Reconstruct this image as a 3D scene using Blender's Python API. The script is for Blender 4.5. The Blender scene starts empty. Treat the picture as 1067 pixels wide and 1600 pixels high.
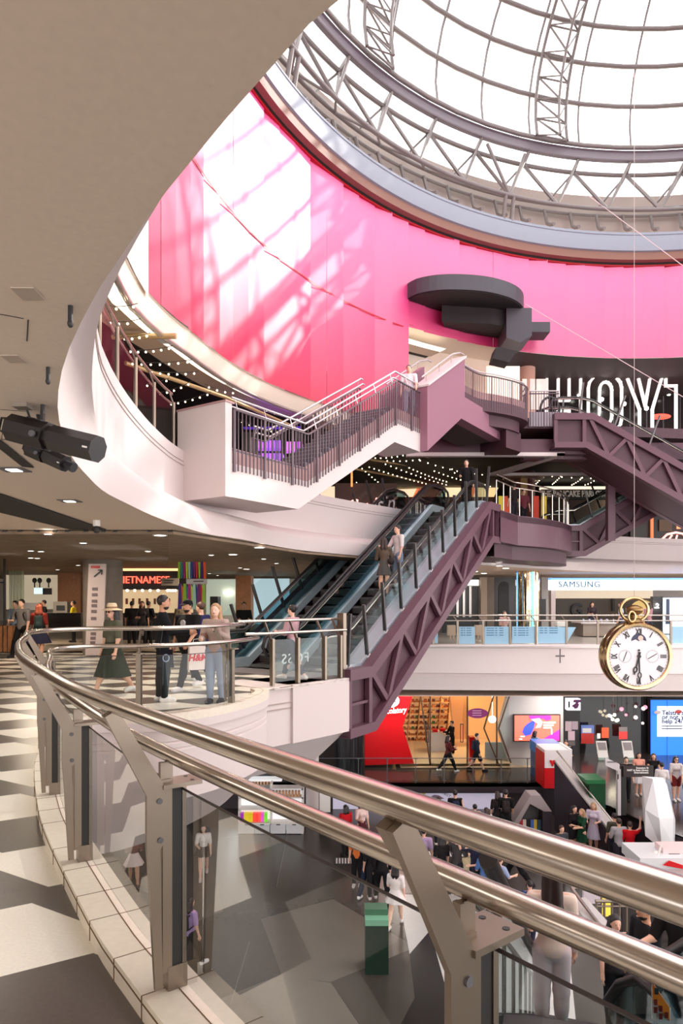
import bpy, math, random
import numpy as np
from mathutils import Vector, Matrix
random.seed(7)
PI = math.pi
scene = bpy.context.scene
COL = scene.collection
# ---------------------------------------------------------------- camera (level, lens shifted up)
F, CX, HY, EYE = 1067.0, 533.5, 938.0, 1.72
cd = bpy.data.cameras.new('camera')
cam = bpy.data.objects.new('camera', cd)
COL.objects.link(cam)
cam.location = (0, 0, EYE)
cam.rotation_euler = (PI / 2, 0, 0)
cd.sensor_width = 36
cd.lens = 36 * F / 1600
cd.shift_y = (HY - 800) / 1600
cd.clip_start = .05
cd.clip_end = 400
scene.camera = cam
# ---------------------------------------------------------------- sky, sun, exposure
scene.view_settings.view_transform = 'Standard'
scene.view_settings.look = 'None'
scene.view_settings.exposure = 0.32
scene.view_settings.gamma = 1
wd = bpy.data.worlds.new('sky')
scene.world = wd
wd.use_nodes = True
bg = wd.node_tree.nodes['Background']
bg.inputs[0].default_value = (1, .97, .965, 1)
bg.inputs[1].default_value = 3.0
sd = bpy.data.lights.new('sun', 'SUN')
sd.energy = 1.9
sd.angle = .012
sd.color = (1, .93, .85)
sun = bpy.data.objects.new('sun', sd)
COL.objects.link(sun)
SUN_TO = Vector((.75, .42, .49)).normalized()
sun.rotation_euler = SUN_TO.to_track_quat('Z', 'Y').to_euler()
cy = scene.cycles
cy.use_denoising = True
cy.max_bounces = 7
cy.diffuse_bounces = 4
cy.glossy_bounces = 4
cy.transmission_bounces = 5
cy.transparent_max_bounces = 24
cy.caustics_reflective = False
cy.caustics_refractive = False
cy.sample_clamp_indirect = 3
cy.blur_glossy = .6


def area_light(name, loc, size, energy, color=(1, .85, .68), down=(0, 0, -1), sy=None):
    d = bpy.data.lights.new(name, 'AREA')
    d.energy = energy
    d.color = color
    d.size = size
    if sy:
        d.shape = 'RECTANGLE'
        d.size_y = sy
    o = bpy.data.objects.new(name, d)
    COL.objects.link(o)
    o.location = loc
    o.rotation_euler = (-Vector(down)).to_track_quat('Z', 'Y').to_euler()
    return o


# area lamps mostly added to brighten the floors; two stand at food court downlights
for (x, y, z, w, e, c) in ((-4.6, 1.5, 3.0, 1.6, 30, (1, .94, .86)), (-6.0, 5.0, 3.0, 1.6, 42, (1, .94, .86)), (-5.6, 9.5, 3.0, 1.6, 46, (1, .92, .82)), (-9.5, 7.5, 3.0, 1.2, 40, (1, .86, .7)),
                           (-3.72, 14.0, 2.95, .28, 55, (1, .84, .66)), (-2.07, 17.2, 2.95, .28, 55, (1, .84, .66)), (-8.6, 19, 2.95, .3, 70, (1, .82, .62)), (-5, 25, 2.95, .3, 80, (1, .82, .62)), (-12, 27, 2.95, .3, 90, (1, .82, .62)), (-1.5, 29, 2.95, .3, 70, (1, .85, .68)),
                           (7, 29, 2.95, .5, 80, (1, .93, .86)), (13, 30, 2.95, .5, 90, (1, .95, .9)), (19, 30, 2.95, .5, 90, (1, .95, .9)),
                           (2.5, 29, -2.0, 1.0, 90, (1, .9, .8)), (6, 33.5, -2.0, 1.0, 110, (1, .72, .42)), (9.5, 29, -2.0, 1.0, 90, (1, .94, .9)), (14.5, 29, -2.0, 1.0, 110, (1, .95, .92)),
                           (-4.8, 35, -2.1, 2.2, 200, (.86, .92, 1)), (-3, 16, -2.1, 1.5, 60, (1, .93, .88)), (-5, 9, -2.1, 1.5, 70, (1, .9, .82)),
                           (1, 32, 7.6, .6, 60, (1, .74, .5)), (9, 34, 7.6, .6, 80, (1, .74, .5)), (15, 36, 7.6, .6, 70, (1, .74, .5)), (-8, 17, 7.4, .8, 60, (1, .85, .7)),
                           (9, 36, 12.8, 1.0, 100, (1, .9, .84)), (15, 36.8, 12.8, 1.0, 100, (1, .92, .88))):
    area_light('ceiling_fill_lamp', (x, y, z), w, e, c)
# ---------------------------------------------------------------- materials
MATS = {}


def mat(name, col, rough=.5, metal=0., spec=.5, emit=None, es=0., noise=0., nscale=8., alpha=1.):
    if name in MATS:
        return MATS[name]
    m = bpy.data.materials.new(name)
    m.use_nodes = True
    nt = m.node_tree
    b = nt.nodes['Principled BSDF']
    c = (col[0], col[1], col[2], 1)
    b.inputs['Base Color'].default_value = c
    b.inputs['Roughness'].default_value = rough
    b.inputs['Metallic'].default_value = metal
    b.inputs['Specular IOR Level'].default_value = spec
    if emit:
        b.inputs['Emission Color'].default_value = (*emit, 1)
        b.inputs['Emission Strength'].default_value = es
    if noise:
        tc = nt.nodes.new('ShaderNodeTexCoord')
        n = nt.nodes.new('ShaderNodeTexNoise')
        n.inputs['Scale'].default_value = nscale
        n.inputs['Detail'].default_value = 5
        r = nt.nodes.new('ShaderNodeValToRGB')
        r.color_ramp.elements[0].position = .3
        r.color_ramp.elements[1].position = .7
        r.color_ramp.elements[0].color = (*[x * (1 - noise) for x in col], 1)
        r.color_ramp.elements[1].color = (*[min(1, x * (1 + noise)) for x in col], 1)
        nt.links.new(tc.outputs['Object'], n.inputs['Vector'])
        nt.links.new(n.outputs['Fac'], r.inputs[0])
        nt.links.new(r.outputs[0], b.inputs['Base Color'])
    MATS[name] = m
    return m


def srgb(r, g, b):
    return tuple(((x / 255) / 12.92 if x / 255 <= .04045 else ((x / 255 + .055) / 1.055) ** 2.4) for x in (r, g, b))


def glass(name, tint=(.9, .95, .93), ref=.06, edge=.5):
    m = bpy.data.materials.new(name)
    m.use_nodes = True
    nt = m.node_tree
    nt.nodes.remove(nt.nodes['Principled BSDF'])
    out = nt.nodes['Material Output']
    t = nt.nodes.new('ShaderNodeBsdfTransparent')
    t.inputs[0].default_value = (*tint, 1)
    g = nt.nodes.new('ShaderNodeBsdfGlossy')
    g.inputs['Roughness'].default_value = .03
    mx = nt.nodes.new('ShaderNodeMixShader')
    lw = nt.nodes.new('ShaderNodeLayerWeight')
    lw.inputs[0].default_value = .12
    mr = nt.nodes.new('ShaderNodeMapRange')
    mr.inputs['To Min'].default_value = ref
    mr.inputs['To Max'].default_value = edge
    nt.links.new(lw.outputs['Fresnel'], mr.inputs['Value'])
    nt.links.new(mr.outputs[0], mx.inputs[0])
    nt.links.new(t.outputs[0], mx.inputs[1])
    nt.links.new(g.outputs[0], mx.inputs[2])
    nt.links.new(mx.outputs[0], out.inputs[0])
    MATS[name] = m
    return m


M_glass = glass('clear glass', (.93, .965, .95), .03, .45)
M_gfar = glass('thin far glass', (.93, .96, .95), 0, .06)
M_dome = glass('dome glass', (.95, .97, .97), .03, .3)
M_shop = glass('shop glass', (.9, .93, .91), .05, .35)
M_steel = mat('satin stainless steel', srgb(196, 186, 176), .22, 1)
M_steel_d = mat('brushed steel post', srgb(140, 127, 114), .36, .9)
M_steel_l = mat('light steel', srgb(205, 198, 192), .3, .85)
M_black = mat('black rubber', (.012, .011, .011), .5)
M_white = mat('white painted plaster', srgb(216, 204, 202), .6)
M_cream = mat('cream plaster', srgb(240, 226, 208), .6)
M_ceil = mat('warm grey ceiling', srgb(226, 208, 190), .75, noise=.03, nscale=30)
M_stone_w = mat('white terrazzo tile', srgb(232, 226, 214), .35, noise=.05, nscale=60)
M_stone_d = mat('charcoal stone tile', srgb(92, 84, 78), .3, noise=.10, nscale=40)
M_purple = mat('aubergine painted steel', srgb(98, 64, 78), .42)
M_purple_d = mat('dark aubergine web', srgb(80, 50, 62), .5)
M_purpwall = mat('mauve painted wall', srgb(150, 104, 122), .55)
M_grey = mat('grey painted steel', srgb(120, 112, 112), .4)
M_grey_d = mat('dark grey steel', srgb(92, 90, 94), .45)
M_bluegrey = mat('blue grey ring paint', srgb(150, 156, 170), .45)
M_brown = mat('brown ring paint', srgb(142, 100, 86), .5)
M_dark = mat('black ceiling void', (.012, .010, .009), .7)
M_darkfloor = mat('dark polished stone', srgb(58, 52, 50), .16, noise=.12, nscale=3)
M_red = mat('red panel', srgb(205, 10, 22), .35)
M_orange = mat('orange panel', srgb(232, 120, 60), .45)


# ---------------------------------------------------------------- mesh building
class MB:
    def __init__(s):
        s.v, s.f, s.m = [], [], []

    def add(s, vs, fs, mi=0):
        n = len(s.v)
        s.v += [tuple(p) for p in vs]
        s.f += [tuple(i + n for i in f) for f in fs]
        s.m += [mi] * len(fs)
        return s

    def quad(s, a, b, c, d, mi=0):
        return s.add([a, b, c, d], [(0, 1, 2, 3)], mi)

    def obox(s, c, ax, ay, az, mi=0):
        """box about c with half-extent vectors ax ay az"""
        c, ax, ay, az = Vector(c), Vector(ax), Vector(ay), Vector(az)
        vs = [c + sx * ax + sy * ay + sz * az for sz in (-1, 1) for sy in (-1, 1) for sx in (-1, 1)]
        return s.add(vs, [(0, 2, 3, 1), (4, 5, 7, 6), (0, 1, 5, 4), (2, 6, 7, 3), (0, 4, 6, 2), (1, 3, 7, 5)], mi)

    def box(s, c, size, rz=0, mi=0):
        cr, sr = math.cos(rz), math.sin(rz)
        return s.obox(c, (cr * size[0] / 2, sr * size[0] / 2, 0), (-sr * size[1] / 2, cr * size[1] / 2, 0), (0, 0, size[2] / 2), mi)

    def bbox(s, x0, x1, y0, y1, z0, z1, mi=0):
        return s.box(((x0 + x1) / 2, (y0 + y1) / 2, (z0 + z1) / 2), (x1 - x0, y1 - y0, z1 - z0), 0, mi)

    def bar(s, p, q, w, h, up=(0, 0, 1), mi=0):
        p, q = Vector(p), Vector(q)
        d = (q - p)
        L = d.length
        d.normalize()
        u = Vector(up)
        sd = d.cross(u)
        if sd.length < 1e-4:
            sd = d.cross(Vector((1, 0, 0)))
        sd.normalize()
        uu = sd.cross(d)
        return s.obox((p + q) / 2, d * L / 2, sd * w / 2, uu * h / 2, mi)

    def tube(s, pts, r, n=8, mi=0, closed=False, caps=True):
        pts = [Vector(p) for p in pts]
        N = len(pts)
        rs = r if isinstance(r, (list, tuple)) else [r] * N
        base = len(s.v)
        ref = None
        for i in range(N):
            if closed:
                t = pts[(i + 1) % N] - pts[i - 1]
            else:
                t = pts[min(i + 1, N - 1)] - pts[max(i - 1, 0)]
            t.normalize()
            if ref is None:
                ref = Vector((0, 0, 1)) if abs(t.z) < .9 else Vector((1, 0, 0))
            a = (ref - t * ref.dot(t))
            if a.length < 1e-5:
                a = t.orthogonal()
            a.normalize()
            ref = a
            b = t.cross(a)
            for k in range(n):
                an = 2 * PI * k / n
                s.v.append(tuple(pts[i] + (a * math.cos(an) + b * math.sin(an)) * rs[i]))
        for i in range(N if closed else N - 1):
            j = (i + 1) % N
            for k in range(n):
                k2 = (k + 1) % n
                s.f.append((base + i * n + k, base + i * n + k2, base + j * n + k2, base + j * n + k))
                s.m.append(mi)
        if caps and not closed:
            s.f.append(tuple(base + k for k in range(n))[::-1])
            s.f.append(tuple(base + (N - 1) * n + k for k in range(n)))
            s.m += [mi, mi]
        return s

    def cyl(s, p, q, r, n=12, mi=0):
        return s.tube([p, q], r, n, mi)

    def prism(s, poly, z0, z1, mi=0):
        n = len(poly)
        vs = [(p[0], p[1], z0) for p in poly] + [(p[0], p[1], z1) for p in poly]
        fs = [tuple(range(n))[::-1], tuple(range(n, 2 * n))] + [(i, (i + 1) % n, (i + 1) % n + n, i + n) for i in range(n)]
        return s.add(vs, fs, mi)

    def slab(s, poly3, off, mi=0):
        """extrude a planar 3D polygon by vector off"""
        n = len(poly3)
        off = Vector(off)
        a = [Vector(p) for p in poly3]
        vs = a + [p + off for p in a]
        fs = [tuple(range(n))[::-1], tuple(range(n, 2 * n))] + [(i, (i + 1) % n, (i + 1) % n + n, i + n) for i in range(n)]
        return s.add(vs, fs, mi)

    def lathe(s, prof, c=(0, 0, 0), n=24, mi=0, axis=None, sx=1, sy=1):
        c = Vector(c)
        b = len(s.v)
        N = len(prof)
        for r, z in prof:
            for k in range(n):
                an = 2 * PI * k / n
                p = Vector((r * math.cos(an) * sx, r * math.sin(an) * sy, z))
                if axis is not None:
                    p = axis @ p
                s.v.append(tuple(c + p))
        for i in range(N - 1):
            for k in range(n):
                k2 = (k + 1) % n
                s.f.append((b + i * n + k, b + i * n + k2, b + (i + 1) * n + k2, b + (i + 1) * n + k))
                s.m.append(mi)
        return s

    def sphere(s, c, r, n=10, mi=0):
        if not hasattr(r, '__len__'):
            r = (r, r, r)
        prof = [(max(1e-4, math.sin(PI * i / n)), -math.cos(PI * i / n)) for i in range(n + 1)]
        A = Matrix(((r[0], 0, 0), (0, r[1], 0), (0, 0, r[2])))
        return s.lathe(prof, c, n * 2 if n < 8 else n + 4, mi, A)

    def build(s, name, m=None, parent=None, smooth=None, loc=None):
        me = bpy.data.meshes.new(name)
        me.from_pydata(s.v, [], s.f)
        ms = m if isinstance(m, (list, tuple)) else [m]
        for x in ms:
            me.materials.append(x)
        if len(ms) > 1:
            me.polygons.foreach_set('material_index', s.m)
        if smooth:
            me.polygons.foreach_set('use_smooth', [True] * len(s.f))
            me.update()
            me.set_sharp_from_angle(angle=math.radians(smooth))
        me.update()
        o = bpy.data.objects.new(name, me)
        COL.objects.link(o)
        if parent is not None:
            o.parent = parent
        if loc is not None:
            o.location = loc
        return o


def tag(o, label=None, cat=None, group=None, kind=None):
    if label:
        o['label'] = label
    if cat:
        o['category'] = cat
    if group:
        o['group'] = group
    if kind:
        o['kind'] = kind
    return o


def thing(name, label, cat, loc=(0, 0, 0), rz=0, group=None):
    o = bpy.data.objects.new(name, None)
    COL.objects.link(o)
    o.empty_display_size = .1
    o.location = loc
    o.rotation_euler = (0, 0, rz)
    return tag(o, label, cat, group)


def struct(o):
    o['kind'] = 'structure'
    return o


def dup(o, parent=None, loc=None, rz=None, label=None, group=None):
    c = o.copy()
    COL.objects.link(c)
    if parent is not None:
        c.parent = parent
    for ch in o.children:
        dup(ch, c)
    if loc is not None:
        c.location = loc
    if rz is not None:
        c.rotation_euler = (0, 0, rz)
    if label:
        c['label'] = label
    if group:
        c['group'] = group
    return c


def at(u, v, y):
    """world point seen at photo pixel (u, v) at depth y"""
    return Vector(((u - CX) / F * y, y, EYE + (HY - v) / F * y))


def atz(u, v, z):
    return at(u, v, (z - EYE) * F / (HY - v))


def spline(pts, step=.25, closed=False):
    P = [np.array(p, float) for p in pts]
    out = []
    n = len(P)
    for i in range(n if closed else n - 1):
        if closed:
            p0, p1, p2, p3 = P[i - 1], P[i], P[(i + 1) % n], P[(i + 2) % n]
        else:
            p0, p1, p2, p3 = P[max(i - 1, 0)], P[i], P[i + 1], P[min(i + 2, n - 1)]
        m = max(1, int(np.linalg.norm(p2 - p1) / step + .5))
        for k in range(m):
            t = k / m
            out.append(.5 * ((2 * p1) + (-p0 + p2) * t + (2 * p0 - 5 * p1 + 4 * p2 - p3) * t * t + (-p0 + 3 * p1 - 3 * p2 + p3) * t ** 3))
    if not closed:
        out.append(P[-1])
    return out


def inside(p, poly):
    x, y = p[0], p[1]
    c = False
    n = len(poly)
    j = n - 1
    for i in range(n):
        a, b = poly[i], poly[j]
        if (a[1] > y) != (b[1] > y) and x < (b[0] - a[0]) * (y - a[1]) / (b[1] - a[1]) + a[0]:
            c = not c
        j = i
    return c


def offset_curve(pts, d):
    """offset a plan polyline to its left by d (xy)"""
    out = []
    n = len(pts)
    for i in range(n):
        a, b = pts[max(i - 1, 0)], pts[min(i + 1, n - 1)]
        t = np.array([b[0] - a[0], b[1] - a[1]])
        t = t / (np.linalg.norm(t) + 1e-9)
        out.append(np.array([pts[i][0] - t[1] * d, pts[i][1] + t[0] * d]))
    return out


def loft(mb, rows, mi=0, close=False, flip=False):
    """rows: list of equally long point lists"""
    b = len(mb.v)
    n = len(rows[0])
    for r in rows:
        mb.v += [tuple(p) for p in r]
    for i in range(len(rows) - 1):
        for k in range(n if close else n - 1):
            k2 = (k + 1) % n
            f = (b + i * n + k, b + i * n + k2, b + (i + 1) * n + k2, b + (i + 1) * n + k)
            mb.f.append(f[::-1] if flip else f)
            mb.m.append(mi)
    return mb


def text(name, body, size, m, parent=None, loc=(0, 0, 0), rot=(PI / 2, 0, 0), ext=.01, align='CENTER', bold=0, sx=1, shear=0, spacing=1):
    cu = bpy.data.curves.new(name, 'FONT')
    cu.body = body
    cu.size = size
    cu.extrude = ext
    cu.offset = bold
    cu.shear = shear
    cu.space_character = spacing
    cu.align_x = align
    cu.align_y = 'CENTER'
    cu.resolution_u = 3
    cu.materials.append(m)
    o = bpy.data.objects.new(name, cu)
    COL.objects.link(o)
    me = bpy.data.meshes.new_from_object(o.evaluated_get(bpy.context.evaluated_depsgraph_get()))
    bpy.data.objects.remove(o)
    me.name = name
    if not me.materials:
        me.materials.append(m)
    o = bpy.data.objects.new(name, me)
    COL.objects.link(o)
    o.location = loc
    o.rotation_euler = rot
    o.scale = (sx, 1, 1)
    if parent is not None:
        o.parent = parent
    return o
# ================================================================ LEVELS
Z0, ZG, ZL, Z2, Z3 = 0.0, -5.64, -6.7, 4.75, 8.75     # own floor, shop floor below, lowest floor, upper floor, cinema floor
DC = np.array([13.9, 14.6])                            # centre of the round atrium
# edge of our floor along the void (outer edge of the kerb), plan view
V1 = spline([(4.5, -3.4), (1.6, .13), (.69, 1.26), (.16, 1.93), (-.366, 2.61), (-.728, 3.10), (-1.06, 3.586), (-1.84, 4.88), (-2.26, 5.68), (-2.76, 6.75),
             (-3.12, 7.66), (-3.5, 8.5), (-3.68, 9.1), (-3.53, 9.52), (-3.1, 9.62), (-2.52, 9.68), (-2.09, 10.05), (-1.76, 10.54), (-1.445, 11.3),
             (-1.3, 12.0), (-1.33, 12.45), (-1.45, 12.7)], .2)
BX0, BX1 = np.array((-1.45, 13.15)), np.array((.17, 14.97))   # straight edge in front of the escalator foot
V1b = [BX0, BX1]
V1c = [np.array(p, float) for p in [(.1, 15.1), (-1.0, 17.0), (-1.5, 20), (-1.3, 23), (-.6, 25), (.6, 25.8), (40, 25.8)]]
VOID = [tuple(p) for p in V1] + [tuple(p) for p in V1b] + [tuple(p) for p in V1c] + [(44, -6)]

# ---- own floor with its zigzag tiles
HP, AMP, CST, X0F, Y0F = .55, .165, .55, -1.76, 3.715
def tri(x):
    t = ((x - X0F) / HP) % 2
    return 1 - 2 * t if t < 1 else 2 * t - 3
b = MB()
KERB_IN = [(p[0], p[1]) for p in offset_curve(V1, .12)]
FPOLY = KERB_IN + [tuple(BX0), tuple(BX1)] + [tuple(p) for p in V1c[:-1]] + [(40, 25.8), (44, -6)]
xs = np.arange(X0F - 20 * HP, 1.6, HP / 4)
for k in range(-12, 36):
    for i in range(len(xs) - 1):
        xa, xb = xs[i], xs[i + 1]
        def yb(kk, x):
            return Y0F + CST * kk + AMP * (tri(x) if kk % 2 == 0 else -tri(x))
        n = 6
        for j in range(n):
            def yy(x, t):
                return yb(k - 1, x) * (1 - t) + yb(k, x) * t
            q = [(xa, yy(xa, j / n)), (xb, yy(xb, j / n)), (xb, yy(xb, (j + 1) / n)), (xa, yy(xa, (j + 1) / n))]
            c = (sum(p[0] for p in q) / 4, sum(p[1] for p in q) / 4)
            if inside(c, FPOLY) or c[1] < -3:
                continue
            b.add([(p[0], p[1], 0) for p in q], [(0, 1, 2, 3)], 0 if k % 2 == 0 else 1)
struct(b.build('floor', [M_stone_w, M_stone_d]))
b = MB()
M_ffloor = mat('food court floor', srgb(176, 160, 142), .25, noise=.06, nscale=4)
b.bbox(-34, -1.2, 22.4, 60, -.03, 0)
b.bbox(-34, -12, -4, 22.4, -.03, 0)
struct(b.build('floor_food_court', M_ffloor))
b = MB()
M_sfloor = mat('pale shop floor', srgb(206, 194, 186), .2, noise=.03, nscale=4)
b.prism([(-1.3, 23), (-.6, 25), (.6, 25.8), (40, 25.8), (40, 60), (-1.6, 60), (-1.6, 22.4)], -.03, 0)
b.prism([(-2.0, 13.4), (-1.3, 13.3), (.1, 14.9), (-1.0, 17.0), (-1.5, 20), (-1.4, 22.4), (-2.0, 22.4)], -.032, -.002)
struct(b.build('floor_gallery', M_sfloor))
# ---- kerb of pale tiles with open joints
M_kerb = mat('pale kerb tile', srgb(228, 218, 202), .4, noise=.04, nscale=25)
M_joint = mat('kerb joint', srgb(110, 84, 60), .8)
b = MB()
KIN = offset_curve(V1, .25)
rows = [[(p[0], p[1], 0) for p in KIN], [(p[0], p[1], .1) for p in KIN], [(p[0], p[1], .1) for p in V1], [(p[0], p[1], -.02) for p in V1]]
loft(b, rows)
KM = offset_curve(V1, .105)
acc, nxt = 0, 0
for i in range(1, len(V1)):
    acc += np.linalg.norm(V1[i] - V1[i - 1])
    if acc >= nxt:
        nxt += .42
        b.bar((*KIN[i], .1), (*V1[i], .1), .004, .003, mi=1)
        b.bar((*(KIN[i] * 1.0), .0), (*KIN[i], .1), .006, .006, up=(1, 0, 0), mi=1)
    b.bar((*KM[i - 1], .1), (*KM[i], .1), .005, .003, mi=1)
    b.bar((*KIN[i - 1], .072), (*KIN[i], .072), .006, .006, mi=1)
struct(b.build('trim_1', [M_kerb, M_joint]))
# ---- fascia and flared soffit below our floor
b = MB()
def out(pts, d, z):
    return [(p[0], p[1], z) for p in offset_curve(pts, d)]
VC = np.array((5., 8.))
rows = [out(V1, 0, -.02), out(V1, .0, -.14), out(V1, .04, -.15), out(V1, .04, -.30), out(V1, .055, -.31), out(V1, .055, -.33), out(V1, .04, -.34),
        out(V1, .04, -.40), out(V1, .055, -.41), out(V1, .055, -.43), out(V1, .04, -.44), out(V1, .04, -1.15), [(*(p + (p - VC) / np.linalg.norm(p - VC) * .95), -1.95) for p in V1], [(*(p + (p - VC) / np.linalg.norm(p - VC) * 9), -1.96) for p in V1]]
loft(b, rows)
struct(b.build('trim_2', M_white, smooth=35))
b = MB()
dv = (BX1 - BX0) / np.linalg.norm(BX1 - BX0)
nv = np.array((dv[1], -dv[0]))
def bx(s, n, z):
    p = BX0 + dv * s + nv * n
    return (p[0], p[1], z)
Lb = float(np.linalg.norm(BX1 - BX0))
b.slab([bx(0, -.06, .02), bx(.72, -.06, .02), bx(.72, -.06, -1.15), bx(0, -.06, -1.15)], (*(nv * -1.5), 0))
b.slab([bx(.72, 0, .02), bx(Lb, 0, .02), bx(Lb, 0, -1.15), bx(.72, 0, -1.15)], (*(nv * -.12), 0))
b.slab([bx(.72, -.1, .0), bx(Lb - .5, -.1, .0), bx(Lb - .5, -.1, -1.15), bx(.72, -.1, -1.15)], (*(nv * -1.4), 0))
for z in (-.31, -.42):
    b.slab([bx(0, -.045, z), bx(.72, -.045, z), bx(.72, -.045, z - .03), bx(0, -.045, z - .03)], (*(nv * -.1), 0), 1)
b.slab([bx(-.2, -.2, -1.15), bx(Lb, -.1, -1.15), bx(Lb - .1, -1.0, -1.95), bx(-.3, -1.0, -1.95)], (*(nv * -1.0), 0))
M_line = mat('shadow line paint', srgb(176, 160, 154), .7)
struct(b.build('trim_3', [M_white, M_line]))
# ---- upper floor: ceiling over us, edge fascia, deck
LIP = spline([(9, -6), (5.5, -3.2), (2.4, -.45), (.9, .75), (-.04, 1.54), (-.157, 1.70), (-.329, 1.91), (-.468, 2.09), (-.64, 2.33), (-.86, 2.66), (-1.085, 3.0), (-1.22, 3.23), (-1.40, 3.54), (-1.59, 3.9),
              (-1.83, 4.41), (-2.117, 5.125), (-2.506, 6.33), (-2.73, 7.33), (-2.93, 8.46), (-2.97, 9.53), (-2.99, 10.75), (-2.906, 12.33), (-2.687, 13.88),
              (-2.165, 15.05), (-1.835, 16.25), (-1.06, 18.3), (.6, 20.6), (3.0, 23.3), (6.0, 26.6), (10, 30.2), (14, 32.8), (18, 34.3), (24, 35), (32, 34.5)], .3)
UP = [(9.3, -5.6), (5.8, -2.8), (2.7, -.1), (1.15, 1.1), (.2, 1.95), (-.34, 2.52), (-.678, 3.03), (-1.04, 3.61), (-1.257, 3.96), (-1.41, 4.25), (-1.54, 4.48), (-1.76, 4.92),
      (-2.0, 5.5), (-2.2, 6.02), (-2.32, 6.35), (-2.62, 7.25), (-2.75, 7.68), (-2.92, 8.3), (-3.12, 9.4), (-3.27, 10.7), (-3.36, 12.3), (-3.31, 14.0), (-2.95, 15.5),
      (-2.4, 16.9), (-1.6, 18.6), (.1, 21.1), (2.5, 23.8), (5.5, 27.1), (9.6, 30.8), (13.7, 33.3), (17.9, 34.8), (24, 35.5), (32, 35)]
UP = spline(UP, .3)
def resample(pts, n):
    d = [0]
    for i in range(1, len(pts)):
        d.append(d[-1] + np.linalg.norm(pts[i] - pts[i - 1]))
    t = np.linspace(0, d[-1], n)
    return [np.array((np.interp(x, d, [p[0] for p in pts]), np.interp(x, d, [p[1] for p in pts]))) for x in t]
LIPr, UPr = resample(LIP, 170), resample(UP, 170)
# pair the two edges by closeness beyond the camera's own height
ki = [int(np.argmin([np.linalg.norm(p - q) for q in UPr])) for p in LIPr]
ki = list(np.maximum.accumulate(ki))
UPm = [UPr[k] for k in ki]
def mixc(t):
    return [a * (1 - t) + c * t for a, c in zip(LIPr, UPm)]
b = MB()
ctr = np.array((6., 12.))
far = [ctr + (p - ctr) / np.linalg.norm(p - ctr) * 62 for p in LIPr]
ZC = 3.06
cil = [[(p[0], p[1], ZC) for p in far]]
for t in (.75, .5, .25, .1):
    cil.append([(p[0] * (1 - t) + q[0] * t, p[1] * (1 - t) + q[1] * t, ZC) for p, q in zip(LIPr, far)])
cil.append([(p[0], p[1], ZC) for p in LIPr])
loft(b, cil)
struct(b.build('ceiling', M_ceil))
b = MB()
def zz(pts, z):
    return [(p[0], p[1], z) for p in pts]
rows = [zz(LIPr, ZC), zz(LIPr, ZC + .36), zz(mixc(.12), ZC + .46), zz(mixc(.35), ZC + .55), zz(mixc(.7), ZC + .61), zz(mixc(1), 3.70), zz(mixc(1), 4.55), zz(mixc(1.0), 4.83),
        zz(mixc(1.25) if False else [q + (q - ctr) / np.linalg.norm(q - ctr) * .18 for q in UPm], 4.83), zz([q + (q - ctr) / np.linalg.norm(q - ctr) * .18 for q in UPm], Z2)]
loft(b, rows)
struct(b.build('trim_4', M_white, smooth=40))
b = MB()
for z in (4.52, 4.60):
    pts = [(*(p + (p - ctr) / np.linalg.norm(p - ctr) * -.006), z) for p in UPr]
    b.tube(pts, .008, 4)
struct(b.build('trim_5', M_line))
b = MB()
dk = [zz([q + (q - ctr) / np.linalg.norm(q - ctr) * .1 for q in UPr], Z2), zz([ctr + (p - ctr) / np.linalg.norm(p - ctr) * 62 for p in UPr], Z2)]
loft(b, dk)
M_deck = mat('upper floor tile', srgb(150, 132, 120), .3)
struct(b.build('floor_upper', M_deck))
# ---- the gallery across the void: fascia in two bands
M_fas = mat('white gallery fascia', srgb(248, 238, 236), .5)
b = MB()
def fy(x):
    return 25.8 + .003 * (x - 14) ** 2
gx = np.linspace(.4, 40, 40)
rows = [[(x, fy(x) - .12, .05) for x in gx], [(x, fy(x) - .12, -.08) for x in gx], [(x, fy(x) - .06, -.1) for x in gx], [(x, fy(x) - .02, -1.06) for x in gx], [(x, fy(x) + .18, -1.10) for x in gx],
        [(x, fy(x) + .10, -1.20) for x in gx], [(x, fy(x) + .25, -1.74) for x in gx], [(x, fy(x) + .5, -1.78) for x in gx], [(x, 60, -1.78) for x in gx]]
loft(b, rows)
b.bbox(.4, 40, 25.75, 26.1, -.02, .05)
GE = [(-1.02, 17.0), (-1.52, 20), (-1.32, 23), (-.62, 25), (.45, 25.75)]
loft(b, [[(*p, .05) for p in GE], [(*p, -1.74) for p in GE]])
struct(b.build('trim_6', M_fas, smooth=30))
b = MB()
b.prism([(-30, 12.9), (-2.2, 13.6), (-2.0, 17.4), (-2.2, 20), (-1.9, 23.4), (-.8, 25.7), (.6, 26.4), (40, 26.4), (40, 60), (-30, 60)], -1.99, -1.965)
struct(b.build('ceiling_lower', M_ceil))
# ---- lower floors
M_lfloor = mat('lower dark stone', srgb(64, 60, 56), .27, noise=.08, nscale=2)
M_lfloor2 = mat('lower light stone', srgb(106, 100, 93), .28, noise=.06, nscale=2)
b = MB()
b.bbox(-40, 44, -20, 60, ZL - .1, ZL)
struct(b.build('floor_lowest', M_lfloor))
b = MB()
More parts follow.
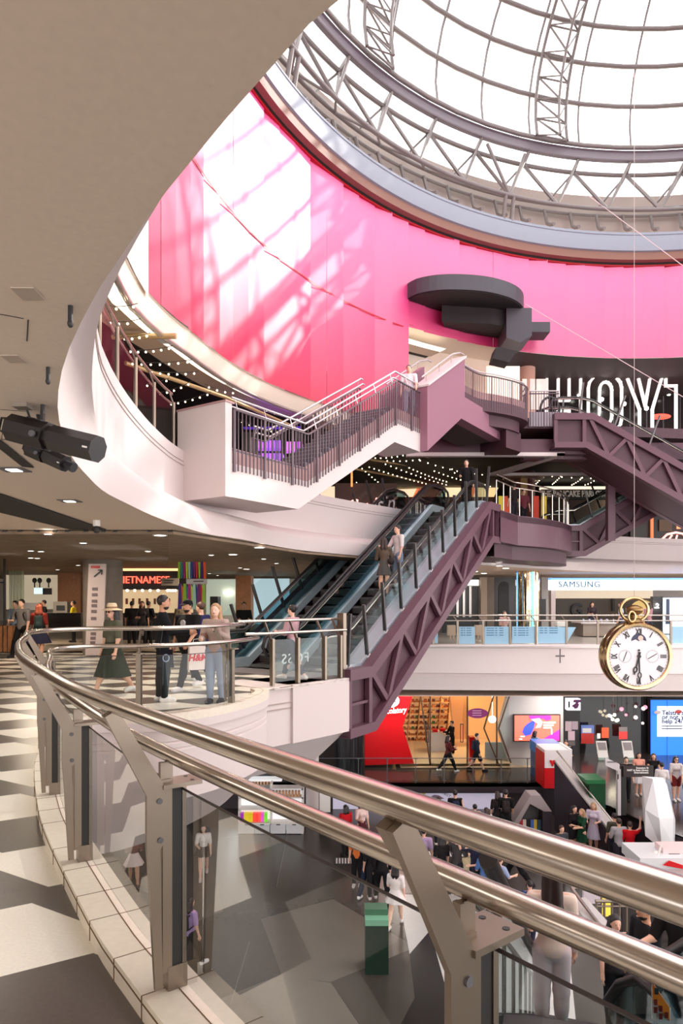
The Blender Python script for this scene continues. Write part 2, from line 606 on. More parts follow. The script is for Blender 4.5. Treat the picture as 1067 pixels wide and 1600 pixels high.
# pale stone polygons in the dark lowest floor
def lp(*uv):
    return [tuple(atz(u, v, ZL))[:2] for u, v in uv]
for poly in (lp((408, 1436), (520, 1405), (650, 1480), (516, 1535), (440, 1524)), lp((346, 1560), (440, 1523), (517, 1536), (560, 1600), (400, 1660), (300, 1640)),
             lp((208, 1385), (290, 1290), (330, 1345), (349, 1425), (305, 1440), (240, 1400)), lp((150, 1322), (190, 1275), (232, 1268), (215, 1318)), lp((60, 1290), (130, 1215), (190, 1220), (140, 1290)),
             lp((660, 1440), (760, 1400), (840, 1420), (760, 1480)), lp((560, 1345), (640, 1335), (700, 1390), (600, 1400))):
    b.prism(poly, ZL - .02, ZL + .004)
struct(b.build('floor_inlay', M_lfloor2))
b = MB()
b.prism(lp((622, 1398), (880, 1398), (905, 1650), (725, 1650), (672, 1454), (640, 1491)), ZL - .02, ZL + .006)
struct(b.build('floor_pale', mat('pale grey floor stone', srgb(206, 204, 202), .3, noise=.03, nscale=6)))
b = MB()
b.prism(lp((640, 1491), (672, 1454), (725, 1650), (600, 1650), (648, 1560)), ZL - .02, ZL + .008)
struct(b.build('floor_black', mat('black polished stone', srgb(26, 26, 28), .2)))
b = MB()
M_fl_line = mat('floor joint steel', srgb(150, 142, 134), .3, .6)
for (a, c) in (((390, 1471), (360, 1570)), ((450, 1300), (432, 1385)), ((343, 1310), (450, 1296))):
    b.bar(atz(*a, ZL + .006), atz(*c, ZL + .006), .02, .004)
struct(b.build('trim_7', M_fl_line))
b = MB()
gp = [(-2.5, 27.4), (8.0, 27.4), (9.6, 24.2), (10.2, 22.0), (11.2, 19.6), (13.2, 18.6), (16, 15.0), (44, 15), (44, 60), (-20, 60), (-20, 27.4)]
b.prism(gp, ZG - .12, ZG)
struct(b.build('floor_shops', M_darkfloor))
b = MB()
for i in range(1, 7):
    a, c = gp[i - 1], gp[i]
    if i == 1:
        continue
    b.slab([(*a, ZG), (*c, ZG), (*c, ZL), (*a, ZL)], (.0, .25, 0))
b.bbox(-20, 8.0, 27.4, 27.6, ZG - .38, ZG + .0)
b.bbox(-20, 8.0, 27.62, 27.9, ZL, ZG)
struct(b.build('wall_step', mat('dark plinth', srgb(56, 46, 52), .4)))
# ================================================================ DRUM WALL
RW = 18.05
M_panel = bpy.data.materials.new('glossy crimson panel')
M_panel.use_nodes = True
nt = M_panel.node_tree
pb = nt.nodes['Principled BSDF']
pb.inputs['Roughness'].default_value = .42
pb.inputs['IOR'].default_value = 1.85
pb.inputs['Specular IOR Level'].default_value = .8
pb.inputs['Coat Weight'].default_value = .0
pb.inputs['Coat Roughness'].default_value = .12
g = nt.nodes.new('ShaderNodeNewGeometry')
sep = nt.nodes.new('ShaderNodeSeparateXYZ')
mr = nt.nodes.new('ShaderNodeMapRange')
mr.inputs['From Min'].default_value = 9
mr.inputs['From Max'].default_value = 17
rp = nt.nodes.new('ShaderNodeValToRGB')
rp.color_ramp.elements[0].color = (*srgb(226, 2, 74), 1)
rp.color_ramp.elements[1].color = (*srgb(234, 66, 150), 1)  # sky reflection painted in: colour turns pinker with height
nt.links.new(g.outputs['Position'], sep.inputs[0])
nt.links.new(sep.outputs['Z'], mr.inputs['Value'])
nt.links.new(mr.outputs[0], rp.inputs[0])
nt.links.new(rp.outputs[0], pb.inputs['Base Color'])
def dp(ang, r, z):
    return Vector((DC[0] + r * math.cos(ang), DC[1] + r * math.sin(ang), z))
def ray_ang(u, r=RW):
    k = (u - CX) / F
    A, B, C_ = 1 + k * k, -2 * (k * DC[0] + DC[1]), DC @ DC - r * r
    y = (-B + math.sqrt(B * B - 4 * A * C_)) / (2 * A)
    return math.atan2(y - DC[1], k * y - DC[0]) % (2 * PI)
zb_tab = [(ray_ang(u), z) for u, z in ((1067, 13.25), (850, 13.25), (700, 13.4), (640, 13.45))]
A_step = ray_ang(637)
A_cream = ray_ang(222)
lowtab = sorted([(ray_ang(u), z) for u, z in ((225, 8.33), (300, 8.71), (350, 8.76), (400, 8.82), (450, 8.9), (490, 8.97), (637, 9.1))])
def zbot(an):
    if an < A_step - 1e-6:
        return 13.3
    return float(np.interp(an, [t[0] for t in lowtab], [t[1] for t in lowtab]))
ZT, SEAM = 17.72, 13.2
b = MB()
NP_ = 118
dA = 2 * PI / NP_
rr = random.Random(3)
k0 = A_step
edges = [k0 + dA * i for i in range(NP_)]
for i in range(NP_):
    a0, a1 = edges[i], edges[i] + dA
    an = (a0 + a1) / 2
    anw = an % (2 * PI)
    zl = zbot(anw)
    if anw > A_cream:
        zl = 13.3
    j0, j1 = rr.uniform(-.05, .05), rr.uniform(-.05, .05)
    zs = [zl, SEAM, ZT] if zl < SEAM else [zl, ZT]
    for q in range(len(zs) - 1):
        t0, t1 = rr.uniform(-.012, .012), rr.uniform(-.012, .012)
        n = len(b.v)
        zA = zs[q]
        zA0 = zbot((a0 + 1e-4) % (2 * PI)) if q == 0 and zl < SEAM else zA
        zA1 = zbot((a1 - 1e-4) % (2 * PI)) if q == 0 and zl < SEAM else zA
        b.quad(dp(a0, RW + j0 - .03, zA0), dp(a1, RW + j1 + .03, zA1), dp(a1, RW + j1 + .03 + t1, zs[q + 1]), dp(a0, RW + j0 - .03 + t0, zs[q + 1]))
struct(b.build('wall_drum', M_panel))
b = MB()
M_crim = mat('crimson edge', srgb(190, 14, 30), .4)
aa = np.linspace(0, 2 * PI, 160)
loft(b, [[dp(a, RW - .06, ZT + .06) for a in aa], [dp(a, RW - .06, ZT - .06) for a in aa], [dp(a, RW + .1, ZT - .1) for a in aa]])
loft(b, [[dp(a, RW - .035, SEAM + .025) for a in np.linspace(A_step, A_cream, 50)], [dp(a, RW - .035, SEAM - .025) for a in np.linspace(A_step, A_cream, 50)]])
struct(b.build('trim_8', M_crim))
# cream strip and white soffit below the left part of the drum wall, with a cove
b = MB()
a2 = np.linspace(A_step, A_cream + .55, 60)
lo = [zbot(a) if a < A_cream else 8.25 for a in a2]
loft(b, [[dp(a, RW + .02, z) for a, z in zip(a2, lo)], [dp(a, RW + .06, z - .03) for a, z in zip(a2, lo)], [dp(a, RW + .08, z - .3) for a, z in zip(a2, lo)], [dp(a, RW + .14, z - .55) for a, z in zip(a2, lo)], [dp(a, RW + .2, z - .52) for a, z in zip(a2, lo)]])
a3 = np.linspace(A_cream - dA * .5, A_cream + .55, 12)
loft(b, [[dp(a, RW, 8.25) for a in a3], [dp(a, RW, 17.7) for a in a3]])
struct(b.build('ceiling_cove', M_cream, smooth=40))
# white wall behind the cinema balcony, right of the step
b = MB()
a4 = np.linspace(A_step, ray_ang(800), 20)
loft(b, [[dp(a, RW + 1.6, 8.7) for a in a4], [dp(a, RW + 1.6, 13.3) for a in a4], [dp(a, RW, 13.4) for a in a4]])
b.quad(dp(A_step, RW, 8.7), dp(A_step, RW + 1.6, 8.7), dp(A_step, RW + 1.6, 13.4), dp(A_step, RW, 13.4))
struct(b.build('wall_cinema', M_cream))
# dark soffit from the drum wall back over the cinema front
b = MB()
a5 = np.linspace(ray_ang(800), ray_ang(1067) - .5, 30)
M_soff = mat('dark brown soffit', srgb(66, 52, 52), .6)
loft(b, [[dp(a, RW, 13.28) for a in a5], [dp(a, RW + 7, 13.28) for a in a5]])
struct(b.build('ceiling_cinema', M_soff))
# ---- annular ceiling of the upper floor: pale ring, glowing panels, beige ring, black void
a6 = np.linspace(ray_ang(700), A_cream + .7, 70)
def zsoft(a):
    return (zbot(a) if a < A_cream else 8.25) - .5
b = MB()
loft(b, [[dp(a, RW + .55, zsoft(a) + .05) for a in a6], [dp(a, RW + 1.25, zsoft(a) + .05) for a in a6]], 0)
struct(b.build('ceiling_ring', mat('beige ceiling ring', srgb(216, 200, 182), .7)))
b = MB()
for i in range(len(a6) - 1):
    if i % 9 == 8:
        continue
    q = (a6[i], a6[i] + (a6[i + 1] - a6[i]) * .97)
    b.quad(dp(q[0], RW + .14, zsoft(q[0]) + .06), dp(q[1], RW + .14, zsoft(q[1]) + .06), dp(q[1], RW + .56, zsoft(q[1]) + .06), dp(q[0], RW + .56, zsoft(q[0]) + .06))
M_glow = mat('glowing ceiling panel', (1, .93, .8), .5, emit=(1, .9, .74), es=1.6)
struct(b.build('ceiling_light_band', M_glow))
b = MB()
loft(b, [[dp(a, RW + 1.2, zsoft(a) + .1) for a in a6], [dp(a, RW + 60, zsoft(a) + .1) for a in a6]])
struct(b.build('ceiling_void', M_dark))
# ---- unseen roof ring added to block low sun from under the drum
b = MB()
loft(b, [[dp(a, RW + .1, ZT + .3) for a in aa], [dp(a, 55, ZT + .3) for a in aa]])
struct(b.build('sun_block_roof', M_cream))
# ================================================================ RINGS AND DOME
def ring_profile(name, prof, m, n=180, smooth=30):
    b = MB()
    aa = np.linspace(0, 2 * PI, n + 1)
    loft(b, [[dp(a, r, z + EYE) for a in aa] for r, z in prof])
    return b.build(name, m, smooth=smooth)
M_ringw = mat('cream ring wall', srgb(178, 164, 156), .6)
struct(ring_profile('trim_9', [(17.97, 16.0), (17.97, 16.12), (18.05, 16.14)], M_black))
struct(ring_profile('trim_10', [(17.95, 16.08), (17.72, 16.12), (17.70, 16.46), (17.8, 16.48)], M_brown))
struct(ring_profile('trim_11', [(17.72, 16.45), (17.62, 16.5), (17.58, 16.9), (17.60, 17.2), (17.57, 17.22), (17.57, 17.27), (17.62, 17.29), (17.62, 17.36), (18.1, 17.38), (18.1, 16.5)], M_bluegrey))
struct(ring_profile('wall_ring', [(19.0, 17.2), (19.0, 19.85), (19.2, 19.9)], M_ringw))
struct(ring_profile('trim_12', [(18.96, 17.8), (18.94, 17.86), (18.96, 17.92)], mat('orange strip', srgb(226, 110, 70), .5)))
M_beam = mat('mauve grey beam', srgb(132, 124, 132), .42)
ND = 44
dT = 2 * PI / ND
A0 = ray_ang(987, 17.7)
truss = thing('ring_truss', 'grey tubular ring truss running round the foot of the glass dome', 'truss', (DC[0], DC[1], 0))
def L(p):
    return Vector(p) - Vector((DC[0], DC[1], 0))
aa = np.linspace(0, 2 * PI, 177)
b = MB()
pr = [(17.75, 20.82), (17.95, 20.82), (17.95, 20.86), (17.82, 20.88), (17.82, 21.22), (17.95, 21.24), (17.95, 21.28), (17.72, 21.28), (17.72, 21.24), (17.79, 21.22), (17.79, 20.88), (17.72, 20.86), (17.75, 20.82)]
loft(b, [[L(dp(a, r, z + EYE)) for a in aa] for r, z in pr])
b.build('ring_beam', M_beam, truss)
b = MB()
for i in range(ND * 2):
    a = A0 + dT * (i + .5) / 2
    for r_ in (0, .05):
        b.bar(L(dp(a + r_ / 18, 17.86, 21.28 + EYE)), L(dp(a + r_ / 18, 17.86, 21.36 + EYE)), .02, .02, up=(1, 0, 0))
b.build('bolt_row', M_grey, truss)
RC, HC = 17.5, 18.35           # lower chord
RB, HB = 18.35, 20.6           # back chord
def ring_tube(r, h, rad, name, m=M_steel_l):
    b = MB()
    b.tube([L(dp(a, r, h + EYE)) for a in aa[:-1]], rad, 8, closed=True)
    return b.build(name, m, truss, smooth=60)
M_tube = mat('pale grey tube', srgb(128, 120, 118), .4)
ring_tube(RC, HC, .095, 'lower_chord', M_tube)
ring_tube(RB, HB - .1, .1, 'upper_chord', M_tube)
ring_tube(18.55, 19.0, .09, 'back_chord', M_tube)
ring_tube(18.75, 18.75, .07, 'back_chord', M_tube)
def seen(a):
    a = math.atan2(math.sin(a), math.cos(a))
    return math.radians(60) < a < math.radians(178)
for i in range(ND):
    a = A0 + dT * i
    vis = seen(a)
    b = MB()
    top = L(dp(a, 17.85, 20.85 + EYE))
    mid = L(dp(a + dT / 2, RC, HC + EYE))
    mid0 = L(dp(a - dT / 2, RC, HC + EYE))
    bk = L(dp(a, RB, HB - .1 + EYE))
    b.bar(top + Vector((0, 0, .0)), bk, .1, .16)
    b.tube([top, mid], .065, 6)
    b.tube([bk, mid0], .085, 6)
    b.tube([bk, mid], .06, 6)
    b.tube([mid, L(dp(a + dT, 18.55, 19.0 + EYE))], .055, 6)
    b.tube([mid, L(dp(a, 18.55, 19.0 + EYE))], .055, 6)
    b.tube([bk, L(dp(a + dT * .5, 18.55, 19.0 + EYE))], .05, 6)
    b.build('diagonal', M_tube, truss, smooth=60)
    if i % 5 == 2:
        b = MB()
        for da in (-.012, .012):
            b.tube([L(dp(a + dT / 2 + da, RC, HC + EYE)), L(dp(a + dT / 2 + da, 17.7, 17.3 + EYE))], .09, 8)
        b.tube([L(dp(a + dT / 2, RC, HC + EYE)), L(dp(a + dT * .9, 17.8, 20.6 + EYE))], .08, 8)
        b.tube([L(dp(a + dT / 2, RC, HC + EYE)), L(dp(a + dT * .1, 17.8, 20.6 + EYE))], .08, 8)
        b.build('strut', M_tube, truss, smooth=60)
    for q in (0, .5):
        if True:
            b = MB()
            aq = a + dT * q
            b.tube([L(dp(aq, 18.7, 18.75 + EYE)), L(dp(aq, 18.55, 18.3 + EYE)), L(dp(aq, 18.45, 18.0 + EYE)), L(dp(aq, 18.15, 17.75 + EYE)), L(dp(aq, 17.8, 17.62 + EYE))], .085, 6)
            b.build('bracket', M_tube, truss, smooth=60)
# ---- dome
dome = thing('glass_dome', 'white glazed dome over the atrium with ring tubes and radial bars', 'dome', (DC[0], DC[1], 0))
def dm(phi):
    return 17.8 * math.cos(phi), 22.5 + 9 * math.sin(phi)
phis = [math.radians(x) for x in (-7.2, 5.4, 15, 22.6, 30, 38, 46, 55, 65, 78)]
for p in phis:
    r, h = dm(p)
    b = MB()
    n = 66
    b.tube([L(dp(2 * PI * i / n, r, h + EYE)) for i in range(n)], .1, 8, closed=True)
    b.build('ring_tube', M_tube, dome, smooth=60)
for i in range(ND):
    a = A0 + dT * i
    b = MB()
    pts = [L(dp(a, *[x + d for x, d in zip(dm(p), (.1, EYE + .03))])) for p in np.linspace(phis[0], phis[-1], 14)]
    b.tube(pts, .055, 4)
    b.build('radial_bar', M_grey, dome)
b = MB()
n = 88
pg = np.linspace(phis[0], math.radians(88), 14)
loft(b, [[L(dp(2 * PI * i / n, dm(p)[0] + .14, dm(p)[1] + EYE + .05)) for i in range(n)] for p in pg], close=True)
loft(b, [[L(dp(2 * PI * i / n, r, h + EYE)) for i in range(n)] for r, h in ((19.05, 19.88), (18.7, 20.6), (17.85, 21.5))], close=True)
b.build('glazing', M_dome, dome, smooth=60)
# radial lattice trusses under the glass
at1 = ray_ang(859, 17.6)
at2 = ray_ang(588, 17.6)
span = at1 - at2
for k in range(-4, 9):
    a = at1 - span * k
    if math.cos(a - at1) < -2:
        continue
    t = bpy.data.objects.new('lattice_truss', None)
    COL.objects.link(t)
    t.parent = dome
    ph = np.linspace(phis[0], math.radians(70), 15)
    wv = .78
    def P3(p, side):
        r, h = dm(p)
        if side == 0:
            return L(dp(a, r - .95, h + EYE - .35))
        rr_ = r - .25
        return L(dp(a + side * wv / 17.6, rr_ if rr_ > .3 else .3, h + EYE - .05))
    for side, nm in ((-1, 'chord'), (1, 'chord'), (0, 'chord')):
        b = MB()
        b.tube([P3(p, side) for p in ph], .075 if side else .06, 8)
        b.build(nm, M_tube, t, smooth=60)
    b = MB()
    for i in range(len(ph) - 1):
        b.tube([P3(ph[i], -1), P3(ph[i], 1)], .045, 6)
        b.tube([P3(ph[i], -1), P3(ph[i + 1], 1)], .045, 6)
        b.tube([P3(ph[i], 0), P3(ph[i + 1], -1)], .035, 6)
        b.tube([P3(ph[i], 0), P3(ph[i], 1)], .035, 6)
        b.tube([P3(ph[i], 0), P3(ph[i + 1], 1)], .035, 6)
    b.build('lacing', M_tube, t, smooth=60)
# ================================================================ NEAR BALUSTRADE
def arclen(pts):
    d = [0.]
    for i in range(1, len(pts)):
        d.append(d[-1] + float(np.linalg.norm(np.array(pts[i]) - np.array(pts[i - 1]))))
    return d
MID = offset_curve(V1, .13)
DMID = arclen(MID)
def along(s):
    x = np.interp(s, DMID, [p[0] for p in MID]); y = np.interp(s, DMID, [p[1] for p in MID])
    e = .06
    t = np.array((np.interp(s + e, DMID, [p[0] for p in MID]) - np.interp(s - e, DMID, [p[0] for p in MID]), np.interp(s + e, DMID, [p[1] for p in MID]) - np.interp(s - e, DMID, [p[1] for p in MID])))
    t /= np.linalg.norm(t) + 1e-9
    return np.array((x, y)), t, np.array((t[1], -t[0]))      # point, tangent, normal to the void
bal = thing('balustrade', 'curved stainless steel and glass balustrade with two round handrails on the near kerb', 'balustrade')
s0 = float(np.interp(0, range(1), [0]))
def s_at(p):
    i = int(np.argmin([np.linalg.norm(q - np.array(p)) for q in MID]))
    return DMID[i]
S_ref = s_at((-.70, 2.77))
S_first, S_last = s_at((2.6, -1.1)), s_at((-1.42, 11.9))
def rail_path(off, z, sa, sb, n):
    pts = []
    for s in np.linspace(sa, sb, n):
        p, t, nn = along(s)
        q = p + nn * off
        pts.append(np.array((q[0], q[1], z)))
    # smooth
    for _ in range(6):
        pts = [pts[0]] + [(pts[i - 1] + 2 * pts[i] + pts[i + 1]) / 4 for i in range(1, len(pts) - 1)] + [pts[-1]]
    return pts
for off, z, nm in ((-.25, 1.31, 'handrail'), (.0, 1.07, 'handrail')):
    b = MB()
    b.tube(rail_path(off, z, S_first, S_last, 220), .033 if z > 1.2 else .031, 18)
    b.build(nm, M_steel, bal, smooth=60)
def make_post(loc, nn, parent, hgt=1.0):
    """post standing on the kerb; x axis = towards the void, y = along the kerb"""
    e = bpy.data.objects.new('post', None)
    COL.objects.link(e)
    e.parent = parent
    e.location = (loc[0], loc[1], .1)
    e.rotation_euler = (0, 0, math.atan2(nn[1], nn[0]))
    return e
def bolt(b, x, z, y):
    b.cyl((x, y, z), (x, y - .006, z), .012, 12)
b_body, b_arm, b_cap, b_bolt, b_base, b_gas, b_hole = MB(), MB(), MB(), MB(), MB(), MB(), MB()
b_base.box((.02, 0, .05), (.085, .075, .10))
for yy_ in (-.03, .03):
    b_body.bbox(-.045, -.004, yy_ - .006, yy_ + .006, .08, .84)
b_body.bbox(-.05, -.035, -.03, .03, .08, .84)
b_body.bbox(-.045, -.030, -.012, .012, .8, .945)
b_gas.bbox(-.004, .04, -.03, .03, .1, .845)
b_body.bbox(.042, .060, -.034, .034, .02, .845)
b_cap.bbox(-.05, .12, -.06, .06, .845, .862)
b_hole.cyl((0, 0, .8625), (0, 0, .8635), .009, 10)
arm = [(-.285, 1.165), (-.235, 1.19), (-.05, .87), (-.036, .80), (-.036, .64), (-.062, .60), (-.05, .03), (-.082, .03), (-.112, .55), (-.118, .62), (-.118, .83)]
b_arm.slab([(x, -.052, z) for x, z in arm], (0, .02, 0))
b_arm.slab([(-.285, -.03, 1.165), (-.235, -.03, 1.19), (-.205, -.03, 1.13), (-.245, -.03, 1.10)], (0, .03, 0))
bolt(b_bolt, -.065, .80, -.052)
bolt(b_bolt, -.062, .64, -.052)
b_sup = MB()
b_sup.bbox(-.03, .01, -.008, .008, .86, .945)
b_sup.bbox(-.045, .0, -.02, .02, .86, .875)
protos = {}
npost = 0
POSTS = []
s = S_ref - 1.66 * 2
while s < S_last + .1:
    p, t, nn = along(s)
    POSTS.append(s)
    e = make_post(p, nn, bal)
    for nm, mb_, m_ in (('base_shoe', b_base, M_steel_d), ('channel', b_body, M_steel_d), ('gasket', b_gas, M_black), ('cap_plate', b_cap, M_steel_d), ('bracket_arm', b_arm, M_steel_d), ('bolt', b_bolt, M_grey_d), ('bolt_hole', b_hole, M_black), ('rail_support', b_sup, M_steel_d)):
        if nm not in protos:
            protos[nm] = mb_.build(nm, m_, e).data
        else:
            o = bpy.data.objects.new(nm, protos[nm])
            COL.objects.link(o)
            o.parent = e
    for hx, hy in ((.085, -.035), (.085, .035)):
        o = bpy.data.objects.new('bolt_hole', protos['bolt_hole'])
        COL.objects.link(o)
        o.parent = e
        o.location = (hx, hy, 0)
    s += 1.66
# glass panes between the posts
M_gedge = mat('dark glass edge', srgb(70, 62, 60), .3, .3)
for i in range(len(POSTS) - 1):
    b, e2 = MB(), MB()
    ss = np.linspace(POSTS[i] + .035, POSTS[i + 1] - .035, 12)
    lo_, hi_ = [], []
    for s in ss:
        p, t, nn = along(s)
        q = p + nn * .043
        lo_.append((q[0], q[1], .13)); hi_.append((q[0], q[1], .93))
    loft(b, [lo_, hi_])
    e2.tube(hi_, .006, 4)
    pn = b.build('glass_pane', M_glass, bal, smooth=40)
    e2.build('top_edge', M_gedge, pn)
# ---- straight balustrade in front of the escalator foot
bal2 = thing('balustrade', 'straight steel and glass balustrade in front of the escalator foot', 'balustrade')
def bq(s, n, z):
    p = BX0 + dv * s + nv * n
    return Vector((p[0], p[1], z))
for off, z in ((-.33, 1.31), (-.1, 1.07)):
    b = MB()
    b.tube([bq(-.35, off - .1, z), bq(0, off, z), bq(Lb * .5, off, z), bq(Lb, off, z)], .03, 12)
    b.build('handrail', M_steel, bal2, smooth=60)
b = MB()
b.obox(bq(Lb - .02, -.2, .72), (*(dv * .05), 0), (*(nv * .09), 0), (0, 0, .72))
b.build('end_post', M_steel_d, bal2)
sp = [.25, .95, 1.75, 2.25]
for s in sp:
    b = MB()
    b.obox(bq(s, -.1, .5), (*(dv * .03), 0), (*(nv * .045), 0), (0, 0, .46))
    e = b.build('post', M_steel_d, bal2)
    b = MB()
    b.bar(bq(s, -.12, .9), bq(s, -.33, 1.29), .02, .05)
    b.build('bracket_arm', M_steel_d, e)
for i in range(len(sp) - 1):
    b = MB()
    b.slab([bq(sp[i] + .05, -.1, .1), bq(sp[i + 1] - .05, -.1, .1), bq(sp[i + 1] - .05, -.1, .94), bq(sp[i] + .05, -.1, .94)], (*(nv * -.01), 0))
    b.build('glass_pane', M_glass, bal2)
# ================================================================ STAIR UP TO THE CINEMA FLOOR
SA = np.array((.558, .83)); SB = np.array((.83, -.558))
SC = np.array((-2.3, 13.55))
def sp_(s, n, z):
    p = SC + SA * s + SB * n
    return Vector((p[0], p[1], z))
def sv(n):
    return (SB[0] * n, SB[1] * n, 0)
M_kick = mat('dusty pink kick plate', srgb(178, 140, 140), .5)
M_bal = mat('dark mauve baluster', srgb(92, 76, 84), .45)
M_rail_l = mat('pale rail', srgb(196, 186, 190), .35, .4)
M_step = mat('slate stair tread', srgb(104, 102, 116), .5)
M_nose = mat('pale stair nosing', srgb(170, 166, 176), .5)
stair = thing('staircase', 'white sided staircase with dark bar railings climbing to the cinema balcony', 'stairs')
SW = 1.25
Z25 = 7.13
b = MB()
side = [(0, 3.79), (2.35, 3.79), (6.8, 6.17), (8.4, 6.17), (8.4, Z25 - .28), (6.95, Z25 - .28), (2.72, Z2 - .28), (0, Z2 - .28)]
b.slab([sp_(s, 0, z) for s, z in side], sv(-SW))
b.build('stringer', M_white, stair)
b = MB()
kp = [(.18, Z2 - .28), (2.72, Z2 - .28), (6.95, Z25 - .28), (8.4, Z25 - .28), (8.4, Z25 + .03), (6.85, Z25 + .03), (2.62, Z2 + .03), (.18, Z2 + .03)]
b.slab([sp_(s, -.01, z) for s, z in kp], sv(-.04))
b.build('kick_plate', M_kick, stair)
b = MB()
b.slab([sp_(s, -SW + .05, z) for s, z in kp], sv(-.04))
b.build('kick_plate', M_kick, stair)
b = MB()
b.slab([sp_(0, 0, Z2 - .02), sp_(2.7, 0, Z2 - .02), sp_(2.7, -SW, Z2 - .02), sp_(0, -2.2, Z2 - .02)], (0, 0, .03))
b.build('landing', M_step, stair)
b = MB()
b.slab([sp_(6.85, -.05, Z25 - .02), sp_(8.5, -.05, Z25 - .02), sp_(8.5, -SW, Z25 - .02), sp_(6.85, -SW, Z25 - .02)], (0, 0, .03))
b.build('landing', M_step, stair)
for i in range(14):
    s, z = 2.7 + .3 * i, Z2 + .17 * i
    b, e = MB(), MB()
    b.slab([sp_(s, -.05, z), sp_(s + .32, -.05, z + .0), sp_(s + .32, -.05, z + .17), sp_(s, -.05, z + .17)], sv(-SW + .1))
    e.slab([sp_(s - .01, -.05, z + .172), sp_(s + .035, -.05, z + .172), sp_(s + .035, -.05, z + .158), sp_(s - .01, -.05, z + .158)], sv(-SW + .1))
    st = b.build('step', M_step, stair)
    e.build('nosing', M_nose, st)
def zfl(s):
    return Z2 if s < 2.7 else Z2 + (s - 2.7) * 2.38 / 4.2 if s < 6.9 else Z25
def stair_rail(n, s0_, s1_, step, inn):
    rl = bpy.data.objects.new('railing', None); COL.objects.link(rl); rl.parent = stair
    ks = [s0_] + [k for k in (2.7, 6.9) if s0_ < k < s1_] + [s1_]
    b = MB()
    for i in range(len(ks) - 1):
        b.bar(sp_(ks[i], n, zfl(ks[i]) + .8), sp_(ks[i + 1], n, zfl(ks[i + 1]) + .8), .05, .03)
    b.build('top_rail', M_bal, rl)
    b = MB()
    pts = [sp_(k, n + inn * .08, zfl(k) + 1.06) for k in ks]
    b.tube(pts, .026, 8)
    m = int((s1_ - s0_) / .9)
    for j in range(m + 1):
        s = s0_ + .1 + j * .9
        b.tube([sp_(s, n, zfl(s) + .8), sp_(s, n + inn * .08, zfl(s) + 1.06)], .010, 5)
    b.build('handrail', M_rail_l, rl, smooth=60)
    b = MB()
    pts = [sp_(k, n + inn * .14, zfl(k) + .9) for k in ks]
    b.tube(pts, .022, 8)
    b.build('handrail', M_rail_l, rl, smooth=60)
    nb = int((s1_ - s0_) / step)
    for j in range(nb + 1):
        s = s0_ + j * step
        b = MB()
        th = j % 8 == 0
        b.slab([sp_(s - (.03 if th else .011), n - .012, zfl(s) - .42 - (.03 if th else 0)), sp_(s + (.03 if th else .011), n - .012, zfl(s) - .42 - (.03 if th else 0)), sp_(s + (.03 if th else .011), n - .012, zfl(s) + .8), sp_(s - (.03 if th else .011), n - .012, zfl(s) + .8)], sv(.03 if th else .022))
        b.build('baluster', M_bal, rl)
stair_rail(.03, .22, 8.3, .118, -1)
stair_rail(-SW - .02, 2.2, 7.0, .16, 1)
# solid white parapet at the foot of the stair
b = MB()
b.slab([sp_(-.02, .012, 3.785), sp_(.17, .012, 3.785), sp_(.17, .012, 5.66), sp_(-.02, .012, 5.66)], sv(-1.36))

b.build('parapet', M_white, stair)
b = MB()
b.slab([sp_(-.03, .03, 5.66), sp_(.23, .03, 5.66), sp_(.23, .03, 5.70), sp_(-.03, .03, 5.70)], sv(-1.4))
b.build('coping', M_kick, stair)
# ---- mauve flight and balcony
fl = thing('stair_flight', 'mauve walled upper stair flight with sloping parapet reaching the cinema balcony', 'stairs')
b = MB()
w = [(8.35, 6.17), (8.35, 8.10), (11.08, 9.74), (11.08, 8.45), (14.4, 8.45), (14.4, 7.65), (10.8, 7.68)]
b.slab([sp_(s, .24, z) for s, z in w], sv(-.42))
b.build('side_wall', M_purpwall, fl)
b = MB()
b.slab([sp_(s, -.18, z) for s, z in [(8.4, 6.17), (10.8, 7.68), (14.4, 7.65), (14.4, 8.6), (11.1, 8.7), (8.4, 7.1)]], sv(-1.3))
b.build('soffit', M_soff, fl)
b = MB()
b.slab([sp_(s, .30, z) for s, z in [(8.33, 8.10), (11.1, 9.76), (11.1, 9.82), (8.33, 8.16)]], sv(-.54))
b.build('coping', M_white, fl)
for n in (0.02, -1.2):
    b = MB()
    b.tube([sp_(8.4, n, 8.42), sp_(10.6, n, 9.78), sp_(11.2, n, 10.0), sp_(11.5, n, 10.02)], .025, 8)
    for s in (8.7, 9.6, 10.5):
        zz_ = 8.42 + (s - 8.4) * .618
        b.tube([sp_(s, n, zz_), sp_(s, n, zz_ - .3)], .012, 6)
    b.build('handrail', M_rail_l, fl, smooth=60)
b = MB()
b.slab([sp_(s, -1.25, z) for s, z in [(8.35, 7.0), (8.35, 8.10), (11.08, 9.74), (11.08, 8.45)]], sv(-.2))
b.build('far_wall', M_purpwall, fl)
for i in range(9):
    b = MB()
    s, z = 8.5 + .29 * i, Z25 + .18 * i
    b.slab([sp_(s, -.2, z), sp_(s + .3, -.2, z), sp_(s + .3, -.2, z + .18), sp_(s, -.2, z + .18)], sv(-1.05))
    b.build('step', M_step, fl)
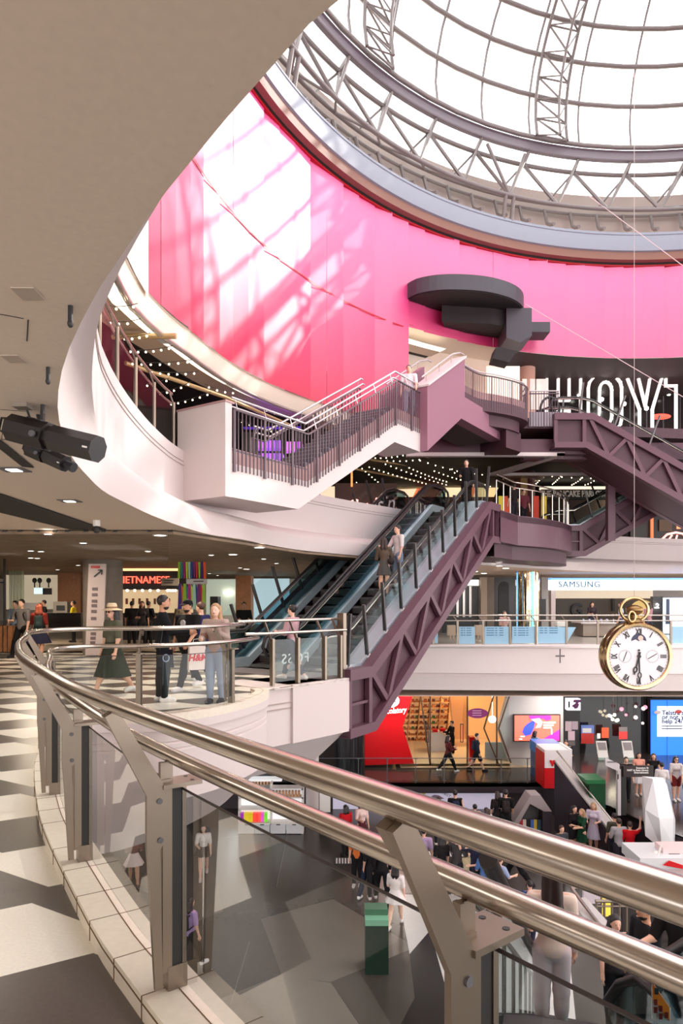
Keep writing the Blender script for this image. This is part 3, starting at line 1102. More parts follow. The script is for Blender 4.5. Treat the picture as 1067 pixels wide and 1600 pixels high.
# cinema floor slab
ARC = spline([(3.95, 22.75), (4.75, 23.75), (5.5, 24.15), (6.3, 24.65), (6.85, 25.25), (7.02, 25.9), (7.0, 26.3)], .15)
b = MB()
b.prism([tuple(p) for p in ARC] + [(7.6, 26.35), (9.2, 26.35), (9.2, 27.3), (40, 31.8), (40, 50), (3.0, 50), (3.0, 29.5), (3.1, 26), (3.3, 23.2)], 8.35, Z3)
struct(b.build('floor_cinema', M_purple_d))
b = MB()
b.prism([tuple(p) for p in offset_curve(ARC, .3)] + [(7.0, 27.6), (4.0, 27.6)], 7.95, 8.4)
b.prism([(6.0, 24.9), (6.75, 25.7), (6.75, 26.6), (5.4, 26.6)], 7.3, 8.0)
struct(b.build('trim_13', M_purple_d))
# beam and white edge under the cinema floor
b = MB()
b.bbox(3.4, 9.6, 26.6, 27.2, 7.42, 8.0)
b.bbox(7.2, 30, 27.0, 27.5, 7.3, 7.95)
struct(b.build('trim_14', M_purple))
b = MB()
b.bbox(2.5, 8.6, 26.3, 26.55, 7.28, 7.42)
b.slab([(8.6, 26.3, 7.28), (8.3, 26.3, 7.28), (6.6, 30.5, 7.28), (7.1, 30.5, 7.28)], (0, 0, .12))
b.bbox(6.6, 14, 30.4, 30.6, 7.28, 7.4)
struct(b.build('trim_15', M_white))
br = thing('balcony_railing', 'curved dark bar railing on the mauve cinema balcony beside the big letters', 'railing')
da = arclen(ARC)
n_b = int(da[-1] / .105)
for j in range(n_b + 1):
    s = da[-1] * j / n_b
    x, y = np.interp(s, da, [p[0] for p in ARC]), np.interp(s, da, [p[1] for p in ARC])
    b = MB()
    r_ = .022 if j % 9 == 0 else .011
    b.cyl((x, y, 8.4), (x, y, 9.6), r_, 6)
    b.build('baluster', M_bal, br)
b = MB(); b.tube([(p[0], p[1], 9.6) for p in ARC], .028, 8); b.build('top_rail', M_bal, br, smooth=60)
b = MB(); b.tube([(p[0], p[1], 9.72) for p in offset_curve(ARC, .08)], .022, 8); b.build('handrail', M_rail_l, br, smooth=60)
b = MB(); loft(b, [[(p[0], p[1], 8.72) for p in offset_curve(ARC, .03)], [(p[0], p[1], 9.0) for p in offset_curve(ARC, .03)]]); b.build('kick_plate', M_kick, br)
br2 = thing('balcony_railing', 'short straight bar railing between the curved balcony and the upper escalator head', 'railing')
for j in range(11):
    b = MB(); x = 7.25 + .105 * j
    b.cyl((x, 26.2, 8.35), (x, 26.2, 9.75), .02 if j in (0, 5, 10) else .011, 6); b.build('baluster', M_bal, br2)
for z, m_ in ((9.75, M_rail_l), (9.65, M_bal)):
    b = MB(); b.tube([(7.2, 26.2, z), (8.35, 26.2, z)], .025, 8); b.build('top_rail', m_, br2, smooth=60)
b = MB(); b.bbox(7.2, 8.35, 26.21, 26.24, 8.4, 8.95); b.build('kick_plate', mat('grey kick plate', srgb(150, 142, 150), .5), br2)
# ---- disc platform on the drum wall
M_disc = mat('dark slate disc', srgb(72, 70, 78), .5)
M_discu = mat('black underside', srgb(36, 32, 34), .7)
disc = thing('projecting_platform', 'dark half disc platform jutting from the pink wall above the cinema stairs', 'platform')
DARC = spline([(2.78, 28.75), (3.1, 28.3), (3.9, 27.95), (4.9, 27.9), (6.0, 28.1), (7.0, 28.6), (7.7, 29.3), (8.05, 30.2), (8.05, 31.5)], .25)
b = MB()
b.prism([tuple(p) for p in DARC] + [(5.6, 30.7), (4.2, 29.9)], 14.42, 15.05)
b.build('disc', M_disc, disc)
b = MB()
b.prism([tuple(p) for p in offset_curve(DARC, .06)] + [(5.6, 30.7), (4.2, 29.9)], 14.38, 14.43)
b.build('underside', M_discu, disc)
b = MB()
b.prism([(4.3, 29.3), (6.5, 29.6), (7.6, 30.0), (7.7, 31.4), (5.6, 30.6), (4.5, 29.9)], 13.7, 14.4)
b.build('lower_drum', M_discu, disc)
b = MB()
b.slab([(7.15, 29.6, 13.1), (7.15, 29.6, 14.4), (8.25, 29.6, 14.4), (8.25, 29.6, 13.2), (7.75, 29.6, 12.9)], (0, 1.7, 0))
b.build('bracket', M_disc, disc)
b = MB()
b.bbox(8.2, 9.35, 30.6, 31.6, 13.75, 14.2)
b.build('side_arm', M_disc, disc)
# ================================================================ ESCALATORS
M_esk = mat('pale escalator skirt', srgb(186, 200, 208), .28, .55)
M_estep = mat('escalator step', srgb(64, 60, 60), .45, .5)
M_rubber = mat('handrail rubber', srgb(34, 30, 32), .35)
M_eglass = glass('blue escalator glass', (.50, .68, .74), .1, .55)
M_eglass2 = glass('clear escalator glass', (.86, .92, .92), .03, .3)
M_bolt_w = mat('pale post foot', srgb(222, 218, 216), .4, .3)
M_postd = mat('gunmetal post', srgb(96, 92, 94), .35, .8)
def escalator(label, K, d, zb, zt, run, lanes=2, truss='near', posts=True, flat=1.2, lane_w=1.5, z_sub=1.2, web=True, tall=1.22, pspace=.78, rail_m=None, edge=.55, depth_top=1.0, steps_at=None):
    """K plan point where the near truss plane starts to climb; d plan direction of climb; lanes to the left of the truss plane"""
    t = thing('escalator', label, 'escalator')
    d = np.array(d) / np.linalg.norm(d)
    nl = np.array((-d[1], d[0]))
    rise = zt - zb
    def P(s, n, z):
        p = np.array(K) + d * s + nl * n
        return Vector((p[0], p[1], z))
    def zl(s):
        return zb + rise * min(max(s / run, 0), 1)
    def nv_(n):
        return (nl[0] * n, nl[1] * n, 0)
    W = edge * 2 + lane_w * lanes
    # girder side
    kk = z_sub
    for side in (0, 1):
        n0 = 0 if side == 0 else W
        sg = 1 if side == 0 else -1
        b = MB()
        tc = [(-flat, zb + .2), (0, zb + .2), (run, zt + .2), (run + flat, zt + .2), (run + flat, zt - .05), (run + .05, zt - .05), (.07, zb - .05), (-flat, zb - .05)]
        b.slab([P(s, n0, z) for s, z in tc], nv_(sg * .28))
        b.build('top_chord', M_purple, t)
        b = MB()
        bc = [(-flat, zb - kk - .12), (.2, zb - kk - .12), (run + .3, zt - depth_top - .12), (run + flat, zt - depth_top - .12), (run + flat, zt - depth_top + .1), (run + .22, zt - depth_top + .1), (.12, zb - kk + .1), (-flat, zb - kk + .1)]
        b.slab([P(s, n0, z) for s, z in bc], nv_(sg * .3))
        b.build('bottom_chord', M_purple, t)
        def zt_(s): return zl(s) - .02
        def zb_(s): return zb - kk + .05 + (rise - depth_top + kk) * min(max((s - .16) / (run + .1), 0), 1)
        nd = max(6, int(run / 1.3) * 2)
        for i in range(nd):
            sA, sB = run * i / nd + .1, run * (i + 1) / nd + .1
            b = MB()
            p, q = (P(sA, n0 + sg * .1, zb_(sA)), P(sB, n0 + sg * .1, zt_(sB))) if i % 2 else (P(sA, n0 + sg * .1, zt_(sA)), P(sB, n0 + sg * .1, zb_(sB)))
            b.bar(p, q, .14, .12, up=(nl[0], nl[1], 0))
            b.build('diagonal', M_purple, t)
        for s in (-flat + .06, 0.0, run + .35, run + flat - .06):
            b = MB()
            b.bar(P(s, n0 + sg * .1, zb_(s)), P(s, n0 + sg * .1, zt_(s)), .14, .12, up=(nl[0], nl[1], 0))
            b.build('post', M_purple, t)
        b = MB()
        b.bar(P(-flat, n0 + sg * .1, zb - kk * .5), P(0, n0 + sg * .1, zb - kk * .5), .06, .06)
        b.build('stiffener', M_purple, t)
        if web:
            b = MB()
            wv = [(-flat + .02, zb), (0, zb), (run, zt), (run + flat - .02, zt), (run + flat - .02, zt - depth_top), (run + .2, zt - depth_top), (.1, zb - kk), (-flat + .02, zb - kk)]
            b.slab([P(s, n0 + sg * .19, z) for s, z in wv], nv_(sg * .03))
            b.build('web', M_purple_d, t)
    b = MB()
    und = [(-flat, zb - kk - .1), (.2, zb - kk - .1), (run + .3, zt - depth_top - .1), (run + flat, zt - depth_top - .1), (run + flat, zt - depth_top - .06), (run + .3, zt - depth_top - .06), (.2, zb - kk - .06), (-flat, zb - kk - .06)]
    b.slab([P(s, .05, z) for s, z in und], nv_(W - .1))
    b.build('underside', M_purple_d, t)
    def prof(h0, h1, sa, sb):
        ks = [sa, 0, run, sb]
        return [(s, zl(s) + h0) for s in ks] + [(s, zl(s) + h1) for s in ks[::-1]]
    # decks and lanes
    for k in range(lanes):
        n0 = edge + lane_w * k
        for q, (na, nb_) in enumerate(((n0 - (edge - .3 if k == 0 else .0), n0 + .16), (n0 + lane_w - .16, n0 + lane_w + (edge - .3 if k == lanes - 1 else 0)))):
            b = MB()
            b.slab([P(s, na, z) for s, z in prof(.02, .26, -.7, run + .9)], nv_(nb_ - na))
            b.build('deck', M_esk, t)
            ng = n0 + .08 if q == 0 else n0 + lane_w - .08
            b = MB()
            b.slab([P(s, ng - .008, z) for s, z in prof(.26, .93, -.9, run + 1.2)], nv_(.016))
            b.build('glass_panel', M_eglass if (q == 1 and lanes == 2) else M_eglass2 if lanes == 2 else M_gfar, t)
            b = MB()
            hr = [P(-.75, ng, zb + .34), P(-1.0, ng, zb + .42), P(-1.15, ng, zb + .62), P(-1.05, ng, zb + .85), P(-.75, ng, zb + .95), P(-.1, ng, zb + .96), P(.25, ng, zl(.25) + .98), P(run * .5, ng, zl(run * .5) + .98), P(run - .2, ng, zl(run - .2) + .98), P(run + .3, ng, zt + .98), P(run + 1.1, ng, zt + .96), P(run + 1.4, ng, zt + .85), P(run + 1.48, ng, zt + .62), P(run + 1.3, ng, zt + .42), P(run + 1.1, ng, zt + .34)]
            b.tube(hr, .042, 8)
            b.build('handrail', rail_m or M_rubber, t, smooth=60)
            b = MB()
            b.tube([p - Vector((0, 0, .05)) if 3 < i_ < 11 else p + (Vector((0, 0, 0))) for i_, p in enumerate(hr)], .032, 6)
            b.build('handrail_guide', M_steel, t, smooth=60)
        ns = int(run / .40)
        for i in range(-1, ns + 2):
            b = MB()
            s = i * run / ns
            z = zl(s + .1)
            b.slab([P(s, n0 + .17, z - .2), P(s + .4, n0 + .17, z - .2), P(s + .4, n0 + .17, z), P(s + .06, n0 + .17, z), P(s, n0 + .17, z - .05)], nv_(lane_w - .34))
            b.build('step', M_estep, t)
    for s, z in ((-.9, zb), (run + .9, zt)):
        b = MB()
        b.slab([P(s - .5, .3, z - .1), P(s + .5, .3, z - .1), P(s + .5, .3, z + .015), P(s - .5, .3, z + .015)], nv_(W - .6))
        b.build('comb_plate', M_grey, t)
    if posts:
        for n0, sg in ((.33, -1), (W - .33, 1)):
            np_ = int((run + .8) / pspace)
            ss = [-.55 + (run + 1.0) * i / np_ for i in range(np_ + 1)]
            for s in ss:
                z = zl(s) + .2
                b = MB()
                off = Vector((*(nl * .14 * sg), 0)) - Vector((*(d * (.40 if 0 < s < run else .12)), 0))
                b.bar(P(s, n0, z), P(s, n0, z + tall) + off * 1.0, .075, .055, up=(d[0], d[1], 0))
                po = b.build('glass_post', M_postd, t)
                b = MB()
                b.obox(P(s, n0 - .06 * sg, z + .01), (*(d * .06), .035), (*(nl * .12), 0), (0, 0, .012))
                b.build('post_foot', M_bolt_w, po)
            b = MB()
            off = Vector((*(nl * .14 * sg), 0)) - Vector((*(d * .36), 0))
            lo_ = [P(s, n0, zl(s) + .26) for s in (ss[0], 0, run, ss[-1])]
            hi_ = [P(s, n0, zl(s) + .2 + tall * .97) + off for s in (ss[0], 0, run, ss[-1])]
            loft(b, [lo_, hi_])
            b.build('outer_glass', M_eglass2 if lanes == 2 else M_gfar, t)
    t['_d'] = 0
    del t['_d']
    return t, P, zl
esc1, E1, Z1f = escalator('pair of escalators with blue glass rising from the near floor to the upper floor', (.71, 15.75), (.537, .843), 0, 4.75, 7.77, lanes=2, lane_w=1.62, edge=.6, flat=.95)
esc2, E2, Z2f = escalator('plum escalator descending to the right from the cinema floor below the big letters', (8.95 + 9.0, 28.75), (-1, -.02), Z3 - 4.75 - .0, Z3 - .1, 8.4, lanes=1, flat=1.5, pspace=1.3, z_sub=1.1)
esc3, E3, Z3f = escalator('plum escalator rising to the right behind the plum landing', (10.3, 29.3), (1, .02), Z2, Z3, 7.0, lanes=1, flat=.8, pspace=1.0, z_sub=1.0)
# ---- plum landing between the escalators on the upper floor
pl = thing('landing_platform', 'plum clad landing platform with angled fascia at the top of the escalators', 'platform')
PA, PB_, PC_, PD = at(779, 802, 23.2), at(812, 812, 25.0), at(862, 822, 26.6), at(899, 828, 29.3)
edge_ = [(5.35, 23.0), (6.35, 24.6), (7.3, 25.3), (8.4, 26.4), (9.4, 28.0), (9.9, 29.4)]
ee = [edge_[0], edge_[1]] + [tuple(p) for p in spline(edge_[1:], .3)][1:]
b = MB()
b.prism(ee + [(9.9, 31.5), (3.9, 31.5), (3.6, 25.2)], Z2 - .22, Z2)
b.build('deck', M_purple_d, pl)
b = MB()
loft(b, [[(*p, Z2 + .02) for p in ee], [(*p, Z2 - 1.05) for p in ee], [(p[0] - .15, p[1] + .25, Z2 - 1.06) for p in ee]])
b.build('fascia', M_purple, pl)
b = MB()
loft(b, [[(p[0] - .15, p[1] + .25, Z2 - 1.05) for p in ee], [(p[0] - .15, p[1] + .25, Z2 - 1.55) for p in ee], [(p[0] - .9, p[1] + 1.3, Z2 - 1.6) for p in ee]])
b.build('lower_fascia', M_purple_d, pl)
lr = thing('landing_railing', 'steel and glass railing round the plum landing platform', 'railing')
ei = [(p[0] - .1, p[1] + .15) for p in ee]
for z, r_ in ((Z2 + 1.25, .03), (Z2 + 1.05, .025)):
    b = MB(); b.tube([(*p, z) for p in ei], r_, 8); b.build('handrail', M_steel, lr, smooth=60)
dl = arclen(ei)
for j in range(12):
    s = dl[-1] * j / 11
    x, y = np.interp(s, dl, [p[0] for p in ei]), np.interp(s, dl, [p[1] for p in ei])
    b = MB(); b.cyl((x, y, Z2), (x, y, Z2 + 1.05), .024, 6); b.build('post', M_steel, lr)
b = MB(); loft(b, [[(*p, Z2 + .08) for p in ei], [(*p, Z2 + .92) for p in ei]]); b.build('glass_pane', M_gfar, lr)
b = MB()
b.bbox(11.05, 11.35, 28.3, 28.6, 4.2, 8.0)
struct(b.build('column', M_purple))

M_etch = mat('white glass lettering', srgb(225, 232, 232), .5)
o = text('glass_lettering', 'FOSS', .30, M_etch, esc1, at(462, 1029, 14.75), rot=(PI / 2, 0, math.atan2(dv[1], dv[0])), ext=.002, spacing=1.15)
o.scale = (-1.15, 1, 1)
# ================================================================ SHOPS AND BACKGROUND
def pbox(b, u0, v0, u1, v1, y, th=.1, mi=0):
    """solid filling photo rectangle at depth y, going back by th"""
    p, q = at(u0, v1, y), at(u1, v0, y)
    return b.bbox(p.x, q.x, y, y + th, p.z, q.z, mi)
def ppoly(b, pts, y, th=.1, mi=0):
    return b.slab([at(u, v, y) for u, v in pts], (0, th, 0), mi)
def one(name, m, label, cat, group=None, parent=None, kind=None, smooth=None):
    def w(b):
        o = b.build(name, m, parent, smooth)
        if kind == 'structure':
            return struct(o)
        return tag(o, label, cat, group)
    return w
def em(name, col, es):
    return mat(name, col, .5, emit=col, es=es)
M_lamp = em('warm lamp glow', (1, .86, .62), 9)
M_lampw = em('white lamp glow', (1, .95, .88), 7)
M_neon = em('red neon', (1, .10, .06), 2.2)
M_neon2 = em('pink white neon', (1, .42, .36), 1.8)
M_wood = mat('oak boards', srgb(150, 98, 60), .5, noise=.15, nscale=10)
M_wood_l = mat('lit pale timber', srgb(222, 160, 100), .5, noise=.08, nscale=8)
M_darkw = mat('dark shop wall', srgb(44, 38, 36), .4)
M_conc = mat('concrete', srgb(140, 128, 118), .8, noise=.08, nscale=5)
M_gwall = mat('pale grey wall', srgb(200, 194, 190), .6, noise=.02, nscale=30)
M_paper = mat('white paper', srgb(236, 232, 228), .6)
M_ink = mat('black ink', (.02, .02, .022), .5)
M_blackg = mat('black shop glass', (.015, .014, .015), .08, spec=.8)
# ---------------- food court on our floor
b = MB()
b.prism([(-34, 13.0), (-3.2, 13.0), (-1.9, 16.2), (-1.0, 18.5), (1.5, 21.8), (2.6, 23), (2.6, 45), (-34, 45)], ZC - .08, ZC - .02)
M_fceil = mat('brown perforated ceiling', srgb(138, 118, 98), .7, noise=.22, nscale=3.5)
struct(b.build('ceiling_food_court', M_fceil))
b = MB(); b.bbox(-34, -.5, 40, 40.3, 0, ZC); b.bbox(-34.2, -34, -5, 40, 0, ZC); struct(b.build('wall_back', M_cream))
b = MB(); b.bbox(-12.6, -12.4, 12, 23, 0, ZC); struct(b.build('wall_left', mat('brown shop wall', srgb(120, 98, 80), .6)))
b = MB(); pbox(b, -60, 836, 36, 874, 22.5, .3); struct(b.build('beam', M_conc))
b = MB(); b.prism([(-4.2, 7), (-4.41, 12.8), (-5.07, 12.8), (-5.25, 7)], ZC - .02, ZC - .005); b.prism([(-2.68, 5.0), (-2.83, 5.65), (-3.08, 6.84), (-3.17, 6.78), (-2.99, 5.96), (-2.84, 5.0)], ZC - .015, ZC - .004)
struct(b.build('trim_16', M_dark))
b = MB()
for u0 in (-230, -40, 200 if False else 160, 330):
    pass
b.slab([(-13, 13.02, ZC), (-3.3, 13.02, ZC), (-3.3, 13.02, 2.35), (-13, 13.02, 2.35)], (0, .012, 0))
bf = tag(b.build('smoke_baffle', glass('baffle glass', (.95, .96, .95), .004, .12)), 'clear glass smoke baffle hanging from the ceiling edge before the food court', 'glass panel')
for u in (3, 27, 54, 82, 101, 130, 158, 176, 230, 262):
    b = MB(); pbox(b, u, 824, u + 6.5, 831, 12.98, .08); b.build('clip', M_black, bf)
co = MB(); co.cyl((-7.54, 21.6, 0), (-7.54, 21.6, ZC - .02), .60, 32); struct(co.build('column', M_conc, smooth=40))
b = MB(); pbox(b, 90, 888, 126, 975, 31, .8); struct(b.build('column_far', M_wood))
b = MB(); pbox(b, 368, 899, 392, 985, 30, .9); struct(b.build('column_far', M_wood))
# wayfinding panel on the column
wf = thing('wayfinding_panel', 'tall pale directory panel with an arrow leaning on the concrete column', 'sign')
b = MB(); ppoly(b, [(138.5, 881), (165.5, 881), (160, 1024), (133, 1024)], 20.8, .08); b.build('board', mat('pinkish board', srgb(214, 196, 192), .5), wf)
b = MB(); pbox(b, 142, 884, 156, 888, 20.78, .015); b.build('red_strip', M_red, wf)
b = MB()
b.bar(at(147, 901, 20.77), at(159, 891, 20.77), .02, .03); b.bar(at(153, 891, 20.77), at(159.5, 890.5, 20.77), .02, .03); b.bar(at(158.5, 898, 20.77), at(159.5, 890.5, 20.77), .02, .03)
b.build('arrow', M_ink, wf)
for i, v in enumerate((918, 927, 937, 944, 953, 964, 988, 995, 1002)):
    b = MB(); pbox(b, 144 - i * .4, v, 152.5 - i * .5, v + 4.5, 20.78, .012); b.build('icon', mat('grey print', srgb(120, 104, 104), .6), wf)
# Asian kitchen with red letters
kt = thing('food_stall', 'dark food stall with a glowing red letter sign and bare bulbs', 'shop')
b = MB(); pbox(b, 188, 892, 300, 916, 27, .3); pbox(b, 188, 916, 300, 921, 27, 1.2); b.build('fascia', M_darkw, kt)
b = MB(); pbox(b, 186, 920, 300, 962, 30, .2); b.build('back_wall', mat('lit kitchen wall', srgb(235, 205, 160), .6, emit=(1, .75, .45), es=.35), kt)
b = MB(); pbox(b, 186, 958, 300, 1000, 27, 1.0); b.build('counter', M_darkw, kt)
text('sign_lettering', 'VIETNAMESE', .40, M_neon, kt, at(224, 906.5, 26.95), ext=.03, sx=.92)
b = MB(); pbox(b, 186, 888, 280, 892, 27, .6); b.build('lit_edge', em('orange cove', (1, .5, .22), 1.6), kt)
for u in (199, 210.5, 222.5, 234.5, 247, 262, 266, 270, 274):
    b = MB(); b.sphere(at(u, 922.5, 27.3), .055, 6); b.build('bulb', M_lamp, kt)
for u in (196, 206, 216, 228, 240, 252, 262):
    b = MB(); pbox(b, u, 935, u + 3, 944, 29.5, .1); b.build('utensil', mat('hanging utensil', srgb(120, 60, 40), .4), kt)
# colourful hanging artwork
rc = random.Random(11)
for k, (u0, u1, v0, v1, lb) in enumerate(((278, 321, 876, 904, 'bright striped fabric panel hanging above the grey direction sign'), (279, 320, 912, 952, 'zigzag multicoloured panel hanging below the grey direction sign'))):
    ar = thing('banner', lb, 'banner')
    n = 11
    cols = [srgb(*c) for c in ((150, 190, 40), (210, 220, 60), (120, 40, 110), (60, 40, 130), (40, 140, 140), (180, 220, 200), (220, 40, 60), (240, 90, 40), (170, 30, 120), (40, 70, 150), (160, 200, 60))]
    for i in range(n):
        b = MB()
        ua, ub = u0 + (u1 - u0) * i / n, u0 + (u1 - u0) * (i + 1) / n
        if k == 0:
            ppoly(b, [(ua, v0), (ub, v0), (ub + 1, v1), (ua - .5, v1)], 22.4, .02)
        else:
            ppoly(b, [(ua, v0), (ub, v0 + (8 if i % 2 else 0)), (ub + 1.5, v1), (ua - 1.5, v1 - (10 if i % 2 else 0))], 22.4 + .02 * (i % 2), .015)
        c = cols[(i * 4 + k * 3) % 11]
        b.build('stripe', mat('stripe %d' % ((i * 4 + k * 3) % 11), c, .6), ar)
sg = thing('direction_sign', 'grey hanging direction sign between the two colourful panels', 'sign')
b = MB(); pbox(b, 291, 904.5, 323, 912.5, 22.2, .08); b.build('board', M_gwall, sg)
b = MB(); pbox(b, 302, 907.5, 318, 909, 22.18, .01); b.build('print', M_ink, sg)
sg = thing('direction_sign', 'grey direction board left of the colourful panels beside the red letters', 'sign')
b = MB(); pbox(b, 252, 903.5, 279, 915, 25.5, .08); b.build('board', M_conc, sg)
b = MB(); pbox(b, 256, 906, 272, 907.2, 25.48, .01); pbox(b, 256, 909.5, 270, 910.7, 25.48, .01); b.build('print', M_ink, sg)
# left kitchen, screens, counter
lk = thing('kitchen_counter', 'bright tiled kitchen servery with two menu screens behind the left counter', 'shop')
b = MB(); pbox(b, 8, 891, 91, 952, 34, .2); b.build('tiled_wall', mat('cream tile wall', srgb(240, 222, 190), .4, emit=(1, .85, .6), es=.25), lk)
b = MB(); pbox(b, 8, 889, 91, 893, 33.6, .4); b.build('lit_cove', em('kitchen cove', (1, .86, .5), 1.5), lk)
b = MB(); pbox(b, 53, 918.5, 66.5, 928, 30.5, .08); b.build('menu_screen', em('pale blue screen', srgb(205, 236, 240), .9), lk)
b = MB(); pbox(b, 66.5, 919, 80, 929, 30.5, .08); b.build('menu_screen', M_ink, lk)
b = MB(); pbox(b, 30, 942, 62, 953, 31, .5); b.build('bench', M_paper, lk)
for u in (54, 62, 76):
    b = MB(); b.cyl(at(u, 908, 30), at(u, 918, 30), .03, 6); b.sphere(at(u, 907, 30), (.1, .1, .12), 6); b.build('pendant_lamp', M_ink, lk)
b = MB(); pbox(b, 83, 940, 105, 958, 29, .5); b.build('oven', mat('oven steel', srgb(150, 140, 126), .35, .7), lk)
b = MB(); pbox(b, 88, 946, 101, 954, 28.98, .03); b.build('oven_door', M_ink, lk)
b = MB(); pbox(b, 66, 958, 126, 970, 26, .8); pbox(b, 66, 970, 126, 984, 26.4, .3); b.build('counter', M_darkw, lk)
b = MB()
for i in range(14):
    pbox(b, 14 + i * 1.7, 884, 14.5 + i * 1.7, 952, 29 + (i % 3) * .3, .05)
hg = tag(b.build('bead_curtain', mat('greenish strand', srgb(170, 180, 150), .4), None), 'thin greenish strand curtain hanging in front of the left kitchen', 'curtain', kind='stuff')
# stools in front of the counter
M_stool = mat('grey stool', srgb(120, 112, 102), .5)
sb_, ss_ = MB(), MB()
sb_.bbox(-.15, .15, -.02, .02, .72, .98); ss_.bbox(-.15, .15, -.15, .15, .66, .70)
def stool(loc, lb, first=[None]):
    if first[0] is None:
        t = thing('bar_stool', lb, 'stool', loc, 0, 'bar stools at the left counter')
        ss_.build('seat', M_stool, t); sb_.build('backrest', M_stool, t)
        for x in (-.12, .12):
            for y in (-.12, .12):
                b = MB(); b.bar((x * 1.15, y * 1.15, 0), (x, y, .67), .03, .03); b.build('leg', M_stool, t)
        first[0] = t
        return t
    return dup(first[0], None, loc, None, lb)
for u, lb in ((78, 'grey bar stool leftmost at the dark counter'), (92, 'grey bar stool second from the left at the dark counter'), (107, 'grey bar stool third from the left at the dark counter'), (120, 'grey bar stool at the right end of the dark counter by the column')):
    p = atz(u, 1002, 0); stool((p.x * 1.04, 25.0, 0), lb)
# timber counter and black frame at far left
tc = thing('timber_counter', 'slatted timber counter with a black framed screen at the left edge', 'counter')
b = MB(); pbox(b, -60, 978, 19, 1019, 20.5, .6); b.build('front', M_wood, tc)
for u in (-10, -3, 4, 11):
    b = MB(); pbox(b, u, 978, u + .6, 1019, 20.47, .02); b.build('gap', M_ink, tc)
b = MB()
pbox(b, 5, 870, 7.5, 978, 20.6, .08); pbox(b, -20, 868.5, 8, 871, 20.6, .08); pbox(b, -20, 909, 6, 911, 20.6, .08)
b.build('black_frame', M_ink, tc)
# pale shop to the right of the artwork
ps = thing('juice_shop', 'pale green lit shop behind the smiling woman with a small white sign', 'shop')
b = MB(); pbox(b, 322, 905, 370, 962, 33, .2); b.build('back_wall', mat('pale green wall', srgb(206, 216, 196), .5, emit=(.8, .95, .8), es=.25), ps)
b = MB(); pbox(b, 328, 932, 340, 960, 31, .8); b.build('dark_unit', M_ink, ps)
b = MB(); pbox(b, 320, 962, 372, 985, 30, .6); b.build('counter', M_gwall, ps)
for u in (351, 354.5, 358, 361.5):
    b = MB(); b.sphere(at(u, 926, 32.8), (.06, .03, .07), 6); b.build('sign_letter', M_lampw, ps)
b = MB(); pbox(b, 392, 904, 452, 975, 35, .1); struct(b.build('window_1', mat('bluish lit window', srgb(170, 196, 205), .2, emit=(.6, .78, .86), es=.5)))
for k, (u, v) in enumerate(((348, 850), (374, 856))):
    pass
# downlights
ldn, lfr = MB(), MB()
ldn.cyl((0, 0, -.012), (0, 0, -.006), .12, 16)
lfr.lathe([(.12, -.012), (.16, -.014), (.16, 0)], n=16)
LD = []
def downlight(u, v, z=ZC, sc=1., lb='', m=None, grp='downlights under the upper floor'):
    p = atz(u, v, z)
    if not LD:
        t = thing('downlight', lb, 'light', p, 0, grp)
        ldn.build('lens', M_lampw, t); lfr.build('rim', M_paper, t)
        LD.append(t)
    else:
        t = dup(LD[0], None, p, None, lb, grp)
    t.scale = (sc, sc, 1)
    return t
for (u, v) in ((22, 733), (109, 782)):
    t = thing('recessed_light', 'square recessed downlight %s' % ('near the black spotlight at the left' if u < 50 else 'below the stage spotlights near the fascia'), 'light', atz(u, v, ZC))
    b = MB(); b.bbox(-.13, .13, -.12, .12, -.012, -.004); b.build('frame', M_grey_d, t)
    b = MB(); b.bbox(-.06, .06, -.06, .06, -.016, -.010); b.build('lens', M_lampw, t)
for i, (u, v) in enumerate(((250, 836), (364, 866), (405, 855), (385, 889), (330, 867), (283, 887), (231, 861), (248, 896), (256, 898), (327, 896), (340, 899), (375, 887), (75, 834), (130, 848), (48, 860.5), (64, 861.5), (48, 871.5), (58, 872), (90, 890), (122, 883), (412, 873), (432, 880))):
    downlight(u, v, ZC - .08, .55 if i > 3 else .9, 'round white downlight set in the food court ceiling', grp='food court downlights')
for (u, v) in ((367, 855, ), (398, 886)):
    t = thing('exit_sign', 'small blue lit exit box hanging %s' % ('near the fascia' if u == 367 else 'deeper in the food court'), 'sign')
    b = MB(); pbox(b, u, v - 6, u + 5, v + 5, 24 if u == 367 else 30, .06); b.build('box', em('blue lit box', srgb(150, 200, 235), 1.0), t)
# ceiling hatches, sensor, cable
for i, (u, v) in enumerate(((44, 458), (22, 560))):
    b = MB(); p = atz(u, v, ZC); b.bbox(p.x - .05, p.x + .05, p.y - .06, p.y + .06, ZC - .006, ZC - .001)
    tag(b.build('ceiling_hatch', mat('hatch paint', srgb(190, 172, 156), .7)), 'small square ceiling hatch %s' % ('above, nearer the viewer' if i == 0 else 'further along the ceiling'), 'hatch')
for i, (u, v) in enumerate(((110, 478), (75, 574))):
    p = atz(u, v, ZC)
    b = MB(); b.cyl(p, p - Vector((0, 0, .07)), .012, 8); b.sphere(p - Vector((0, 0, .08)), (.014, .014, .02), 6)
    tag(b.build('sprinkler', M_ink), 'small dark sprinkler head %s' % ('nearest the ceiling edge' if i == 0 else 'above the big spotlight'), 'sprinkler')
b = MB(); b.bar(atz(0, 491, ZC - .002), atz(37, 498, ZC - .002), .004, .002); b.bar(atz(44, 500, ZC - .002), atz(42, 533, ZC - .002), .006, .002); b.bar(atz(0, 640, ZC - .002), atz(44, 643, ZC - .002), .005, .002)
struct(b.build('trim_17', M_ink))
p = atz(151, 813, ZC)
sc_ = thing('security_camera', 'small white security camera on the ceiling near the dark slot', 'camera', p)
b = MB(); b.cyl((0, 0, 0), (0, 0, -.1), .06, 12); b.build('base', M_paper, sc_); b = MB(); b.sphere((0, 0, -.16), .06, 8); b.build('lens', M_ink, sc_)
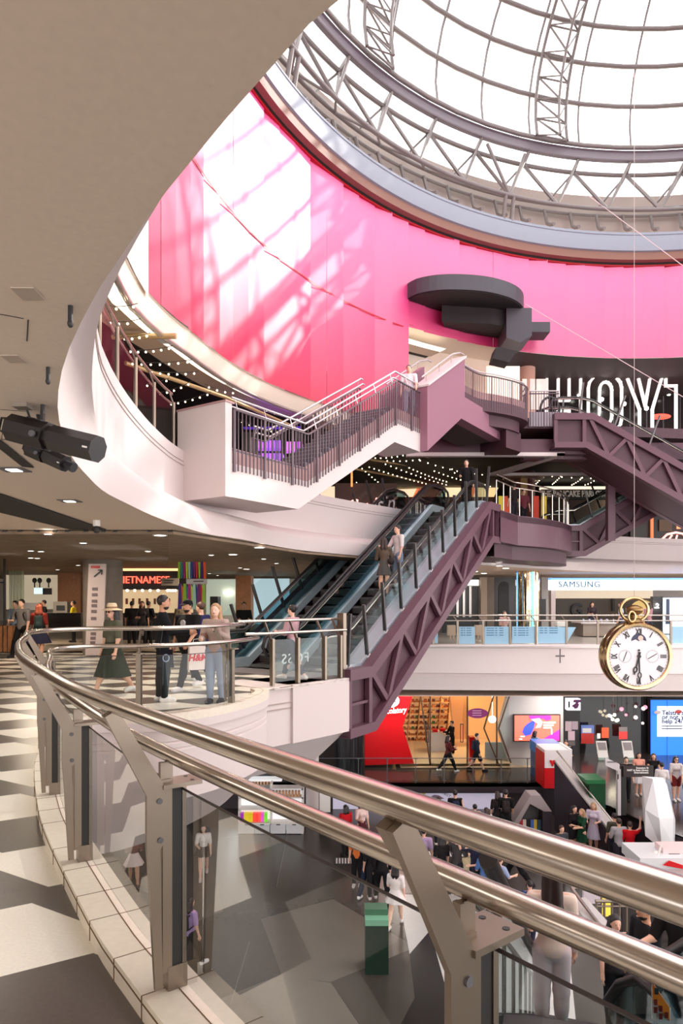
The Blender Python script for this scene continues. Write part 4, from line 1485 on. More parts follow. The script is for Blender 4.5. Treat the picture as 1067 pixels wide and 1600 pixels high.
# ---------------- stage lights under the ceiling
def spotlight(name_label, A, B_, r, top, small=False):
    t = thing('stage_spotlight', name_label, 'spotlight')
    A, B_ = Vector(A), Vector(B_)
    d = (B_ - A).normalized()
    up = Vector((0, 0, 1)); sd_ = d.cross(up).normalized(); uu = sd_.cross(d)
    def Q(x, y, z): return A + d * x + sd_ * y + uu * z
    Ln = (B_ - A).length
    def body(x0, x1, r0, nm, m_, rows=None):
        b = MB()
        n = 8
        rr_ = [[Q(x, r0 * math.cos(PI / 8 + 2 * PI * k / n) * 1.05, r0 * math.sin(PI / 8 + 2 * PI * k / n) * 1.05) for k in range(n)] for x in (x0, x1)]
        loft(b, rr_, close=True)
        b.add(rr_[0], [tuple(range(n))]); b.add(rr_[1], [tuple(range(n))[::-1]])
        return b.build(nm, m_, t)
    M_sp = mat('black spotlight paint', srgb(26, 20, 20), .45)
    M_sp2 = mat('dark lens tube', srgb(34, 30, 32), .35)
    body(0, Ln * .44, r, 'lamp_housing', M_sp)
    body(Ln * .44, Ln * .5, r * .78, 'gate', M_sp)
    body(Ln * .5, Ln, r * .92, 'lens_tube', M_sp2)
    b = MB(); b.tube([Q(Ln * .02, r * .5, r * .6), Q(-Ln * .09, r * .5, r * .5), Q(-Ln * .09, r * .5, -r * .4), Q(Ln * .0, r * .5, -r * .5)], r * .09, 6); b.build('rear_handle', M_sp, t)
    b = MB(); b.tube([Q(-.0, 0, -r * .3), Q(-Ln * .12, 0, -.1 * r), Q(-Ln * .1, 0, -r), Q(0, 0, -r * .8)], r * .04, 5); b.build('cable', M_ink, t)
    for k in range(8):
        b = MB(); b.obox(Q(Ln * (.2 + k * .022), 0, r * 1.0), d * Ln * .006, sd_ * r * .5, uu * r * .04); b.build('vent', M_ink, t)
    b = MB(); b.cyl(Q(Ln * .38, r * 1.1, -.1 * r), Q(Ln * .38, r * 1.3, -.1 * r), r * .22, 12); b.build('knob', M_grey_d, t)
    b = MB(); b.obox(Q(Ln * .95, r * .93, -.1 * r), d * Ln * .025, sd_ * .004, uu * r * .06); b.build('badge', M_paper, t)
    if not small:
        b = MB(); base = Q(Ln * .36, 0, 0); b.bar(base + Vector((0, 0, r * .6)), Vector((base.x, base.y, top - .04)), r * .38, r * .2); b.build('yoke', M_sp, t)
        b = MB(); b.cyl((base.x, base.y, top - .06), (base.x, base.y, top), .015, 8); b.build('ceiling_stud', M_ink, t)
    else:
        b = MB(); b.bar(Q(Ln * .35, 0, r * .5), Q(Ln * .15, 0, r * .5) + Vector((0, 0, top)), r * .3, r * .3); b.build('yoke', M_sp, t)
        b = MB(); b.cyl(Q(Ln, 0, 0), Q(Ln * 1.12, 0, 0), r * .5, 8); b.cyl(Q(Ln * 1.14, 0, 0), Q(Ln * 1.22, 0, 0), r * .6, 8); b.build('clamp', M_ink, t)
    return t
spotlight('large black stage spotlight hanging from the ceiling at left', at(20, 669, 4.75), at(153, 702, 4.55), .096, ZC)
spotlight('small black spotlight below the large stage spotlight', at(47, 700, 4.95), at(103, 725, 4.85), .062, .28, True)
b = MB(); b.tube([at(39, 633, 4.7), at(44, 645, 4.7), at(48, 657, 4.75)], .008, 6); tag(b.build('cable', M_ink), 'black lamp cable looping from the ceiling box to the spotlight', 'cable')
b = MB(); p = atz(35, 631, ZC); b.bbox(p.x - .05, p.x + .05, p.y - .05, p.y + .05, ZC - .03, ZC); tag(b.build('junction_box', M_conc), 'small grey ceiling box where the lamp cable starts', 'box')
# ---------------- upper floor background
b = MB(); b.bbox(-26, 40, 46, 46.3, Z2, 8.9); struct(b.build('wall_upper_back', mat('brown upper wall', srgb(70, 48, 40), .6)))
b = MB(); b.bbox(-26.2, -26, 5, 46, Z2, 8.9); struct(b.build('wall_upper_left', mat('brown upper wall', (0, 0, 0))))
b = MB(); b.prism([(3.2, 27.6), (40, 32.4), (40, 46), (-12, 46), (-8, 30), (0, 28.2)], 8.0, 8.2); struct(b.build('ceiling_upper', M_dark))
rs = thing('restaurant_front', 'brown restaurant front with a red neon script sign', 'shop')
b = MB(); pbox(b, 524, 755, 620, 815, 30, .3); b.build('wall', mat('dark brown wall', srgb(76, 48, 36), .6), rs)
b = MB(); pbox(b, 500, 760, 523, 812, 30, .3); b.build('lit_window', mat('cream lit wall', srgb(240, 214, 180), .5, emit=(1, .8, .55), es=.5), rs)
b = MB(); pbox(b, 548, 735, 551, 760, 29.9, .1); b.build('orange_post', em('orange edge', (1, .35, .1), .8), rs)
text('neon_script', 'Cruisin', 1.0, M_neon2, rs, at(577, 791, 29.85), rot=(PI / 2, -.12, 0), ext=.02, shear=.35, sx=.75)
bd = thing('striped_fascia', 'lit orange and cream striped shop fascia behind the escalator heads', 'shop')
for i, (u0, u1, c) in enumerate(((610, 648, (250, 220, 180)), (630, 652, (240, 120, 70)), (653, 690, (240, 120, 80)), (690, 722, (250, 226, 180)), (715, 742, (240, 120, 70)), (742, 775, (250, 210, 150)))):
    b = MB(); ppoly(b, [(u0 + 6, 757), (u1 + 6, 757), (u1 - 3, 776), (u0 - 3, 776)], 38 + .01 * i, .1); b.build('stripe', mat('fascia stripe %d' % i, srgb(*c), .5, emit=srgb(*c), es=.8), bd)
b = MB(); pbox(b, 560, 776, 800, 850, 38.5, .1); b.build('shop_interior', mat('dim shop', srgb(60, 36, 28), .6), bd)
pcs = thing('pancake_shop', 'dark restaurant front with white western style letters', 'shop')
b = MB(); pbox(b, 846, 764, 960, 780, 36, .3); b.build('sign_board', M_ink, pcs)
text('sign_lettering', 'THE PANCAKE PARLOUR', .44, M_paper, pcs, at(897, 772, 35.9), ext=.03, bold=.01, sx=.72)
b = MB(); pbox(b, 840, 780, 970, 850, 37, .2); b.build('dark_interior', mat('dim shop', (0, 0, 0)), pcs)
b = MB(); pbox(b, 846, 760, 960, 764, 35.9, .4); b.build('lit_edge', em('cream lit edge', (1, .85, .65), .9), pcs)
cl = thing('poster_column', 'round column wrapped in red, gold and black posters on the upper floor', 'column')
b = MB(); p = at(822, 800, 33); b.cyl((p.x, 33.5, Z2), (p.x, 33.5, 8.0), .55, 20); b.build('shaft', mat('dark red column', srgb(84, 20, 18), .4), cl)
b = MB(); pbox(b, 814, 745, 824, 776, 32.9, .1); b.build('gold_poster', mat('gold print', srgb(180, 140, 80), .4), cl)
b = MB(); b.lathe([(.56, 7.6), (.95, 7.66), (1.0, 7.72), (.56, 7.74)], (p.x, 33.5, 0), 24); b.build('collar', M_steel_l, cl, smooth=40)
for i, (u, c, lb) in enumerate(((783, (240, 210, 60), 'yellow poster panel on the upper floor behind the landing railing'), (792, (220, 80, 40), 'orange red poster panel beside the yellow one'), (838, (220, 70, 50), 'red poster panel right of the poster column'), (850, (245, 205, 90), 'yellow poster panel right of the poster column'))):
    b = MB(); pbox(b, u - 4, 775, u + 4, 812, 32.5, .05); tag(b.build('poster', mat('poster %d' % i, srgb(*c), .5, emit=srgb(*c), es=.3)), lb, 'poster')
rs2 = thing('bar', 'dark bar front with orange neon at the right edge of the upper floor', 'shop')
b = MB(); pbox(b, 985, 806, 1110, 845, 38, .3); b.build('wall', M_darkw, rs2)
b = MB(); b.tube([at(1034, 843, 37.9), at(1042, 835, 37.9), at(1056, 832, 37.9), at(1067, 834, 37.9), at(1072, 843, 37.9)], .06, 6); b.tube([at(1045, 843, 37.9), at(1050, 836, 37.9)], .05, 6); b.tube([at(1056, 843, 37.9), at(1058, 836, 37.9)], .05, 6); b.build('neon_arc', M_neon2, rs2, smooth=60)
b = MB(); pbox(b, 1058, 808, 1064, 826, 37.9, .08); b.build('neon_sign', em('orange neon', (1, .3, .12), 1.5), rs2)
b = MB(); pbox(b, 1030, 812, 1050, 830, 37.9, .05); b.build('menu_board', mat('menu', srgb(120, 90, 70), .5), rs2)
b = MB(); pbox(b, 1017, 806, 1021, 843, 37.8, .1); b.build('door_frame', em('dull orange edge', (.8, .25, .1), .5), rs2)
# string lights
M_bulb = em('string bulb', (1, .80, .52), 9)
bm_ = MB(); bm_.sphere((0, 0, 0), .024, 5); bulb_mesh = None
M_wire = mat('black wire', (.02, .02, .02), .6)
nbulbs = [0]
def string(pts3, nb, label, sag=.12, grp='strings of bulbs under the upper ceiling'):
    global bulb_mesh
    t = thing('string_lights', label, 'lights', (0, 0, 0), 0, grp)
    b = MB()
    P_ = [Vector(p) for p in pts3]
    pts, d = [], arclen([np.array(p) for p in P_])
    for i in range(nb * 2 + 1):
        s = d[-1] * i / (nb * 2)
        q = Vector([np.interp(s, d, [p[k] for p in P_]) for k in range(3)])
        q.z -= sag * math.sin(PI * i / (nb * 2))
        pts.append(q)
    b.tube(pts, .008, 4)
    b.build('wire', M_wire, t)
    for i in range(nb):
        q = pts[i * 2 + 1] - Vector((0, 0, .05))
        if bulb_mesh is None:
            o = bm_.build('bulb', M_bulb, t); bulb_mesh = o.data
        else:
            o = bpy.data.objects.new('bulb', bulb_mesh); COL.objects.link(o); o.parent = t
        o.location = q
def zst(u, v, z): return atz(u, v, z)
SL = [((547, 740), (590, 790), 8), ((563, 728), (605, 762), 9), ((573, 727), (680, 758), 16), ((598, 722), (700, 757), 14), ((636, 728), (700, 752), 11), ((675, 733), (735, 752), 9), ((582, 714), (634, 709), 6), ((600, 718), (660, 716), 6), ((650, 716), (740, 740), 8), ((700, 730), (770, 742), 6), ((705, 735), (770, 760), 7),
      ((846, 745), (832, 758), 6), ((880, 737), (862, 756), 7), ((915, 740), (892, 757), 7), ((935, 745), (912, 757), 5), ((855, 742), (960, 746), 7), ((800, 740), (830, 745), 3)]
for i, (a_, c_, n) in enumerate(SL):
    z = 7.75
    ya = (z - EYE) * F / (HY - a_[1]); yc = (z - EYE) * F / (HY - c_[1])
    pa, pc = at(*a_, min(ya, 40)), at(*c_, min(yc, 42))
    string([pa, pc], n, 'string of warm bulbs under the dark upper ceiling', .05)
SL2 = [((162, 476), (215, 474), 4), ((165, 500), (220, 498), 4), ((178, 525), (235, 520), 5), ((198, 546), (270, 540), 6), ((200, 565), (300, 562), 7), ((230, 578), (310, 580), 6), ((225, 600), (265, 590), 4), ((245, 614), (300, 595), 5), ((262, 630), (330, 612), 6), ((320, 600), (370, 612), 4), ((370, 620), (470, 655), 8), ((372, 655), (440, 675), 6)]
for i, (a_, c_, n) in enumerate(SL2):
    z = 7.6
    string([atz(*a_, z), atz(*c_, z)], n, 'string of warm bulbs seen past the curved white parapet', .05, 'strings of bulbs behind the white parapet')
# pale pipes under the ceilings
def pipe(pts, r, label, m=None):
    b = MB(); b.tube(pts, r, 8); return tag(b.build('ceiling_pipe', m or M_steel_l, smooth=60), label, 'pipe')
M_brass = mat('pale brass pipe', srgb(206, 176, 130), .35, .4)
pa6 = [dp(a, RW + .12, zsoft(a) - .08) for a in np.linspace(ray_ang(520), A_cream + .2, 40)]
pipe(pa6, .07, 'curved pale pipe following the edge of the white soffit')
pipe([atz(175, 526, 7.9), atz(275, 525, 7.9)], .07, 'short straight pipe crossing the dark ceiling above the glass parapet', M_brass)
pipe([atz(196, 567, 7.8), atz(350, 620, 7.8), atz(460, 668, 7.8)], .06, 'long diagonal pipe running from the glass parapet towards the stair', M_brass)
pipe([atz(178, 448, 7.9), atz(195, 449, 7.9)], .07, 'stub of pipe at the top of the glowing ceiling band', M_brass)
for i, ((u0, v0), (u1, v1)) in enumerate((((640, 708), (790, 740)), ((578, 718), (760, 745)), ((556, 733), (690, 758)), ((560, 765), (760, 758)), ((830, 742), (960, 738)))):
    pipe([at(u0, v0, 29 + i), at(u1, v1, 36 + i)], .05, 'pale ceiling pipe number %s counted upward above the escalator heads' % ('one', 'two', 'three', 'four', 'five')[i], M_brass)
# purple lit stage seen through the stair railing
pg = thing('amusement_machine', 'violet glowing amusement machine seen behind the stair railing', 'machine')
b = MB(); pbox(b, 380, 640, 470, 668, 27, .3); b.build('violet_screen', em('deep violet glow', (.12, .03, .6), .6), pg)
b = MB(); pbox(b, 402, 688, 440, 700, 24, .5); pbox(b, 405, 708, 442, 717, 23.5, .5); b.build('violet_panel', em('violet glow', (.35, .08, 1), 1.3), pg)
b = MB(); pbox(b, 446, 690, 472, 704, 25, .5); b.build('magenta_panel', em('magenta glow', (.6, .12, .95), 1.0), pg)
b = MB(); pbox(b, 380, 675, 402, 715, 24, .5); b.build('cabinet', M_darkw, pg)
# glass railing on the curved white parapet
gr = thing('balustrade', 'glass balustrade with slim steel posts on the curved white upper parapet', 'balustrade')
du = arclen(UPr)
def up_s(p):
    return du[int(np.argmin([np.linalg.norm(q - np.array(p)) for q in UPr]))]
g0, g1 = up_s((-2.75, 7.68)), up_s((-3.3, 14.0))
def up_at(s, off=-.1):
    p = np.array((np.interp(s, du, [q[0] for q in UPr]), np.interp(s, du, [q[1] for q in UPr])))
    return p - (p - ctr) / np.linalg.norm(p - ctr) * off
gs = np.linspace(g0, g1, 30)
for z, r_ in ((Z2 + 1.22, .028), (Z2 + 1.02, .02)):
    b = MB(); b.tube([(*up_at(s, -.2), z) for s in gs], r_, 8); b.build('handrail', M_steel, gr, smooth=60)
for s in np.linspace(g0 + .1, g1 - .15, 6):
    b = MB(); q = up_at(s, -.1); b.cyl((*q, Z2), (*q, Z2 + 1.0), .03, 8); q2 = up_at(s, -.2); b.bar((*q, Z2 + .95), (*q2, Z2 + 1.22), .04, .02); b.build('post', M_steel_d, gr)
b = MB(); loft(b, [[(*up_at(s), Z2 + .08) for s in gs], [(*up_at(s), Z2 + .95) for s in gs]]); b.build('glass_pane', M_glass, gr, smooth=40)
# pinkish shop wall seen through that glass
# ---------------- cinema letters
YH = 35.6
sign = thing('cinema_sign', 'giant white outlined letters standing on the cinema front under the pink wall', 'sign')
M_let = em('white letter edge', (1, .93, .9), .55)
def letter(loops, nm='letter'):
    b = MB()
    for lp_ in loops:
        P_ = [at(u, v, YH) for u, v in lp_]
        n = len(P_)
        for i in range(n):
            p, q = P_[i], P_[(i + 1) % n]
            d = (q - p).normalized() * .06
            b.bar(p - d * .8, q + d * .8, .16, .12, up=(0, 0, 1) if abs((q - p).normalized().z) < .9 else (1, 0, 0))
    return b.build(nm, M_let, sign)
def arc(cu, cv, ru, rv, a0, a1, n=8):
    return [(cu + ru * math.cos(math.radians(a0 + (a1 - a0) * i / n)), cv - rv * math.sin(math.radians(a0 + (a1 - a0) * i / n))) for i in range(n + 1)]
letter([[(854, 584), (872, 584), (872, 626), (889, 626), (889, 584), (907, 584), (907, 677), (889, 677), (889, 642), (872, 642), (872, 677), (854, 677)]])
letter([arc(945, 606, 26, 22, 180, 0) + arc(945, 655, 26, 22, 0, -180), arc(946, 610, 9.5, 13, 180, 0) + arc(946, 650, 9.5, 13, 0, -180)])
letter([[(978, 586), (996, 586), (1008, 634), (1016, 586), (1035, 586), (1019, 640), (1019, 677), (999, 677), (999, 640)]])
letter([[(1040, 586), (1092, 586), (1092, 603), (1076, 603), (1076, 677), (1056, 677), (1056, 603), (1040, 603)]])
cf = thing('cinema_facade', 'dark glazed cinema front with white ledge and red graphic wall', 'shop')
b = MB(); pbox(b, 800, 575, 1110, 680, 39, .2); b.build('dark_glazing', mat('dark cinema interior', srgb(40, 32, 32), .2), cf)
b = MB(); pbox(b, 840, 679, 1110, 687, 35.2, 1.5); b.build('ledge', M_white, cf)
b = MB(); pbox(b, 985, 687, 1110, 765, 35.5, .3); b.build('red_wall', mat('coral red graphic wall', srgb(206, 96, 84), .5), cf)
b = MB()
for (u, v, w) in ((1030, 722, 18), (1044, 709, 14), (1052, 700, 16), (1060, 716, 12), (1022, 716, 8)):
    b.tube([at(u, v, 35.45), at(u + w * .4, v - 5, 35.45), at(u + w * .7, v + 3, 35.45), at(u + w, v - 3, 35.45)], .09, 5)
b.build('white_graphic', M_paper, cf)
b = MB(); b.sphere(at(1032, 651, 36.5), (.55, .3, .14), 8); b.build('red_lamp', em('red lamp', (1, .08, .05), 1.5), cf)
for i, (u0, u1) in enumerate(((826, 833), (838, 846), (848, 866))):
    b = MB(); pbox(b, u0 - 10, 592, u1 - 10, 640, 31.5 + i * .2, .06); b.build('white_panel', mat('marbled panel', srgb(236, 226, 216), .4, noise=.1, nscale=3), cf)
b = MB(); pbox(b, 760, 572, 812, 625, 31.2, .1); b.build('pale_window', mat('pale lit window', srgb(250, 232, 214), .4, emit=(1, .86, .72), es=.5), cf)
for i in range(9):
    b = MB(); u = 880 + i * 26; pbox(b, u, 600, u + 1.2, 678, 38.6, .06); b.build('mullion', M_grey_d, cf)
for i in range(6):
    b = MB(); b.sphere(at(870 + i * 35, 610 + (i * 37 % 30), 38.4), (.12, .12, .12), 6); b.build('interior_lamp', M_lampw, cf)
b = MB(); p = at(824, 620, 32); b.cyl((p.x + .5, 34, Z3), (p.x + .5, 34, 13.27), .42, 20); struct(b.build('column_cinema', mat('salmon column', srgb(224, 176, 156), .5), smooth=40))
b = MB(); b.bbox(12, 40, 31.6, 31.8, 7.3, 8.9); struct(b.build('trim_18', M_purple))
b = MB(); b.slab([at(775, 542, 28.8), at(808, 548, 28.8), at(795, 566, 28.8), at(770, 560, 28.8)], (0, .8, 0)); tag(b.build('loudspeaker', M_discu), 'dark wedge loudspeaker hanging below the half disc platform', 'speaker')
b = MB(); pbox(b, 640, 555, 700, 600, 32.5, .3); struct(b.build('door_1', M_dark))
# bicycle ring sculpture on the balcony
b = MB(); p = at(859, 640, 27.5); b.tube([p + Vector((.38 * math.cos(a), 0, .5 * math.sin(a))) for a in np.linspace(0, 2 * PI, 24)[:-1]], .05, 8, closed=True)
tag(b.build('ring_sculpture', M_ink, smooth=60), 'black ring standing behind the short straight balcony railing', 'ring')
# ================================================================ GALLERY ACROSS THE VOID
gb = thing('balustrade', 'steel and glass balustrade with pale blue printed panels along the gallery across the void', 'balustrade')
YG = 25.9
for z, r_ in ((1.15, .03), (.95, .025)):
    b = MB(); b.tube([(3.7, YG + (.2 if z > 1 else 0), z), (14, YG + (.2 if z > 1 else 0), z), (30, YG + .9, z)], r_, 8); b.build('handrail', M_steel, gb, smooth=60)
for u in (677, 715, 755, 797, 837, 885, 934, 1048, 1090):
    p = at(u, 1000, YG)
    b = MB(); b.bbox(p.x - .035, p.x + .035, YG - .03, YG + .03, .05, .95); po = b.build('post', M_steel_d, gb)
    b = MB(); b.bar((p.x, YG, .9), (p.x - .15, YG + .2, 1.15), .05, .02); b.build('bracket_arm', M_steel, po)
M_print = mat('pale blue film', srgb(160, 206, 232), .4)
M_printt = mat('blue print', srgb(74, 130, 170), .5)
b = MB(); b.bbox(3.7, 22, YG + .02, YG + .03, .1, .88); b.build('glass_pane', M_gfar, gb)
for k, (u0, u1, n, v1) in enumerate(((679, 684, 0, 1005), (717, 742, 4, 1006), (757, 795, 4, 1006), (800, 836, 4, 1005), (840, 883, 3, 1005))):
    b = MB()
    if k == 4:
        ppoly(b, [(840, 979), (900, 980), (885, 1005), (840, 1005)], YG, .012)
    else:
        pbox(b, u0, 979, u1, v1, YG, .012)
    pr_ = b.build('printed_panel', M_print, gb)
    for i in range(n):
        v = 981 + i * 3.6
        for j in range(4):
            b = MB(); w = (u1 - u0) * .14
            ua = u0 + 3 + j * w * 1.25
            pbox(b, ua, v, ua + w * (.7 + .5 * ((i * 3 + j * 5 + k) % 3) / 2), v + 1.3, YG - .006, .005); b.build('text_line', M_printt, pr_)
b = MB(); pbox(b, 1049, 979, 1100, 1005, YG, .012); b.build('printed_panel', M_print, gb)
b = MB(); b.bbox(2.6, 45, 44, 44.3, -.1, 3.06); struct(b.build('wall_gallery', M_gwall))
b = MB(); pbox(b, 690, 902, 748, 990, 36, .3); struct(b.build('door_2', mat('black lift door', srgb(26, 20, 18), .25)))
ld = thing('lift_lobby', 'dark lift lobby with a lit white sign and slim chrome strips', 'lobby')
b = MB(); pbox(b, 722, 906, 748, 915, 35.8, .1); b.build('lit_sign', em('white sign', (1, .95, .88), 1.6), ld)
for u in (713, 723, 733):
    b = MB(); pbox(b, u, 916, u + 3.5, 964, 35.85, .08); b.build('chrome_strip', M_steel_l, ld)
b = MB(); pbox(b, 751, 902, 761, 970, 35.7, .3); b.build('door_frame', mat('beige frame', srgb(190, 170, 150), .5), ld)
b = MB(); pbox(b, 761, 902, 772, 985, 35.9, .3); b.build('side_panel', M_conc, ld)
b = MB(); pbox(b, 771, 902, 806, 985, 36.2, .2); b.build('arched_door', mat('lift dark', srgb(34, 28, 30), .3), ld)
b = MB(); ppoly(b, [(779, 985), (779, 916), (783, 910), (789, 908), (795, 912), (796, 985)], 36.15, .04); b.build('arch_recess', M_ink, ld)
mc = thing('mirrored_column', 'tall mirror tiled column with gold and rainbow reflections on the far gallery', 'column')
p = at(824, 930, 31.5); b = MB(); b.cyl((p.x, 31.5, 0), (p.x, 31.5, 3.06), .55, 28); b.build('shaft', mat('crinkled mirror', srgb(225, 205, 170), .08, 1, noise=.3, nscale=9), mc, smooth=50)
b = MB(); pbox(b, 830, 893, 834, 985, 30.9, .05); b.build('rainbow_strip', mat('iridescent strip', srgb(120, 220, 230), .1, .7), mc)
b = MB(); pbox(b, 807, 893, 809, 985, 30.9, .05); b.build('rainbow_strip', mat('iridescent strip blue', srgb(90, 150, 220), .1, .7), mc)
b = MB(); pbox(b, 846, 902, 863, 985, 36, .3); pbox(b, 843, 936, 853, 968, 35.9, .06, 1); struct(b.build('wall_gallery_pier', [M_gwall, M_darkw]))
st = thing('electronics_store', 'white fronted electronics store with a long lit sign fascia', 'shop')
b = MB(); pbox(b, 861, 905, 1120, 922, 33.5, .5); b.build('lit_fascia', em('white fascia', (1, .97, .95), .95), st)
b = MB(); pbox(b, 861, 903, 1120, 906, 33.4, .5); b.build('blue_edge', em('blue edge', srgb(110, 160, 240), 1.2), st)
text('sign_lettering', 'SAMSUNG', .42, mat('teal letters', srgb(10, 110, 150), .5), st, at(905, 913.5, 33.43), ext=.012, sx=1.0, spacing=1.1)
b = MB(); pbox(b, 869, 935, 1020, 985, 39, .2); b.build('dark_wall', mat('olive dark wall', srgb(82, 72, 62), .5), st)
b = MB(); pbox(b, 866, 922, 1020, 935, 38.8, .3); b.build('lit_cove', mat('cream cove', srgb(226, 206, 180), .5, emit=(1, .88, .68), es=.35), st)
text('wall_letter', 'G', 1.0, M_ink, st, at(901, 954, 38.9), ext=.05, bold=.02)
text('wall_letter', 'I', 1.0, M_ink, st, at(958, 946, 38.9), ext=.05, bold=.02)
b = MB(); pbox(b, 861, 922, 868, 1002, 33.6, .4); b.build('pier', M_white, st)
b = MB(); pbox(b, 1020, 932, 1036, 990, 36, .3); b.build('grey_panel', mat('slate panel', srgb(96, 96, 100), .4), st)
text('small_sign', '.2', .35, M_lampw, st, at(1026, 947, 35.9), ext=.02)
b = MB(); pbox(b, 1036, 933, 1120, 990, 34.5, .2); b.build('screen_surround', M_grey_d, st)
b = MB(); pbox(b, 1036.5, 934, 1090, 990, 34.4, .08); b.build('screen', em('pale watch screen', srgb(206, 228, 246), .95), st)
b = MB(); pbox(b, 1041, 936, 1046, 962, 34.36, .03); pbox(b, 1040, 962, 1046, 975, 34.36, .03); b.build('watch_picture', mat('navy picture', srgb(50, 56, 90), .4), st)
b = MB(); b.cyl(at(1004, 957, 37), at(1004, 957, 37.2), .68, 24); b.build('gold_disc', mat('gold yellow', srgb(240, 200, 110), .4, emit=(1, .75, .3), es=.3), st)
b = MB(); pbox(b, 911, 974, 962, 994, 32, 1.2); b.build('display_counter', mat('mirror counter', srgb(150, 132, 122), .2), st)
b = MB(); pbox(b, 908, 972.5, 964, 974.5, 31.9, 1.4); b.build('counter_top', M_white, st)
rr = random.Random(5)
ph = None
for i in range(16):
    u = 912 + i * 3.1
    if ph is None:
        b = MB(); b.bbox(-.03, .03, -.01, .01, 0, .14)
        ph = tag(b.build('phone', mat('pale phone', srgb(190, 190, 215), .3)), 'small display phone standing on the store counter', 'phone', 'display phones on the store counter')
        o = ph
    else:
        o = dup(ph)
    p = at(u, 972, 32.2); o.location = (p.x, 32.2 + .3 * (i % 3), at(0, 972.5, 31.9).z); o.rotation_euler = (0, 0, rr.uniform(-.5, .5))
# gallery furniture: two small tables with chairs
for k, (u, lb) in enumerate(((707, 'pale bench back behind the first printed glass panel'), (750, 'pale bench back between the printed glass panels'))):
    b = MB(); pbox(b, u - 7, 977, u + 5, 993, 28, .3); pbox(b, u - 4, 993, u - 2, 1000, 28, .05); pbox(b, u + 1, 993, u + 3, 1000, 28, .05)
    tag(b.build('bench', mat('cream bench', srgb(226, 204, 182), .5)), lb, 'bench')
b = MB(); pbox(b, 872, 978, 874, 995, 30, .05); pbox(b, 884, 978, 886, 995, 30, .05); pbox(b, 871, 970, 887, 979, 30, .4); tag(b.build('stool', M_paper), 'white stool by the store counter', 'stool')
b = MB(); b.tube([at(875, 1014, 25.55), at(875, 1036, 25.55)], .025, 6); b.tube([at(868, 1025, 25.55), at(882, 1025, 25.55)], .03, 6)
tag(b.build('rigging_bracket', M_grey), 'small grey cross shaped bracket on the gallery fascia', 'bracket')
for i, (u, v) in enumerate(((790, 888), (756, 896), (780, 884), (742, 893))):
    downlight(u, v, ZC - .01, 1.0, 'round downlight in the ceiling above the far gallery', grp='downlights over the far gallery')
# ================================================================ POCKET WATCH
YC = 20.0
wc = at(997.7, 1025.5, YC)
pw = thing('pocket_watch', 'giant gold hanging pocket watch with a white dial reading half past six', 'clock', wc)
R0 = 47.5 / F * YC
M_gold = mat('polished gold', srgb(204, 174, 130), .22, 1, noise=.12, nscale=5)
M_gold_d = mat('bronze crown', srgb(140, 112, 74), .3, .9)
AX = Matrix(((1, 0, 0), (0, 0, -1), (0, 1, 0)))      # lathe axis z -> -y (towards the viewer)
AX = Matrix(((1, 0, 0), (0, 0, -1), (0, 1, 0)))
b = MB()
b.lathe([(R0 * .97, .02), (R0 * 1.0, .05), (R0 * 1.08, .06), (R0 * 1.13, -.02), (R0 * 1.12, -.12), (R0 * 1.07, -.16), (R0 * 1.1, -.2), (R0 * 1.15, -.28), (R0 * 1.15, -.40), (R0 * 1.10, -.5), (R0 * 1.05, -.53), (R0 * 1.08, -.58), (R0 * 1.04, -.68), (R0 * .8, -.8), (R0 * .4, -.88), (.001, -.9)], n=64, axis=AX)
b.build('case', M_gold, pw, smooth=40)
b = MB(); b.lathe([(.001, .0), (R0 * 1.0, .0), (R0 * 1.0, -.03)], n=64, axis=AX); b.build('dial', mat('white enamel', srgb(242, 238, 242), .3), pw)
def W(x, z, y=-.012): return Vector((x * R0, y, z * R0))
ROM = ['XII', 'I', 'II', 'III', 'IIII', 'V', 'VI', 'VII', 'VIII', 'IX', 'X', 'XI']
for i, s_ in enumerate(ROM):
    a = PI / 2 - i * PI / 6
    o = text('numeral', s_, R0 * .27, M_ink, pw, W(.80 * math.cos(a), .80 * math.sin(a), -.012), rot=(PI / 2, -(a - PI / 2), 0), ext=.003, bold=.008, sx=.62)
b = MB()
for i in range(60):
    a = i * PI / 30
    c = W(.945 * math.cos(a), .945 * math.sin(a)); d = Vector((math.cos(a), 0, math.sin(a)))
    b.obox(c, d * R0 * .012, Vector((-d.z, 0, d.x)) * R0 * .007, (0, .002, 0))
b.build('minute_track', M_ink, pw)
def hand(ang, ln, w, nm, loop):
    d = Vector((math.sin(ang), 0, math.cos(ang))); s_ = Vector((d.z, 0, -d.x))
    b = MB()
    b.bar(W(0, 0, -.03) - d * R0 * .15, W(0, 0, -.03) + d * R0 * (loop - .08), w, .012, up=(0, 1, 0))
    b.bar(W(0, 0, -.03) + d * R0 * (loop + .08), W(0, 0, -.03) + d * R0 * ln, w, .012, up=(0, 1, 0))
    b.tube([W(0, 0, -.03) + d * R0 * (loop + .09 * math.cos(t)) + s_ * R0 * .055 * math.sin(t) for t in np.linspace(0, 2 * PI, 14)[:-1]], w * .4, 6, closed=True)
    b.build(nm, M_ink, pw)
hand(math.radians(195), .62, .045, 'hour_hand', .45)
hand(math.radians(178), .92, .038, 'minute_hand', .62)
b = MB(); b.cyl(W(0, 0, -.02), W(0, 0, -.05), R0 * .06, 16); b.cyl(W(0, .2, -.02), W(0, .2, -.04), R0 * .035, 12); b.build('hub', M_ink, pw)
M_navy = mat('navy moon disc', srgb(46, 50, 84), .4)
b = MB(); b.add([W(.25 * math.cos(t), .50 + .25 * math.sin(t), -.008) for t in np.linspace(0, PI, 14)] + [W(-.1, .56, -.008), W(0, .50, -.008), W(.1, .56, -.008)], [tuple(range(17))]); b.build('moon_window', M_navy, pw)
